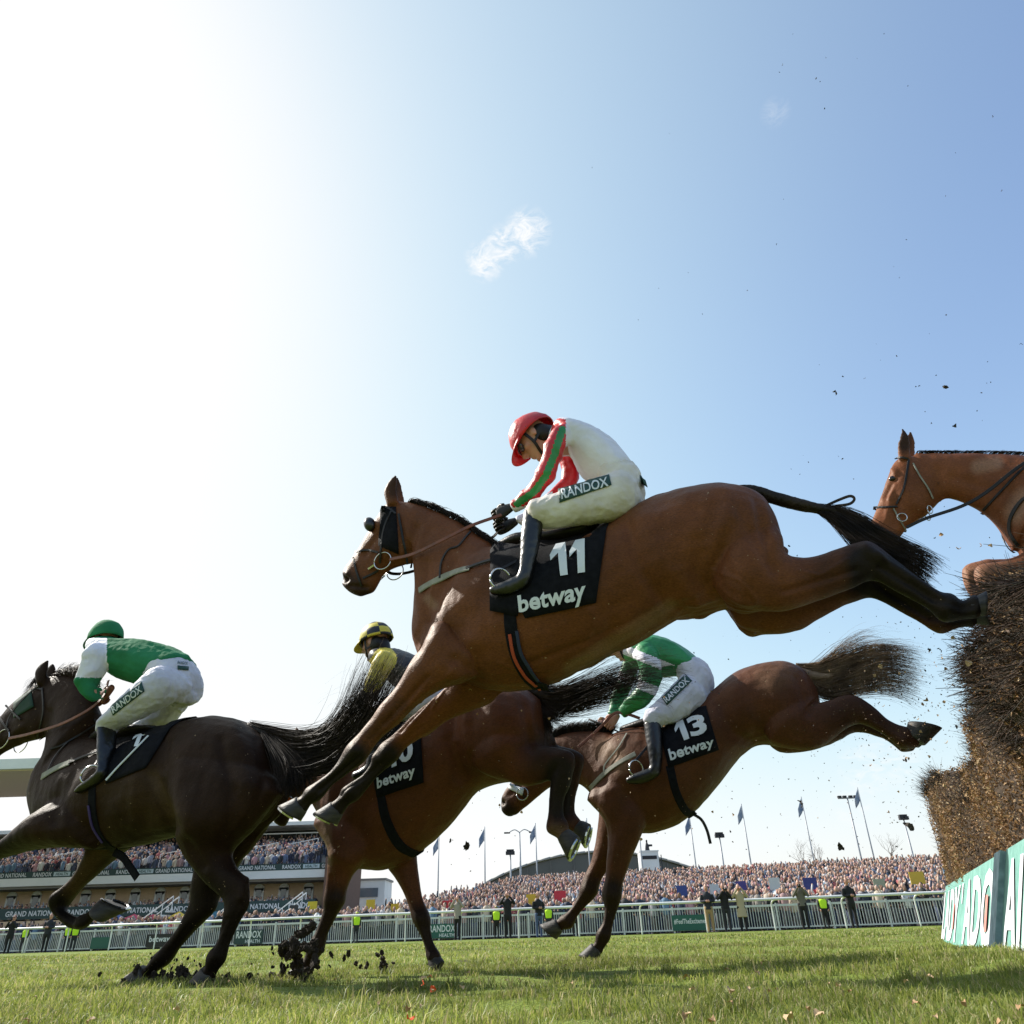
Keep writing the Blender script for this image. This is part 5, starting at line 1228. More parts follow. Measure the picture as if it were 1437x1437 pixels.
free_ribbon(PF, [(1272, 740, .07), (1300, 727, .10), (1350, 710, .14), (1385, 690, .15), (1437, 650, .17), (1500, 620, .15)], .022, .004, MT['leather'], hF, 'rein')
straps(BF, PF, [[(1380, 716), (1400, 695), (1425, 668), (1445, 650)]], .016, MT['leather'], hF, 'martingale', off=.006)
straps(BF, PF, [[(1428, 765), (1417, 745), (1420, 722), (1437, 700), (1460, 690)]], .022, MT['leather'], hF, 'breastplate', off=.008)
strands(PF, [[(1284, 638, .01), (1288, 633, .02), (1296, 634, .02)], [(1330, 637, .01), (1335, 633, .02), (1342, 635, .02)], [(1400, 637, .01), (1406, 633, .02), (1412, 636, .02)], [(1460, 640, .01), (1466, 636, .02), (1472, 640, .02)]], 500, 'mane', MT['hair'], hF, jit=.003, r0=.002, seed=43, wave=.002, fray=.2)
eyeF = None

# rider of the chestnut horse, just out of the picture to the right
def mp_(x, y): return (1500+(x-715)*.755, 640+(y-768)*.755)
def ml(l): return [(*mp_(q[0], q[1]), q[2]*.755, *q[3:]) for q in l]
def ms4(l): return [(*mp_(q[0], q[1]), *mp_(q[2], q[3]), *q[4:]) for q in l]
make_jockey('jockey in blue on the chestnut horse behind the fence', PF,
  torso=ms4([(770, 606, 792, 640, .10), (790, 591, 795, 640, .17), (815, 590, 800, 655, .20), (842, 602, 812, 672, .19), (868, 622, 830, 684, .17), (890, 650, 850, 692, .16)]),
  arms=[ml([(797, 612, 17, .17), (785, 615, 16, .20), (774, 640, 14.5, .21), (764, 668, 13.5, .20), (748, 690, 12, .16), (734, 702, 10, .12), (720, 711, 7.5, .09)]),
        ml([(797, 612, 16, -.17), (796, 640, 14, -.21), (801, 668, 12, -.22), (785, 690, 11, -.18), (755, 715, 10, -.12), (728, 733, 7.5, -.06)])],
  hips=ms4([(872, 640, 838, 684, .15), (896, 655, 848, 710, .165), (905, 678, 865, 730, .165), (904, 700, 885, 728, .13)]),
  thighs=[ml([(878, 694, 34, s*.12, .8), (845, 702, 33, s*.16, .8), (810, 711, 28, s*.21, .85), (778, 718, 25, s*.24, .9), (755, 722, 22, s*.25, .9), (746, 728, 17, s*.25)]) for s in (1, -1)],
  boots=[ml([(749, 719, 14.5, s*.26), (748, 732, 15.5, s*.265), (745, 752, 15, s*.28), (742, 775, 13, s*.295), (739, 795, 11, s*.305), (735, 812, 11, s*.31), (722, 821, 11.5, s*.31, .75), (705, 827, 10, s*.31, .9), (692, 829, 7, s*.31, 1.0)]) for s in (1, -1)],
  headspec=(*mp_(752, 617), .01, f11, u11, 1.0), hands=[(*mp_(707, 717), .075, (-8, 4), .95), (*mp_(713, 737), -.05, (-8, 4), .95)],
  jacket_mats=[mat('blue_silk', (.03, .06, .3), .6)], breech_mat=MT['white_b'], helmet_mats=[bpy.data.materials['blue_silk']], glove=MT['leather'])

# ================================================================== the course side, stands and crowd
EU = A3(.963, -.27, 0); EV = A3(.27, .963, 0); B0 = A3(0, 38.1, 0)
def bpt(u, v, z=0): return B0+EU*u+EV*v+A3(0, 0, z)
def px_v(px, py, v):
    """world point on the vertical plane v metres behind the running rail"""
    d = raydir(px, py); t_ = ((B0+EV*v-CP)@EV)/(d@EV); return CP+d*t_
def u_of(P_): return (P_-B0)@EU
ROT_UV = np.array([EU, EV, A3(0, 0, 1)]).T
rail_w = mat('white_rail', (.72, .74, .74), .4)
metal_w = mat('white_metal', (.6, .62, .62), .5, (.5, .52, .52), 4)

rr = empty('running_rail', tuple(bpt(0, 0))); tag(rr, 'white plastic running rail on curved posts along the far edge of the turf', 'rail')
uu = np.arange(-34, 28, 2.0)
Geo().tube([bpt(u, 0, 1.15) for u in uu], .055, 10).obj('top_rail', rail_w, rr)
for u in np.arange(-33.2, 27, 2.75):
    Geo().tube(cat([bpt(u-.22, .45, -.05), bpt(u-.22, .45, .55), bpt(u-.22, .42, .95), bpt(u-.15, .3, 1.09), bpt(u, .05, 1.13)], 4), .033, 8).obj('post', rail_w, rr)

def fence_line(v, u0, u1, label, name='picket_fence'):
    f = empty(name, tuple(bpt(u0, v))); tag(f, label, 'fence')
    u = u0
    while u < u1:
        g = Geo()
        for z in (.12, 1.02): g.box(bpt(u+1.2, v, z), (2.36, .05, .06 if z < 1 else .09), ROT_UV)
        for k in range(19): g.box(bpt(u+.10+k*.122, v+.035, .57), (.028, .018, .90), ROT_UV)
        g.obj('picket_panel', metal_w, f, smooth=False)
        Geo().box(bpt(u, v-.02, .56), (.08, .08, 1.12), ROT_UV).obj('post', metal_w, f, smooth=False)
        u += 2.4
    return f
pf = fence_line(5.0, -42, 34, 'white picket crowd fence behind the running rail')

# banners tied to the picket fence
BAN = dict(g=mat('banner_green', (.015, .10, .075), .6), dg=mat('banner_dark', (.02, .05, .05), .6), lb=mat('banner_pale', (.45, .55, .6), .6), bk=mat('banner_black', (.012, .012, .014), .6))
def banner(x0, x1, yt, yb, lines, m, label, v=4.9):
    A, B_ = px_v(x0, yb, v), px_v(x1, yb, v); T = px_v(x0, yt, v)
    w = abs(u_of(B_)-u_of(A)); h = T[2]-A[2]; z0 = max(A[2], .1)
    u = u_of(A); O = bpt(u, v, z0)
    e = Geo().box(bpt(u+w/2, v, z0+h/2), (w, .03, h), ROT_UV).obj('banner', m, smooth=False)
    tag(e, label, 'banner')
    for (txt, a, b_, c_, d_, mm) in lines:
        place_text(txt, O+EU*w*a+A3(0, 0, h*c_)-EV*.02, EU, A3(0, 0, 1), w*(b_-a), h*(d_-c_), mm, e, 'lettering')
banner(600, 641, 1299, 1319, [('RANDOX', .05, .95, .42, .92, MT['white_print']), ('HEALTH', .4, .92, .08, .32, MT['white_print'])], BAN['g'], 'green banner reading RANDOX HEALTH on the picket fence')
banner(328, 367, 1308, 1328, [('RANDOX', .05, .95, .42, .92, MT['white_print']), ('HEALTH', .4, .92, .08, .32, MT['white_print'])], BAN['dg'], 'dark RANDOX HEALTH banner on the fence behind the left horse')
banner(204, 240, 1313, 1331, [('betway', .1, .9, .25, .85, MT['white_print'])], BAN['bk'], 'black betway banner on the picket fence')
banner(126, 151, 1316, 1332, [], BAN['g'], 'plain green banner on the fence below the folded foreleg')
banner(945, 998, 1287, 1309, [('#FeelTheExcitement', .05, .97, .4, .75, MT['white_print'])], BAN['g'], 'green banner reading #FeelTheExcitement')

# pale tarmac sheet added behind the picket fence for neutral bounce on the stands
pv = Geo().add([bpt(-140, 6.2, .006), bpt(90, 6.2, .006), bpt(90, 120, .006), bpt(-140, 120, .006)], [(0, 1, 2, 3)])
tag(pv.obj('bounce_paving', mat('bounce_paving_grey', (.30, .29, .27), .9, (.24, .235, .22), 1.5), recalc=False), kind='structure')
# terraced bank under the crowd
bank_m = mat('bank_concrete', (.16, .15, .14), .9, (.11, .11, .10), 2)
V = []; F = []
def bank_z(u, v):
    return np.where(v < 10, 0, np.minimum((v-10)/32, 1.0)*3.45)
us = np.array([-13, 0, 20, 40, 60.]); vs = np.concatenate([[9.9], np.arange(10, 44, 2), [52, 52.1]])
for v in vs:
    for u in us: V.append(bpt(u, v, float(bank_z(u, v))+.012 if v < 52.05 else -.3))
for j in range(len(vs)-1):
    for i in range(len(us)-1):
        a = j*len(us)+i; F.append((a, a+1, a+1+len(us), a+len(us)))
tag(Geo().add(V, F).obj('crowd_bank', bank_m, smooth=False), kind='structure')

# ---- spectators
cm = bpy.data.materials.new('clothes'); cm.use_nodes = True; t = cm.node_tree; b = t.nodes['Principled BSDF']; a_ = t.nodes.new('ShaderNodeAttribute'); a_.attribute_name = 'cc'; t.links.new(a_.outputs['Color'], b.inputs['Base Color']); b.inputs['Roughness'].default_value = .8
def crowd_geo(pose=0):
    """verts, faces, part id (0 skin 1 top 2 trousers 3 hair)"""
    g = Geo(); parts = []
    def add(fn, pid):
        n0 = g.n; fn(); parts.extend([pid]*(g.n-n0))
    L = A3(0, 0, 1)
    def lf(zs, seg=8): g.loft([(A3(x, y, z), A3(a, 0, 0), A3(0, b_, 0)) for (x, y, z, a, b_) in zs], seg=seg, sub=1, caps=(.3, .3))
    add(lambda: lf([(-.09, 0, .02, .07, .08), (-.09, 0, .45, .075, .085), (-.08, 0, .85, .10, .11)], 6), 2)
    add(lambda: lf([(.09, 0, .02, .07, .08), (.09, 0, .45, .075, .085), (.08, 0, .85, .10, .11)], 6), 2)
    add(lambda: lf([(0, 0, .78, .18, .13), (0, 0, 1.05, .17, .12), (0, 0, 1.30, .20, .13), (0, 0, 1.43, .16, .10), (0, 0, 1.48, .06, .06)], 10), 1)
    for q in (-1, 1):
        if pose == 1 and q == 1: pts = [(q*.2, 0, 1.38), (q*.30, -.12, 1.25), (q*.15, -.26, 1.50)]
        elif pose == 2: pts = [(q*.2, 0, 1.38), (q*.28, -.05, 1.15), (q*.10, -.24, 1.20)]
        elif pose == 3: pts = [(q*.2, 0, 1.38), (q*.30, -.04, 1.60), (q*.24, -.08, 1.85)]
        else: pts = [(q*.2, 0, 1.38), (q*.25, 0, 1.12), (q*.24, -.06, .85)]
        add(lambda: g.tube(np.array(pts), [.06, .05, .04], 6), 1)
        add(lambda: g.ell(pts[-1], (A3(.04, 0, 0), A3(0, .04, 0), A3(0, 0, .05)), 6, 4), 0)
    add(lambda: g.ell((0, -.01, 1.60), (A3(.078, 0, 0), A3(0, .09, 0), A3(0, 0, .115)), 8, 6), 0)
    add(lambda: g.ell((0, .022, 1.635), (A3(.085, 0, 0), A3(0, .09, 0), A3(0, 0, .10)), 8, 5), 3)
    return np.vstack(g.v), g.f, np.array(parts)
CG = [crowd_geo(p_) for p_ in range(4)]
SK = [(.52, .33, .25), (.45, .27, .2), (.6, .40, .32), (.25, .14, .09), (.55, .3, .22)]
TOP = [(.02, .025, .05), (.03, .03, .035), (.05, .06, .10), (.55, .55, .56), (.02, .02, .02), (.35, .22, .22), (.10, .13, .22), (.25, .22, .20), (.04, .04, .05), (.5, .42, .34), (.04, .05, .09), (.16, .15, .15), (.30, .33, .42), (.45, .25, .28), (.03, .03, .05), (.12, .2, .3), (.4, .12, .12), (.25, .25, .28), (.05, .06, .08), (.6, .58, .56)]
HR = [(.04, .025, .018), (.10, .06, .035), (.25, .17, .09), (.015, .012, .01), (.3, .28, .26), (.18, .10, .05)]
TR = [(.03, .035, .05), (.02, .02, .02), (.10, .10, .11), (.06, .08, .14)]
def cols(parts, r):
    c = [SK[r.randint(len(SK))], TOP[r.randint(len(TOP))], TR[r.randint(4)], HR[r.randint(len(HR))]]
    if r.rand() < .2: c[3] = TOP[r.randint(len(TOP))]          # hats
    C = np.ones((len(parts), 4)); C[:, :3] = np.array(c)[parts]; return C
rc = np.random.RandomState(5)
def big_crowd(name, spots, label, group=None):
    Vs = []; lp = []; st = []; tt = []; CC = []; o = 0; lo = 0
    fl = [(np.concatenate([np.array(f) for f in g_[1]]), np.array([len(f) for f in g_[1]])) for g_ in CG]
    for (P_, yaw, sc) in spots:
        k = rc.choice(4, p=[.5, .2, .22, .08]); v, f, parts = CG[k]
        c, s = math.cos(yaw), math.sin(yaw); w = sc*rc.uniform(.92, 1.1)
        Vs.append(np.stack([v[:, 0]*c*w-v[:, 1]*s*w, v[:, 0]*s*w+v[:, 1]*c*w, v[:, 2]*sc], -1)+P_)
        fi, ft = fl[k]; lp.append(fi+o); tt.append(ft); st.append(np.concatenate([[0], np.cumsum(ft)[:-1]])+lo); lo += len(fi); o += len(v)
        CC.append(cols(parts, rc))
    me = fast_mesh(name, np.concatenate(Vs), np.concatenate(lp), np.concatenate(st), np.concatenate(tt), [cm], True, np.concatenate(CC))
    tag(link(me, name), label, 'crowd', kind='stuff')
# shared meshes for the front rows
IND = []
for i in range(24):
    v, f, parts = CG[i % 4] if i % 4 != 3 else CG[0]
    me = bpy.data.meshes.new('spectator'); me.from_pydata(v.tolist(), [], f); me.polygons.foreach_set('use_smooth', [True]*len(f))
    at = me.color_attributes.new('cc', 'FLOAT_COLOR', 'POINT'); at.data.foreach_set('color', cols(parts, rc).ravel()); me.materials.append(cm); IND.append(me)
front = []
for v in (5.9, 6.7, 7.5, 8.4):
    for u in np.arange(-31, 23, .62):
        front.append((u+rc.uniform(-.15, .15), v+rc.uniform(-.15, .15)))
def in_view(P_):
    x, y = to_px(P_); return -10 < x < 1345
front = [q for q in front if in_view(bpt(q[0], q[1], 1.5))]
ind, rest = front[:300], front[300:]
for i, (u, v) in enumerate(ind):
    o = link(IND[rc.randint(24)], 'person'); o.location = bpt(u, v); s_ = rc.uniform(.92, 1.07); o.scale = (s_, s_, s_); o.rotation_euler.z = R(-15+rc.uniform(-35, 35))
    tag(o, 'spectator standing in the front rows of the crowd against the picket fence', 'person', 'spectators in the front rows')
spots = [(bpt(u, v), R(-15+rc.uniform(-35, 35)), rc.uniform(.92, 1.07)) for u, v in rest]
v = 9.2
while v < 44:
    lo_, hi_ = (-40, 48)
    if v > 22: lo_ = -12.5
    for u in np.arange(lo_, hi_, .52):
        P_ = bpt(u+rc.uniform(-.2, .2), v+rc.uniform(-.2, .2))
        if not in_view(P_+A3(0, 0, 1.5)) or rc.rand() < .06: continue
        P_[2] = float(bank_z(u, v)) if u > -13 else 0
        spots.append((P_, R(-15+rc.uniform(-40, 40)), rc.uniform(.9, 1.08)))
    v += .78
big_crowd('crowd', spots, 'dense crowd of spectators standing on the terraced bank and lawn')

# ---- grandstand on the left (front parallel to the picture)
wall_b = mat('stand_wall', (.62, .46, .31), .85, (.55, .40, .27), 1.5); white_p = mat('stand_white', (.78, .79, .80), .6, (.70, .72, .72), .6)
conc = mat('stand_concrete', (.30, .29, .27), .9, (.24, .23, .22), .8); dark_in = mat('stand_dark', (.03, .03, .035), .8); glass_w = mat('window_glass', (.12, .15, .18), .15, spec=.8)
brick = mat('stand_brick', (.17, .10, .075), .9, (.13, .08, .06), 6)
gs_ = empty('grandstand', (-40, 73, 0)); tag(gs_, 'two-tier grandstand with beige walls and white balcony band packed with racegoers', 'grandstand')
XL, XR = -85, -18
def bx(name, c, sz, m, par=gs_): return Geo().box(c, sz).obj(name, m, par, smooth=False)
def tier(name, y0, z0, y1, z1, n):
    g = Geo()
    for k in range(n):
        ya = y0+(y1-y0)*k/n; yb = y0+(y1-y0)*(k+1)/n; z = z0+(z1-z0)*(k+1)/n
        g.box(((XL+XR)/2, (ya+yb)/2, z/2+z0/2-.25), (XR-XL, yb-ya, z-z0+.5))
    return g.obj(name, conc, gs_, smooth=False)
bx('front_wall', ((XL+XR)/2, 73, 1.15), (XR-XL, .3, 2.3), wall_b)
bx('lower_sign_band', ((XL+XR)/2, 72.82, 2.85), (XR-XL, .2, .85), BAN['dg'])
tier('lower_terrace', 73.2, 1.6, 79.6, 3.0, 8)
bx('back_wall', ((XL+XR)/2, 80, 4.2), (XR-XL, .5, 3.9), wall_b)
bx('balcony_fascia', ((XL+XR)/2, 76, 5.52), (XR-XL, .35, .66), white_p)
bx('balcony_sign_band', ((XL+XR)/2, 75.95, 6.12), (XR-XL, .3, .52), BAN['dg'])
bx('balcony_soffit', ((XL+XR)/2, 78.1, 5.24), (XR-XL, 3.8, .12), white_p)
tier('upper_terrace', 76.3, 5.5, 89, 8.5, 14)
bx('upper_back_wall', ((XL+XR)/2, 89.6, 9.0), (XR-XL, .4, 3.6), dark_in)
bx('upper_roof_edge', ((XL+XR)/2, 87.5, 11.0), (XR-XL, 5, .35), white_p)
bx('upper_rail', ((XL+XR)/2, 86.5, 10.2), (XR-XL, .08, .10), white_p)
bx('end_wall', (-17.6, 82, 3.4), (.6, 14, 6.8), brick); bx('end_tower', (-17.9, 79.2, 3.2), (1.5, 1.2, 6.4), brick)
for x in np.arange(-58, -20, 2.35):
    a = Geo()
    a.box((x, 79.68, 4.1), (.95, .12, 1.1)); a.loft([(A3(x, 79.68+.06, 4.64), A3(.475, 0, 0), A3(0, 0, .36)), (A3(x, 79.68-.06, 4.64), A3(.475, 0, 0), A3(0, 0, .36))], seg=16, sub=1, caps=(0, 0))
    wn_ = a.obj('arched_window', white_p, gs_, smooth=False); Geo().box((x, 79.58, 4.1), (.5, .05, .8)).obj('pane', glass_w, wn_, smooth=False)
for x0 in np.arange(-60, -20, 7.6):
    place_text('RANDOX', A3(x0, 75.78, 5.95), A3(1, 0, 0), A3(0, 0, 1), 1.7, .34, MT['white_print'], gs_, 'lettering')
    bxo = Geo().box((x0+2.65, 75.77, 6.12), (1.5, .04, .34)).obj('health_panel', BAN['lb'], gs_, smooth=False)
    place_text('HEALTH', A3(x0+2.1, 75.74, 6.0), A3(1, 0, 0), A3(0, 0, 1), 1.1, .24, MT['patch'], bxo, 'lettering')
    place_text('GRAND NATIONAL', A3(x0+3.6, 75.78, 5.95), A3(1, 0, 0), A3(0, 0, 1), 3.4, .34, MT['white_print'], gs_, 'lettering')
for x0 in (-56, -44.5, -36, -25.5):
    place_text('GRAND NATIONAL', A3(x0, 72.7, 2.65), A3(1, 0, 0), A3(0, 0, 1), 4.6, .42, MT['white_print'], gs_, 'lettering')
    place_text('RANDOX', A3(x0+5.3, 72.7, 2.65), A3(1, 0, 0), A3(0, 0, 1), 2.3, .42, MT['white_print'], gs_, 'lettering')
for x in (-52, -33, -27, -22):       # white stair flights and balustrades
    g = Geo()
    for k in range(8): g.box((x+k*.42, 72.2-.0*k, .55+k*.3), (.44, 1.3, .12))
    for q in (-.6, .6):
        g.tube([(x, 72.2+q, 1.5), (x+3.2, 72.2+q, 3.8)], .05, 6); g.tube([(x, 72.2+q, 1.0), (x+3.2, 72.2+q, 3.3)], .035, 6)
        for k in range(5): g.tube([(x+k*.8, 72.2+q, .4+k*.55), (x+k*.8, 72.2+q, 1.5+k*.575)], .035, 6)
    g.obj('staircase', white_p, gs_, smooth=False)
for x, y, z in ((-34, 80.5, 7.0), (-26, 82, 7.4), (-46, 81, 7.0), (-22.5, 84, 7.9)):
    g = Geo()
    for dz in (.5, .95): g.tube([(x-1.5, y, z+dz), (x+1.5, y, z+dz+.5)], .04, 6)
    for k in range(4): g.tube([(x-1.5+k, y, z-.2), (x-1.5+k, y, z+.95+k*.17)], .04, 6)
    g.obj('handrail', white_p, gs_, smooth=False)
ssp = []
for k in range(14):
    for x in np.arange(-66, -18.6, .62):
        if rc.rand() < .1 or 12 < (x*1.0) % 16 < 13.2: continue
        ssp.append((A3(x+rc.uniform(-.2, .2), 76.9+k*.9, 5.75+(k)*.214), R(rc.uniform(-30, 30)), rc.uniform(.9, 1.05)))
for k in range(6):
    for x in np.arange(-66, -19, .66):
        if rc.rand() < .12: continue
        ssp.append((A3(x+rc.uniform(-.2, .2), 73.7+k*.8, 1.6+k*.12), R(rc.uniform(-30, 30)), rc.uniform(.9, 1.05)))
big_crowd('grandstand_crowd', ssp, 'racegoers filling both tiers of the grandstand')

# big cantilever roof far left
cr_ = empty('cantilever_roof', (-50, 75, 0)); tag(cr_, 'pale cantilever roof jutting out beyond the chest of the dark left horse', 'roof')
Geo().box((-62, 60.2, 12.75), (64, .5, .75)).obj('fascia', white_p, cr_, smooth=False)
g = Geo(); g.add([(-94, 60.4, 12.3), (-30.0, 60.4, 12.3), (-31.5, 76, 13.0), (-94, 76, 13.0), (-94, 60.4, 12.9), (-30, 60.4, 12.9), (-31.5, 76, 13.6), (-94, 76, 13.6)], [(0, 1, 2, 3), (4, 7, 6, 5), (0, 4, 5, 1), (2, 6, 7, 3), (1, 5, 6, 2), (0, 3, 7, 4)])
g.obj('soffit', mat('soffit', (.66, .54, .46), .8), cr_, smooth=False)
for x in (-66, -80, -92): Geo().box((x, 75, 6.3), (.5, .5, 12.8)).obj('column', white_p, cr_, smooth=False)

# low building beyond the stand, dome hall, camera tower
lb_ = empty('low_building', (-17, 95, 0)); tag(lb_, 'small pale building peeping out at the right end of the grandstand', 'building')
Geo().box((-17.8, 95, 2.9), (5, 5, 5.8)).obj('wall', white_p, lb_, smooth=False); Geo().box((-17.8, 92.4, 4.6), (3.6, .1, .9)).obj('window', glass_w, lb_, smooth=False); Geo().box((-17.8, 95, 5.9), (5.3, 5.3, .2)).obj('roof', conc, lb_, smooth=False)
hl = empty('arched_hall', (15, 125, 0)); tag(hl, 'wide dark hall with a low arched roof rising behind the crowd', 'hall')
roofm = mat('hall_roof', (.06, .065, .06), .6, (.08, .085, .08), 1.2); secs = []
hc = at_depth(838, 1240, 112); W2 = 20.5
for k in range(25):
    a = -1+2*k/24; secs.append((hc[0]+a*W2, 10.5*(1-a*a*.55)))
V = []; F = []
for (x, z) in secs: V += [(x, 122, z), (x, 160, z), (x, 122, 0), (x, 160, 0)]
for k in range(24):
    a = k*4; F += [(a, a+4, a+5, a+1)]
F += [(0, 1, 3, 2), (96, 98, 99, 97)]
Geo().add(V, F).obj('roof', roofm, hl)
V = []; F = []
for (x, z) in secs: V += [(x, 122.3, z-.25), (x, 122.3, 0)]
for k in range(24): a = k*2; F.append((a, a+1, a+3, a+2))
Geo().add(V, F).obj('end_wall', mat('hall_wall', (.07, .075, .07), .5), hl, smooth=False)
g = Geo()
for k in range(25): x, z = secs[k]; g.tube([(x, 121.9, z), (secs[min(k+1, 24)][0], 121.9, secs[min(k+1, 24)][1])], .16, 6)
g.obj('roof_edge', mat('hall_trim', (.25, .26, .25), .6), hl)
for k in range(4, 22, 2): Geo().box((secs[k][0], 122.1, 4), (.08, .1, 2*(secs[k][1]-4)-.9)).obj('mullion', mat('m', (.12, .12, .12), .6) if k == 4 else bpy.data.materials['m'], hl, smooth=False)
tw = empty('camera_tower', tuple(at_depth(909, 1225, 84)*A3(1, 1, 0))); tag(tw, 'plain white camera tower standing above the crowd', 'tower')
c = at_depth(910, 1207, 84); Geo().box((c[0], c[1], 3.9), (2.0, 2.0, 7.7)).obj('tower_body', white_p, tw, smooth=False); Geo().box((c[0], c[1]-1.02, 7.15), (1.6, .06, .35)).obj('window_slot', dark_in, tw, smooth=False)
Geo().box((c[0], c[1], 7.8), (2.15, 2.15, .12)).obj('tower_roof', white_p, tw, smooth=False)
g = Geo()
for q in (.9, -.9): g.tube([(c[0]+1.3, c[1]+q, 0), (c[0]+1.3, c[1]+q, 7.4)], .05, 6)
g.obj('scaffold', dark_in, tw)
g = Geo(); g.loft([(A3(c[0], c[1], 7.86), A3(.28, 0, 0), A3(0, .2, 0)), (A3(c[0], c[1], 8.4), A3(.2, 0, 0), A3(0, .17, 0)), (A3(c[0], c[1], 8.75), A3(.1, 0, 0), A3(0, .1, 0))], seg=10, sub=2); g.ell((c[0], c[1], 8.92), (A3(.11, 0, 0), A3(0, .12, 0), A3(0, 0, .14)))
g.box((c[0]+.35, c[1], 8.45), (.5, .2, .22))
mm = remesh(g, .04, 2); mm.materials.append(MT['black_s']); tag(link(mm, 'person'), 'camera operator in dark clothes on top of the white tower', 'person')

# flagpoles and floodlights
pole_m = mat('pole_metal', (.35, .37, .4), .4); flag_m = mat('flag_cloth', (.10, .16, .28), .7, (.3, .35, .42), 2.5)
def zoff(x, y, zd): return at_depth(x, y, zd)
def flagpole(xb, yb, xt, yt, zd, label, flag=True):
    T = zoff(xt, yt, zd); B_ = T*A3(1, 1, 0)
    e = empty('flagpole', tuple(B_)); tag(e, label, 'flagpole', 'flagpoles behind the crowd')
    Geo().tube([B_, T], [.09, .05], 8).obj('pole', pole_m, e)
    if flag:
        V = []; F = []; n = 8
        for i in range(n+1):
            for j in range(5):
                a = i/n; V.append(T + A3(-a*.55-.02, .12*math.sin(a*6+j*.4)*a, -.12-a*1.0-j*.28*(1-.25*a)))
        for i in range(n):
            for j in range(4): a = i*5+j; F.append((a, a+1, a+6, a+5))
        f = Geo().add(V, F).obj('flag', flag_m, e); f.modifiers.new('t', 'SOLIDIFY').thickness = .02
for i, (xb, yb, xt, yt, zd, lb, fl) in enumerate([
  (613, 1240, 616, 1172, 78, 'flagpole with a drooping flag just right of the middle horse foreleg', True),
  (680, 1240, 680, 1160, 76, 'flagpole with a thin furled pennant left of the lamp masts', True),
  (749, 1238, 751, 1155, 76, 'flagpole right beside the gull-winged lamp mast', True),
  (825, 1225, 823, 1148, 76, 'flagpole showing just below the tucked hind hooves', True),
  (899, 1218, 894, 1140, 76, 'bare flagpole beside the white camera tower', False),
  (975, 1220, 967, 1143, 76, 'flagpole with a drooping flag left of the small round lamp', True),
  (1055, 1213, 1040, 1128, 76, 'flagpole with a flag between the small lamp and the bare tree', True),
  (1139, 1207, 1124, 1118, 76, 'flagpole whose drooping flag hangs above the bare tree', True),
  (1223, 1197, 1203, 1105, 76, 'tall flagpole immediately right of the T-headed lamp mast', True),
  (1316, 1190, 1300, 1130, 76, 'bare flagpole closest to the brush fence', False)]): flagpole(xb, yb, xt, yt, zd, lb, fl)
def lamp(xt, yt, zd, kind, label):
    T = zoff(xt, yt, zd); e = empty('floodlight_mast', tuple(T*A3(1, 1, 0))); tag(e, label, 'floodlight', 'floodlight masts behind the crowd')
    Geo().tube([T*A3(1, 1, 0), T], [.12, .07], 8).obj('pole', pole_m, e)
    if kind == 'gull':
        for q in (-1, 1):
            a = Geo().tube(cat([T, T+A3(q*.5, 0, .25), T+A3(q*1.1, 0, 0)], 4), .05, 6).obj('arm', pole_m, e)
            Geo().box(T+A3(q*1.25, 0, -.02), (.6, .3, .12)).obj('lamp_head', dark_in, e, smooth=False)
    elif kind == 'T':
        Geo().box(T, (1.9, .12, .12)).obj('arm', pole_m, e, smooth=False)
        for q in (-.8, -.3, .3, .8): Geo().box(T+A3(q, -.1, .12), (.34, .3, .2)).obj('lamp_head', dark_in, e, smooth=False)
    else:
        Geo().box(T+A3(0, 0, .1), (.75, .35, .18)).obj('arm', dark_in, e, smooth=False)
        for q in (-.25, .25): Geo().box(T+A3(q, -.1, -.15), (.4, .35, .32)).obj('lamp_head', dark_in, e, smooth=False)
lamp(716, 1195, 76, 'box', 'short floodlight mast with a dark twin lamp left of the gull-winged one')
lamp(729, 1168, 76, 'gull', 'lamp mast with two gull-wing arms')
lamp(1009, 1171, 76, 'box', 'floodlight mast with a small dark head right of horse 13 foreleg')
lamp(1189, 1120, 76, 'T', 'tall lamp mast with a T-shaped head')
lamp(1267, 1146, 76, 'box', 'floodlight mast with a dark head nearest the fence')

# bare trees
def bare_tree(px, py, zd, hgt, seed, label):
    q = random.Random(seed); c = at_depth(px, py, zd); base = c*A3(1, 1, 0); e = empty('bare_tree', tuple(base)); tag(e, label, 'tree', 'bare trees behind the crowd')
    bark = bpy.data.materials.get('bark') or mat('bark', (.10, .08, .065), .9)
    Geo().tube([base, base+A3(0, 0, c[2])], [.2, .14], 8).obj('trunk', bark, e)
    g = Geo()
    def grow(p, d, L, r, k):
        n = 4; pts = [p]
        for i in range(n):
            d = nrm(d+A3(q.gauss(0, .15), q.gauss(0, .15), q.gauss(.06, .08))); pts.append(pts[-1]+d*L/n)
        g.tube(pts, np.linspace(r*.6, r*.35, n+1), 4)
        if k > 0:
            for _ in range(2):
                i = q.randint(1, n); a = nrm(d+A3(q.gauss(0, .55), q.gauss(0, .55), q.gauss(.1, .3))); grow(pts[i], a, L*.68, r*.55, k-1)
    for _ in range(6): grow(base+A3(0, 0, c[2]*q.uniform(.85, 1)), nrm(A3(q.gauss(0, .5), q.gauss(0, .5), 1)), hgt*.45, .06, 4)
    g.obj('crown', bark, e, recalc=False)
bare_tree(1128, 1207, 105, 3.6, 3, 'bare tree left of two above the right of the crowd'); bare_tree(1145, 1205, 108, 4.2, 4, 'bare tree with the taller crown left of the T-headed lamp'); bare_tree(1250, 1197, 105, 3.6, 5, 'bare tree between the lamps near the fence')

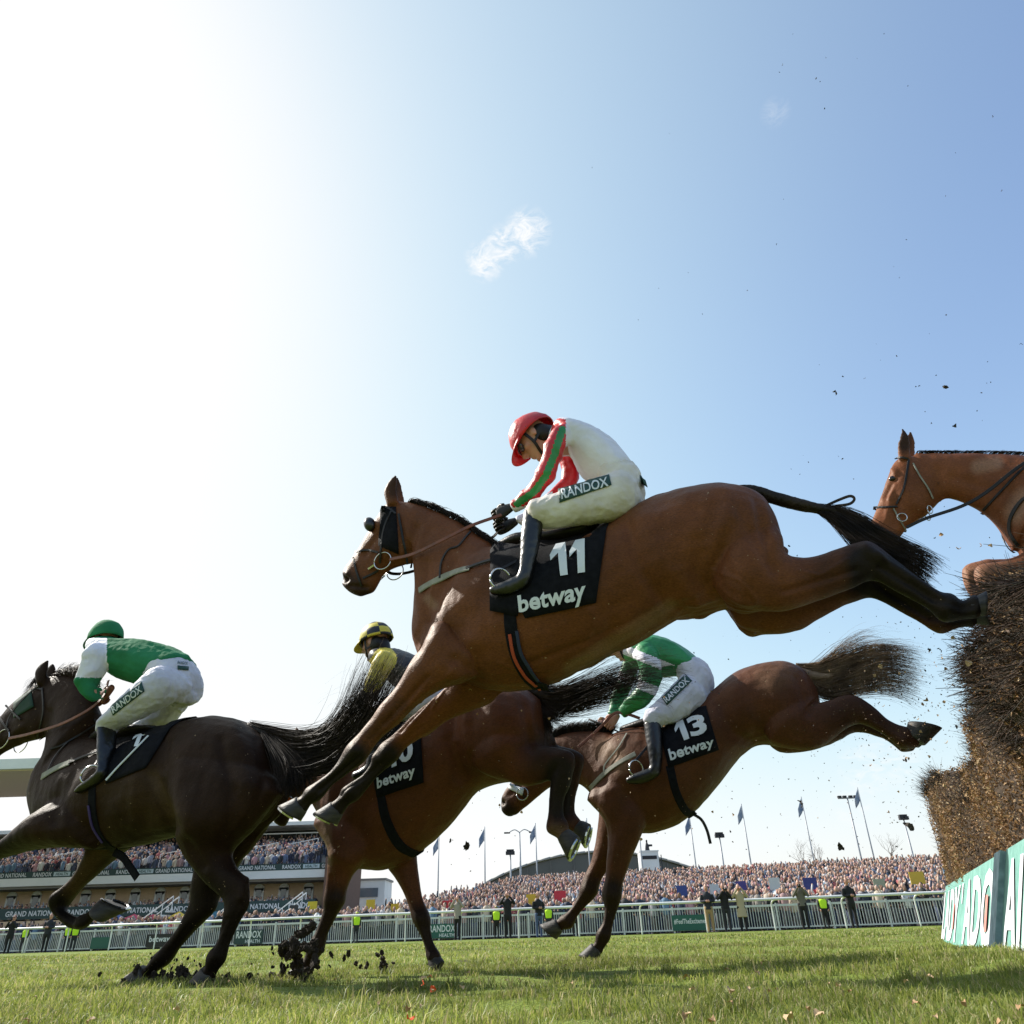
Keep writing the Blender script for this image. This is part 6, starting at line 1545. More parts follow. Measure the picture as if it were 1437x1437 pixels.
# bookmakers' boards and umbrellas on the lawn
def board(x, y, w, h, col, label, v=9.0, shape='box'):
    c = px_v(x, y, v); m = bpy.data.materials.get('bd%s' % str(col)) or mat('bd%s' % str(col), col, .6)
    e = empty('bookmaker_board', (c[0], c[1], 0)); tag(e, label, 'board', 'bookmakers boards above the crowd')
    Geo().tube([c*A3(1, 1, 0), c], .03, 6).obj('pole', pole_m, e)
    if shape == 'box': Geo().box(c, (w, .08, h), ROT_UV).obj('board', m, e, smooth=False)
    else:
        g = Geo(); n = 12; V = [c+A3(0, 0, h)]; F = []
        for i in range(n): a = 2*math.pi*i/n; V.append(c+A3(math.cos(a)*w/2, math.sin(a)*w/2, 0))
        for i in range(n): F.append((0, 1+i, 1+(i+1) % n))
        o = g.add(V, F).obj('canopy', m, e, smooth=False); o.modifiers.new('t', 'SOLIDIFY').thickness = .03
for args in [(520, 1269, .9, .8, (.6, .42, .03), 'small yellow bookmaker board left of the other yellow one'), (554, 1274, .8, .7, (.62, .4, .02), 'small yellow bookmaker board between the landing horse legs'), (628, 1272, 1.0, 1.0, (.5, .03, .04), 'red bookmaker board above the light-jacketed man'), (655, 1270, 1.3, .5, (.012, .012, .015), 'black umbrella with a blue-lit front in the crowd', 9, 'u'),
             (786, 1258, 1.1, .9, (.55, .03, .05), 'red bookmaker board in front of the bank'), (746, 1266, 1.0, 1.3, (.62, .4, .03), 'yellow bookmaker board beside the man in jeans'), (957, 1250, .9, .8, (.04, .07, .25), 'blue bookmaker board left of the spectators by the rail'),
             (1003, 1250, .8, 1.0, (.5, .55, .58), 'white bookmaker board behind the man in tan trousers'), (1040, 1243, .9, .7, (.06, .05, .22), 'dark blue bookmaker board behind the woman in a beige coat'), (1087, 1240, .9, .9, (.55, .58, .58), 'white bookmaker board left of the photographer'), (1137, 1240, 1.1, .9, (.03, .04, .18), 'navy bookmaker board above the photographer'),
             (1145, 1254, .9, .6, (.5, .05, .05), 'red bookmaker board right of the photographer'), (1287, 1232, 1.1, .9, (.62, .42, .05), 'amber bookmaker board near the fence'), (1332, 1225, .8, .8, (.08, .3, .5), 'light blue bookmaker board at the edge of the brush fence'), (1235, 1245, .9, 1.2, (.33, .36, .25), 'olive bookmaker board left of the amber one'),
             (187, 1291, 2.8, .6, (.5, .03, .08), 'red umbrella under the folded foreleg of the left horse', 12, 'u'), (214, 1290, 2.2, .5, (.45, .03, .06), 'smaller red umbrella right of the other red one', 12, 'u'), (250, 1289, 2.6, .7, (.65, .42, .02), 'yellow umbrella between the hind legs of the left horse', 12, 'u'), (165, 1290, 2.0, .5, (.08, .12, .3), 'blue umbrella left of the red ones', 12, 'u'),
             (438, 1274, 1.0, 1.1, (.62, .5, .03), 'yellow bookmaker board behind the leg of horse 10'), (412, 1279, .9, 1.1, (.03, .035, .035), 'black bookmaker board left of the yellow one'), (300, 1284, 1.2, .6, (.05, .2, .3), 'blue-green bookmaker board behind the left horse hock')]:
    a_ = list(args); a_[2] *= .6; a_[3] *= .62; board(*a_)

# ================================================================== people by the rail
def stander(px, py_feet, label, top, trou, hair=(.05, .03, .02), pose='down', long_coat=False, vest=None, yaw=0, hat=None, sc=1.0, v=None):
    if v is None: P_ = on_ground(px, py_feet, 0)
    d = raydir(px, py_feet)
    # stand them on the course side of / between the rails at distance v
    t_ = ((B0+EV*v-CP)@EV)/(d@EV); P_ = (CP+d*t_); P_[2] = 0
    c, s = math.cos(R(yaw)), math.sin(R(yaw)); Rm = np.array([[c, -s, 0], [s, c, 0], [0, 0, 1]])
    def T(x, y, z): return P_+Rm@(A3(x, y, z)*sc)
    def sec(x, y, z, a, b_): return (T(x, y, z), Rm@A3(a, 0, 0)*sc, Rm@A3(0, b_, 0)*sc)
    legs = [[sec(q*.10, 0, .06, .05, .055), sec(q*.10, .01, .30, .055, .06), sec(q*.10, -.01, .50, .062, .07), sec(q*.095, 0, .75, .085, .09), sec(q*.08, 0, .92, .10, .11)] for q in (-1, 1)]
    hips_ = [sec(0, 0, .82, .16, .12), sec(0, 0, .95, .165, .125), sec(0, 0, 1.05, .15, .11)]
    tors = [sec(0, 0, .84 if not long_coat else .55, .175 if not long_coat else .22, .13 if not long_coat else .17), sec(0, 0, 1.0, .165, .125), sec(0, -.005, 1.2, .175, .125), sec(0, 0, 1.36, .20, .12), sec(0, 0, 1.45, .13, .09), sec(0, 0, 1.5, .07, .07)]
    if pose == 'down': ap = [[(q*.20, 0, 1.40), (q*.25, .02, 1.14), (q*.22, -.10, .92)] for q in (-1, 1)]
    elif pose == 'photo': ap = [[(q*.20, 0, 1.40), (q*.29, -.08, 1.20), (q*.07, -.27, 1.50)] for q in (-1, 1)]
    elif pose == 'eyes': ap = [[(q*.20, 0, 1.40), (q*.32, -.06, 1.30), (q*.09, -.14, 1.60)] for q in (-1, 1)]
    else: ap = [[(q*.20, 0, 1.40), (q*.26, -.02, 1.16), (q*.06, -.20, 1.15)] for q in (-1, 1)]
    body = Geo(); jk = Geo(); tr_ = Geo()
    for l in legs: tr_.loft(l, seg=10, sub=2); body.loft([(a, b_*.8, c_*.8) for a, b_, c_ in l], seg=8, sub=2)
    tr_.loft(hips_, seg=12, sub=2); jk.loft(tors, seg=14, sub=3, caps=(.1, .5)); body.loft([(a, b_*.82, c_*.82) for a, b_, c_ in tors[1:]], seg=10, sub=2, caps=(.1, .3))
    for a in ap:
        pts = np.array([T(*q) for q in a]); pts = cat(pts, 4)
        jk.tube(pts, np.linspace(.062, .045, len(pts))*sc, 10); body.tube(pts, np.linspace(.05, .034, len(pts))*sc, 8); body.ell(pts[-1]+(pts[-1]-pts[-2])*.4, (A3(.04, 0, 0), A3(0, .04, 0), A3(0, 0, .055)), 8, 6)
    body.loft([sec(0, 0, 1.45, .06, .06), sec(0, -.01, 1.54, .055, .058), sec(0, -.015, 1.58, .068, .075), sec(0, -.01, 1.64, .08, .095), sec(0, -.005, 1.71, .078, .092), sec(0, 0, 1.76, .05, .06)], seg=12, sub=2)
    body.ell(T(0, -.105, 1.635), (A3(.014, 0, 0), A3(0, .022, 0), A3(0, 0, .022)), 8, 6)
    for q in (-1, 1): body.ell(T(q*.082, 0, 1.635), (A3(.012, 0, 0), A3(0, .02, 0), A3(0, 0, .03)), 8, 6)
    mb = remesh(body, .016, 2); mb.materials.append(MT['skin']); mb.name = 'person'; o = link(mb, 'person'); tag(o, label, 'person')
    def cl(g, nm_, col, vx=.02):
        m_ = remesh(g, vx, 2); m_.materials.append(bpy.data.materials.get('c%s' % str(col)) or mat('c%s' % str(col), col, .85)); m_.polygons.foreach_set('use_smooth', [True]*len(m_.polygons)); m_.name = nm_; return link(m_, nm_, o)
    cl(jk, 'coat' if long_coat else 'jacket', top); cl(tr_, 'trousers', trou)
    if vest is not None and True:
        g = Geo().loft([(a, b_*1.08+nrm(b_)*.012, c_*1.08+nrm(c_)*.012) for a, b_, c_ in tors[1:5]], seg=14, sub=3, caps=(.05, .05)); cl(g, 'hi_vis_vest', vest)
    for q in (-1, 1):
        g = Geo().loft([sec(q*.10, .06, .04, .045, .03), sec(q*.10, .0, .045, .05, .045), sec(q*.10, -.10, .035, .05, .035), sec(q*.10, -.17, .025, .035, .02)], seg=10, sub=2)
        g.obj('shoe', MT['leather'], o)
    g = Geo().ell(T(0, .018, 1.685), (A3(.088, 0, 0)*sc, A3(0, .098, 0)*sc, A3(0, 0, .09)*sc), 12, 8); 
    if hat is None: g.ell(T(0, .045, 1.62), (A3(.08, 0, 0)*sc, A3(0, .055, 0)*sc, A3(0, 0, .09)*sc), 12, 8)
    else: g.box(T(0, -.11, 1.685), (.15, .12, .02), Rm)
    cl(g, 'hair' if hat is None else 'cap', hair if hat is None else hat, .014)
    if pose == 'photo':
        c0 = T(0, -.30, 1.56); e = empty('camera', tuple(c0)); tag(e, 'camera held up by the ' + label, 'camera')
        Geo().box(c0, (.14, .08, .11), Rm).obj('camera_body', MT['leather'], e, smooth=False)
        Geo().tube([T(0, -.33, 1.56), T(0, -.56, 1.56)], .045, 12).obj('lens', MT['boot'], e)
    return o
HV = (.55, .85, .03); NV = (.02, .022, .03); BK = (.01, .01, .012)
stander(10, 1330, 'photographer in black at the far left of the rail', BK, BK, pose='photo', v=-.6, hat=BK)
stander(62, 1330, 'man in a dark coat by the rail under the left horse', NV, BK, pose='fold', v=-.6)
stander(91, 1330, 'steward in a hi-vis vest, left of a close pair by the rail', NV, NV, vest=HV, v=3.0, hat=HV, sc=.8)
stander(101, 1330, 'steward in a hi-vis vest, right of a close pair by the rail', NV, NV, vest=HV, v=3.0, yaw=30, sc=.8)
stander(31, 1330, 'lone steward in hi-vis between photographer and dark-coated man', NV, NV, vest=HV, v=3.6, sc=.8)
stander(499, 1318, 'steward in hi-vis behind the rail between legs of horse 10', NV, NV, vest=HV, v=3.0, hat=HV, yaw=20, sc=.8)
stander(642, 1320, 'man in a pale jacket and black trousers beside the RANDOX banner', (.32, .28, .24), BK, pose='eyes', v=-.7, yaw=-20)
stander(697, 1316, 'steward in hi-vis with a green cap behind the rail', BK, BK, vest=HV, v=3.0, hat=(.05, .3, .06), sc=.8)
stander(713, 1318, 'bulky man all in black filming at the rail', BK, BK, pose='eyes', v=-.5, sc=1.04)
stander(757, 1316, 'man in black jacket and blue jeans beside a yellow board', BK, (.06, .09, .17), pose='fold', v=-.5, yaw=25)
stander(808, 1314, 'steward in hi-vis half hidden by the raised forehoof of horse 13', BK, BK, vest=HV, v=3.0, sc=.8)
stander(771, 1314, 'steward in hi-vis next to the man in blue jeans', NV, NV, vest=HV, v=3.2, sc=.8)
stander(999, 1310, 'man in a navy jacket and tan trousers at the rail', NV, (.33, .22, .11), pose='fold', v=-.5, yaw=-10)
stander(1023, 1308, 'man in dark clothes between tan trousers and beige coat', BK, NV, pose='photo', v=-.5)
stander(1045, 1306, 'woman with blonde hair in a long beige coat', (.42, .34, .22), BK, hair=(.45, .33, .16), pose='eyes', long_coat=True, v=-.5, sc=.97)
stander(1132, 1303, 'photographer in a khaki waistcoat by the rail', (.13, .12, .10), BK, pose='photo', v=-.6, yaw=-15)
stander(1161, 1300, 'steward in hi-vis behind the fence right of the khaki photographer', BK, BK, vest=HV, v=3.4, sc=.8)
stander(1201, 1301, 'man in black standing astride nearest the brush fence', BK, BK, pose='fold', v=-.6, yaw=15)

# ================================================================== brush fence
FD = nrm(A3(.385, .923, 0)); FN = A3(-FD[1], FD[0], 0)   # along the fence (away), and towards the landing side
F_far = A3(4.70, 9.35, 0)
def fpt(t_, off=0, z=0): return F_far - FD*t_ + FN*off + A3(0, 0, z)
FLEN = 8.2
bf = empty('brush_fence', tuple(fpt(3, -.4))); tag(bf, 'steeplechase fence of clipped brown brush with green boards along its foot', 'fence')
core_m = mat('brush_core', (.03, .019, .011), .95, (.06, .037, .02), 25, .8, 60)
def ftop(t_):
    base = 1.50 + .04*min(max((t_-4.6)/1.0, 0), 1) - .27*min(max((t_-6.3)/1.1, 0), 1.7) + .05*math.sin(t_*2.1)+.03*math.sin(t_*5.3)
    dip = .42*math.exp(-((t_-2.0)/1.2)**2)
    return base - dip + .10*math.exp(-((t_-.3)/.35)**2)
def fface(t_, z):     # landing face offset, leaning back with height, and bulging
    return .05*math.sin(t_*3.1+z*2)+.04*math.sin(t_*7+z*5)-.06*(z/1.5)-.20*min(max((t_-2.3)/1.2, 0), 1) + .13*min(max((t_-4.5)/.5, 0), 1)*min(max((z-1.0)/.18, 0), 1)*min(max((7.6-t_)/1.0, .3), 1)
V = []; F = []; NT, NZ = 90, 22
prof = []
for i in range(NT+1):
    t_ = FLEN*i/NT; h = ftop(t_); row = []
    for k in range(NZ+1): z = h*k/NZ; row.append(fpt(t_, fface(t_, z)+.03*noise.noise(Vector((t_*6, z*6, 0))), z))
    for k in range(6): a = (k+1)/6; row.append(fpt(t_, fface(t_, h)-1.15*a, h+.06*math.sin(math.pi*a)+.04*noise.noise(Vector((t_*5, a*5, 3)))))
    row.append(fpt(t_, -1.3, 0)); prof.append(row)
m_ = len(prof[0]); V = [p for r_ in prof for p in r_]
for i in range(NT):
    for k in range(m_-1): a = i*m_+k; F.append((a, a+1, a+m_+1, a+m_))
F.append(tuple(range(m_))); F.append(tuple(range(NT*m_, NT*m_+m_))[::-1])
Geo().add(V, F).obj('brush', core_m, bf)
# foliage: dead birch and spruce twigs with curled brown leaves
lfm = bpy.data.materials.new('brush_leaf'); lfm.use_nodes = True; t = lfm.node_tree; b = t.nodes['Principled BSDF']; a_ = t.nodes.new('ShaderNodeAttribute'); a_.attribute_name = 'cc'; t.links.new(a_.outputs['Color'], b.inputs['Base Color']); b.inputs['Roughness'].default_value = .7
tr = t.nodes.new('ShaderNodeBsdfTranslucent'); t.links.new(a_.outputs['Color'], tr.inputs[0]); ms = t.nodes.new('ShaderNodeMixShader'); ms.inputs[0].default_value = .25; t.links.new(b.outputs[0], ms.inputs[1]); t.links.new(tr.outputs[0], ms.inputs[2]); t.links.new(ms.outputs[0], t.nodes['Material Output'].inputs[0])
rf = np.random.RandomState(9)
def scatter(n, kind):
    pos = []; nor = []
    for _ in range(n):
        t_ = FLEN*rf.rand()**.9
        h = ftop(t_); r_ = rf.rand()
        if rf.rand() < .07: z = h*rf.rand(); pos.append(fpt(t_, -1.3+.0+rf.uniform(-.06, .02)+.1*z, z)); nor.append(-FN)
        elif r_ < .74: z = h*(.2+.8*rf.rand()); pos.append(fpt(t_, fface(t_, z)+rf.uniform(-.02, .05), z)); nor.append(FN+A3(0, 0, .2))
        elif r_ < .90: a = rf.rand(); pos.append(fpt(t_, fface(t_, h)-1.15*a, h+rf.uniform(-.02, .06))); nor.append(A3(0, 0, 1)+FN*.3)
        elif r_ < .93: z = h*rf.rand(); pos.append(fpt(rf.uniform(-.05, .02), -1.2*rf.rand(), z)); nor.append(FD)
        else: pos.append(fpt(t_, fface(t_, h)+rf.uniform(-.08, .06), h+rf.uniform(-.05, .08))); nor.append(A3(0, 0, .7)+FN*.7)
    return np.array(pos), np.array(nor)
pos, nor = scatter(60000, 0)
tt = (F_far-pos)@FD; keep = ~((tt > 4.7) & (pos[:, 2] > 1.05-.1*(tt-4.7)) & (rf.rand(len(pos)) < .6)); pos, nor = pos[keep], nor[keep]; n = len(pos)
d1 = rf.randn(n, 3)+nor*.5; d1 /= np.linalg.norm(d1, axis=1)[:, None]; d2 = np.cross(d1, rf.randn(n, 3)); d2 /= np.linalg.norm(d2, axis=1)[:, None]
s1 = (.006+.010*rf.rand(n))[:, None]; s2 = s1*(.35+.35*rf.rand(n)[:, None]); up_ = np.cross(d1, d2)*s2*.5
V = np.stack([pos-d1*s1, pos+d2*s2+up_, pos+d1*s1, pos-d2*s2+up_], 1).reshape(-1, 3)
base = np.arange(n)[:, None]*4; loops = (base+np.arange(4)).ravel(); C = np.ones((n, 4, 4))
pal = np.array([(.30, .17, .07), (.22, .12, .05), (.42, .27, .13), (.14, .075, .035), (.50, .38, .22), (.18, .10, .05)]); cc_ = pal[rf.choice(6, n, p=[.28, .22, .17, .13, .08, .12])]*(.8+.4*rf.rand(n)[:, None]); C[:, :, :3] = cc_[:, None]
tag(link(fast_mesh('brush_leaves', V, loops, np.arange(n)*4, np.full(n, 4), [lfm], colors=C.reshape(-1, 4)), 'brush_leaves', bf), kind='stuff')
# the same leaves on the take-off side and over the flat top
pos = []; nor = []
for _ in range(26000):
    t_ = FLEN*rf.rand(); h = ftop(t_)
    if rf.rand() < .6: z = h*rf.rand()**.8; pos.append(fpt(t_, -1.3+(fface(t_, h)+.15)*(z/h)+rf.uniform(-.06, .0), z)); nor.append(-FN)
    else: a = rf.rand(); pos.append(fpt(t_, fface(t_, h)-1.15*a, h+.06*math.sin(math.pi*a)+rf.uniform(0, .06))); nor.append(A3(0, 0, 1))
pos = np.array(pos); nor = np.array(nor); n = len(pos)
d1 = rf.randn(n, 3)+nor*.4; d1 /= np.linalg.norm(d1, axis=1)[:, None]; d2 = np.cross(d1, rf.randn(n, 3)); d2 /= np.linalg.norm(d2, axis=1)[:, None]
s1 = (.010+.014*rf.rand(n))[:, None]; s2 = s1*.5
V = np.stack([pos-d1*s1, pos+d2*s2, pos+d1*s1, pos-d2*s2], 1).reshape(-1, 3); base = np.arange(n)[:, None]*4; C = np.ones((n, 4, 4)); C[:, :, :3] = (pal[rf.choice(6, n)]*(.5+.4*rf.rand(n)[:, None]))[:, None]
tag(link(fast_mesh('brush_leaves', V, (base+np.arange(4)).ravel(), np.arange(n)*4, np.full(n, 4), [lfm], colors=C.reshape(-1, 4)), 'brush_leaves', bf), kind='stuff')
# twigs
def twigs(spots, name, cols_, r0=.0022):
    V = []; loops = []; C = []; o = 0
    for (p, d, L) in spots:
        d = nrm(d); x = nrm(np.cross(d, A3(rf.randn(), rf.randn(), rf.randn()))); y = np.cross(d, x); bend = A3(*rf.randn(3))*L*.12
        c = np.array(cols_[rf.randint(len(cols_))])*rf.uniform(.7, 1.2)
        for j in range(4):
            a = j/3; q = p+d*L*a+bend*a*a; r_ = r0*(1-.7*a)
            for k in range(3): V.append(q+(x*math.cos(2.094*k)+y*math.sin(2.094*k))*r_); C.append((*c, 1))
        for j in range(3):
            for k in range(3):
                k2 = (k+1) % 3; loops += [o+j*3+k, o+j*3+k2, o+j*3+3+k2, o+j*3+3+k]
        o += 12
    nf = len(loops)//4
    me = fast_mesh(name, np.array(V), loops, np.arange(nf)*4, np.full(nf, 4), [lfm], colors=np.array(C)); o_ = link(me, name, bf); tag(o_, kind='stuff'); return o_
pos, nor = scatter(9000, 1)
twigs([(p-nm_*.05, nm_*.35+A3(0, 0, .7)+A3(*rf.randn(3))*.45, rf.uniform(.06, .18)) for p, nm_ in zip(pos, nor)], 'twigs', [(.10, .06, .035), (.17, .10, .055), (.06, .04, .025)])
# sprays of dark spruce kicked out of the top near the camera side
sp = []
for _ in range(9000):
    t_ = rf.uniform(4.6, 8.1); h = ftop(t_); z = h+rf.uniform(-.42, .0); p = fpt(t_, fface(t_, z)+rf.choice([rf.uniform(-.06, .02), rf.uniform(-.8, .0)]), z if rf.rand() < .6 else h)
    d = FN*rf.uniform(.2, 1.0)+A3(0, 0, rf.uniform(-.4, .35))+FD*rf.normal(0, .4); sp.append((p, d, rf.uniform(.08, .2)))
twigs(sp, 'spruce_sprays', [(.022, .015, .010), (.06, .036, .022), (.09, .05, .028), (.035, .03, .016), (.05, .028, .018)], .003)
sp = []
for _ in range(46):
    t_ = rf.uniform(4.7, 7.2); h = ftop(t_); z = h+rf.uniform(-.5, -.05); sp.append((fpt(t_, fface(t_, z)-.1, z), FN*rf.uniform(.5, 1.0)+A3(0, 0, rf.uniform(-.3, .25))+FD*rf.normal(0, .3), rf.uniform(.2, .34)))
twigs(sp, 'broken_branches', [(.06, .036, .02), (.03, .02, .014)], .006)
sp = []
for tt_ in (2.6, 3.3, 3.9, .1, .5):
    for _ in range(260):
        t_ = tt_+rf.normal(0, .10); h = ftop(t_); z = h+rf.uniform(-.15, .05); p = fpt(t_, fface(t_, z)-.02, z); sp.append((p, FN*rf.uniform(.2, .9)+A3(0, 0, rf.uniform(0, .9))+FD*rf.normal(0, .3), rf.uniform(.06, .18)))
twigs(sp, 'spruce_sprays', [(.03, .02, .014), (.05, .035, .02)], .0022)

# green foot boards with white lettering
bgm = mat('board_green', (.17, .37, .32), .7, (.11, .27, .23), 9, .3, 40); bbl = mat('board_blue', (.30, .44, .50), .7, (.17, .26, .30), 14, .3, 60)
pinkm = mat('board_pink', (.62, .22, .18), .6)
def fboard(t0, t1, hgt, label_parts, out0=.24, out1=.05):
    c = [fpt(t0, out0, -.03), fpt(t1, out0, -.03), fpt(t1, out1, hgt), fpt(t0, out1, hgt)]
    nn = nrm(np.cross(c[1]-c[0], c[3]-c[0])); nn = nn if nn@FN > 0 else -nn
    V = c+[q-nn*.05 for q in c]; o = Geo().add(V, [(0, 1, 2, 3), (4, 7, 6, 5), (0, 4, 5, 1), (1, 5, 6, 2), (2, 6, 7, 3), (3, 7, 4, 0)]).obj('foot_board', bgm, bf, smooth=False)
    X = nrm(c[1]-c[0]); Y = nrm(c[3]-c[0]); Hh = np.linalg.norm(c[3]-c[0]); L = np.linalg.norm(c[1]-c[0])
    for (txt, a, b_, m2, z0, z1) in label_parts:
        place_text(txt, c[0]+X*L*a+Y*Hh*z0+nn*.006, X, Y, L*(b_-a), Hh*(z1-z0), m2, o, 'lettering', tk=.03)
    return c, nn, X, Y, L, Hh, o
T1 = 4.95
c, nn, X, Y, L, Hh, ob = fboard(0, T1, .50, [('LADY', .02, .46, MT['white_print'], .06, .88), ("'", .50, .52, MT['white_print'], .6, .88), ('ADO', .56, .98, MT['white_print'], .06, .90)])
for a in (.30, .86): g = Geo().add([c[0]+X*L*(a+.035)+Y*Hh*.25+nn*.010, c[0]+X*L*(a+.06)+Y*Hh*.25+nn*.010, c[0]+X*L*(a+.06)+Y*Hh*.62+nn*.010, c[0]+X*L*(a+.035)+Y*Hh*.62+nn*.010], [(0, 1, 2, 3)]); g.obj('accent', pinkm, ob, smooth=False, recalc=False)
# end panel of the first board run and the start of the next
e0 = [fpt(T1, .27, -.03), fpt(T1+.28, .27, -.03), fpt(T1+.28, .08, .50), fpt(T1, .08, .50)]
V = e0+[q-nn*.10 for q in e0]; Geo().add(V, [(0, 1, 2, 3), (4, 7, 6, 5), (0, 4, 5, 1), (1, 5, 6, 2), (2, 6, 7, 3), (3, 7, 4, 0)]).obj('board_post', bbl, bf, smooth=False)
fboard(T1+.28, FLEN, .50, [('AINTREE', .03, .95, MT['white_print'], .06, .88)])

# ================================================================== flying leaves, clods and turf
leaf_ms = []
for i in range(10):
    q = random.Random(i); V = []; F = []; n = 7
    L = 1.0; w = q.uniform(.25, .5)
    for k in range(n+1):
        a = k/n; ww = w*math.sin(math.pi*min(a*.92+.04, 1))**.8*(.8+.4*q.random()); cu = .35*math.sin(a*3)*q.uniform(.5, 1.5)
        V += [(a-.5, -ww, cu), (a-.5, 0, cu-.12), (a-.5, ww, cu+.05*q.random())]
    for k in range(n): a = k*3; F += [(a, a+3, a+4, a+1), (a+1, a+4, a+5, a+2)]
    me = bpy.data.meshes.new('leaf'); me.from_pydata(V, [], F)
    me.materials.append([mat('dead_leaf', (.34, .2, .09), .7), mat('dark_leaf', (.03, .022, .016), .8), mat('leaf_tan', (.48, .33, .18), .7)][i % 3] if i < 3 else leaf_ms[i % 3].materials[0]); leaf_ms.append(me)
def leaf(px, py, zd, sz, k):
    o = link(leaf_ms[k], 'flying_leaf'); o.location = at_depth(px, py, zd); o.scale = (sz, sz, sz); o.rotation_euler = (rl.uniform(0, 6), rl.uniform(0, 6), rl.uniform(0, 6))
    m = o.modifiers.new('t', 'SOLIDIFY') if False else None
    tag(o, 'brown leaf or twig scrap kicked out of the fence, flying through the air', 'leaf', 'leaves and scraps in the air')
rl = random.Random(21)
for _ in range(95):      # thick cloud beside the fence
    x = rl.triangular(1190, 1400, 1330); y = rl.triangular(860, 1180, 990); leaf(x, y, rl.uniform(3.0, 5.5), rl.uniform(.006, .020), rl.randrange(10))
for _ in range(60):
    leaf(rl.uniform(960, 1300), rl.uniform(880, 1240), rl.uniform(3, 5.5), rl.uniform(.005, .014), rl.choice([1, 4, 7, 0]))
for _ in range(40):
    leaf(rl.uniform(1100, 1437), rl.uniform(480, 800), rl.uniform(3, 5), rl.uniform(.005, .013), rl.choice([1, 4, 7]))
for _ in range(28):
    leaf(rl.uniform(820, 1437), rl.uniform(20, 480), rl.uniform(3.5, 5.5), rl.uniform(.006, .012), rl.choice([1, 4, 7]))
for _ in range(34):
    leaf(rl.uniform(560, 1000), rl.uniform(960, 1200), rl.uniform(3.4, 4.2), rl.uniform(.006, .016), rl.choice([0, 2, 3, 6]))
for (x, y, z, s, k) in ((1171, 552, 3.4, .030, 1), (1327, 543, 3.4, .026, 4), (1340, 597, 3.4, .028, 7), (1390, 765, 3.2, .018, 2), (1320, 750, 3.2, .018, 0), (1345, 768, 3.2, .02, 3), (1375, 765, 3.2, .016, 6), (1303, 913, 3.2, .024, 1), (1318, 913, 3.2, .024, 4), (1360, 931, 3.0, .026, 2), (1236, 935, 3.3, .02, 2), (1298, 981, 3.2, .022, 0), (1122, 1128, 3.4, .035, 4), (1180, 1187, 3.3, .04, 7), (1275, 1160, 3.2, .05, 1)): leaf(x, y, z, s, k)
# a haze of fine chaff behind the jumping horses
V = []; F = []
for i in range(900):
    if i < 620: x, y = rl.gauss(1270, 75), rl.gauss(1000, 75)
    else: x, y = rl.uniform(600, 1330), rl.uniform(880, 1240)
    c_ = at_depth(x, y, rl.uniform(3.0, 5.2)); s_ = rl.uniform(.0012, .0042)
    a_ = nrm([rl.gauss(0, 1) for _ in range(3)]); b2_ = nrm(np.cross(a_, [rl.gauss(0, 1) for _ in range(3)])); c3_ = np.cross(a_, b2_)
    o_ = len(V); V += [c_+a_*s_*1.8, c_-a_*s_, c_+b2_*s_, c_-b2_*s_*.7+c3_*s_*.5]; F += [(o_, o_+1, o_+2), (o_, o_+2, o_+3), (o_, o_+3, o_+1), (o_+1, o_+3, o_+2)]
tag(Geo().add(V, F).obj('flying_chaff', mat('chaff', (.16, .10, .05), .8, (.03, .02, .014), 3), smooth=False), 'fine specks of chaff and soil drifting behind the jumping horses', 'chaff', kind='stuff')
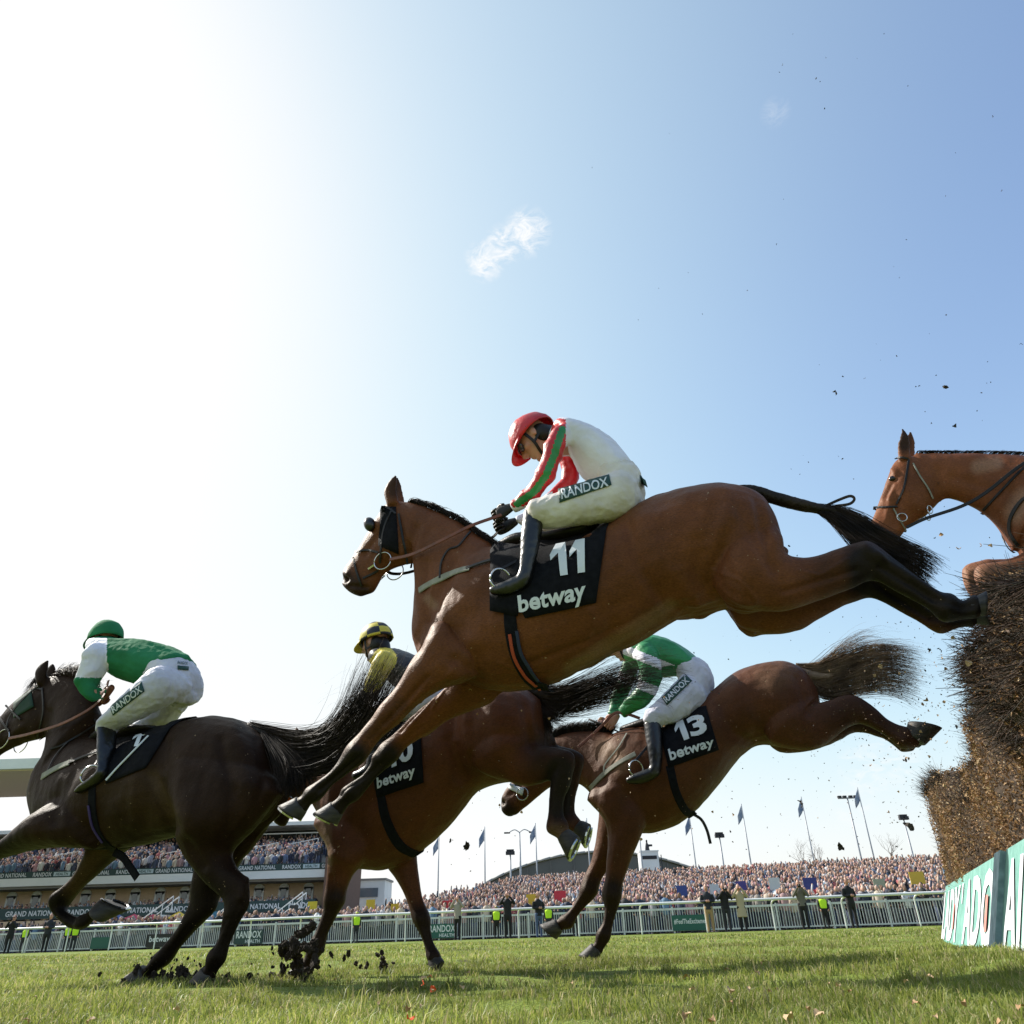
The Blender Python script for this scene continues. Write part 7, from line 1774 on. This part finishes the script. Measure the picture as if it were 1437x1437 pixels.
# clods thrown up by the hooves
soil = mat('soil', (.022, .014, .009), .95, (.045, .03, .018), 40, .6, 90)
clods = []
for i in range(7):
    q = random.Random(50+i); g = Geo().ell((0, 0, 0), (A3(1, 0, 0), A3(0, .8, 0), A3(0, 0, .7)), 18, 12); me = g.mesh('clod'); v = getv(me)
    for j in range(len(v)): v[j] *= 1+.6*noise.noise(Vector(v[j])*1.6+Vector((i*3, 0, 0)))+.5*noise.noise(Vector(v[j])*3.3+Vector((i, 0, 0)))+.3*noise.noise(Vector(v[j])*8+Vector((i, 0, 0)))
    setv(me, v); me.materials.append(soil); clods.append(me)
def clod(P_, sz, where):
    o = link(clods[rl.randrange(7)], 'turf_clod'); o.location = P_; o.scale = (sz*rl.uniform(.8, 1.5), sz, sz*rl.uniform(.7, 1.1)); o.rotation_euler = (rl.uniform(0, 6), rl.uniform(0, 6), rl.uniform(0, 6))
    tag(o, 'dark clod of soil thrown up %s' % where, 'clod', 'clods of soil %s' % where)
for _ in range(120):
    x, y = rl.gauss(245, 38), rl.triangular(1335, 1386, 1378); clod(at_depth(x, y, 3.95+rl.uniform(-.15, .15)), rl.uniform(.07, .15)**2*(1 if y > 1360 else .4), 'around the hind hooves of the left horse')
for _ in range(60):
    x, y = rl.gauss(420, 15), rl.uniform(1322, 1384); clod(at_depth(x, y, 4.05+rl.uniform(-.12, .12)), rl.uniform(.07, .175)**2, 'round the planted forefoot of horse 10')
for (x, y) in ((430, 1305), (422, 1312), (437, 1300), (415, 1326), (408, 1331)): clod(at_depth(x, y, 4.1), .028, 'round the planted forefoot of horse 10')
for _ in range(22):
    clod(at_depth(rl.uniform(300, 640), rl.uniform(1335, 1378), 4.4), rl.uniform(.006, .016), 'across the landing ground')
for (x, y, s) in ((538, 1356, .028), (530, 1340, .015), (537, 1345, .014), (655, 1187, .02), (632, 1180, .008)): clod(at_depth(x, y, 4.3), s, 'across the landing ground')
orm = mat('orange_rag', (.75, .10, .02), .6)
for i, (x, y, lb) in enumerate(((603, 1372, 'orange scrap of torn rubber at the forefoot of horse 10'), (592, 1379, 'orange scrap left of the hoof'), (607, 1388, 'larger orange scrap nearer the camera'), (577, 1425, 'orange scrap lying in the foreground grass'))):
    P_ = on_ground(x, y, .03); me = leaf_ms[i].copy(); me.materials.clear(); me.materials.append(orm); o = link(me, 'orange_scrap'); o.location = P_; o.scale = (.02, .02, .02); o.rotation_euler = (i, i*2, i*1.3); tag(o, lb, 'scrap')
# fallen leaves on the turf
for _ in range(60):
    P_ = on_ground(rl.uniform(0, 1437), rl.uniform(1345, 1436), .035)
    o = link(leaf_ms[rl.choice([0, 2, 3, 5, 6, 8])], 'fallen_leaf'); o.location = P_; s_ = rl.uniform(.010, .022); o.scale = (s_,)*3; o.rotation_euler = (rl.uniform(-.6, .6), rl.uniform(-.6, .6), rl.uniform(0, 6)); tag(o, 'small dead brown leaf lying in the foreground turf', 'leaf', 'fallen leaves on the turf')
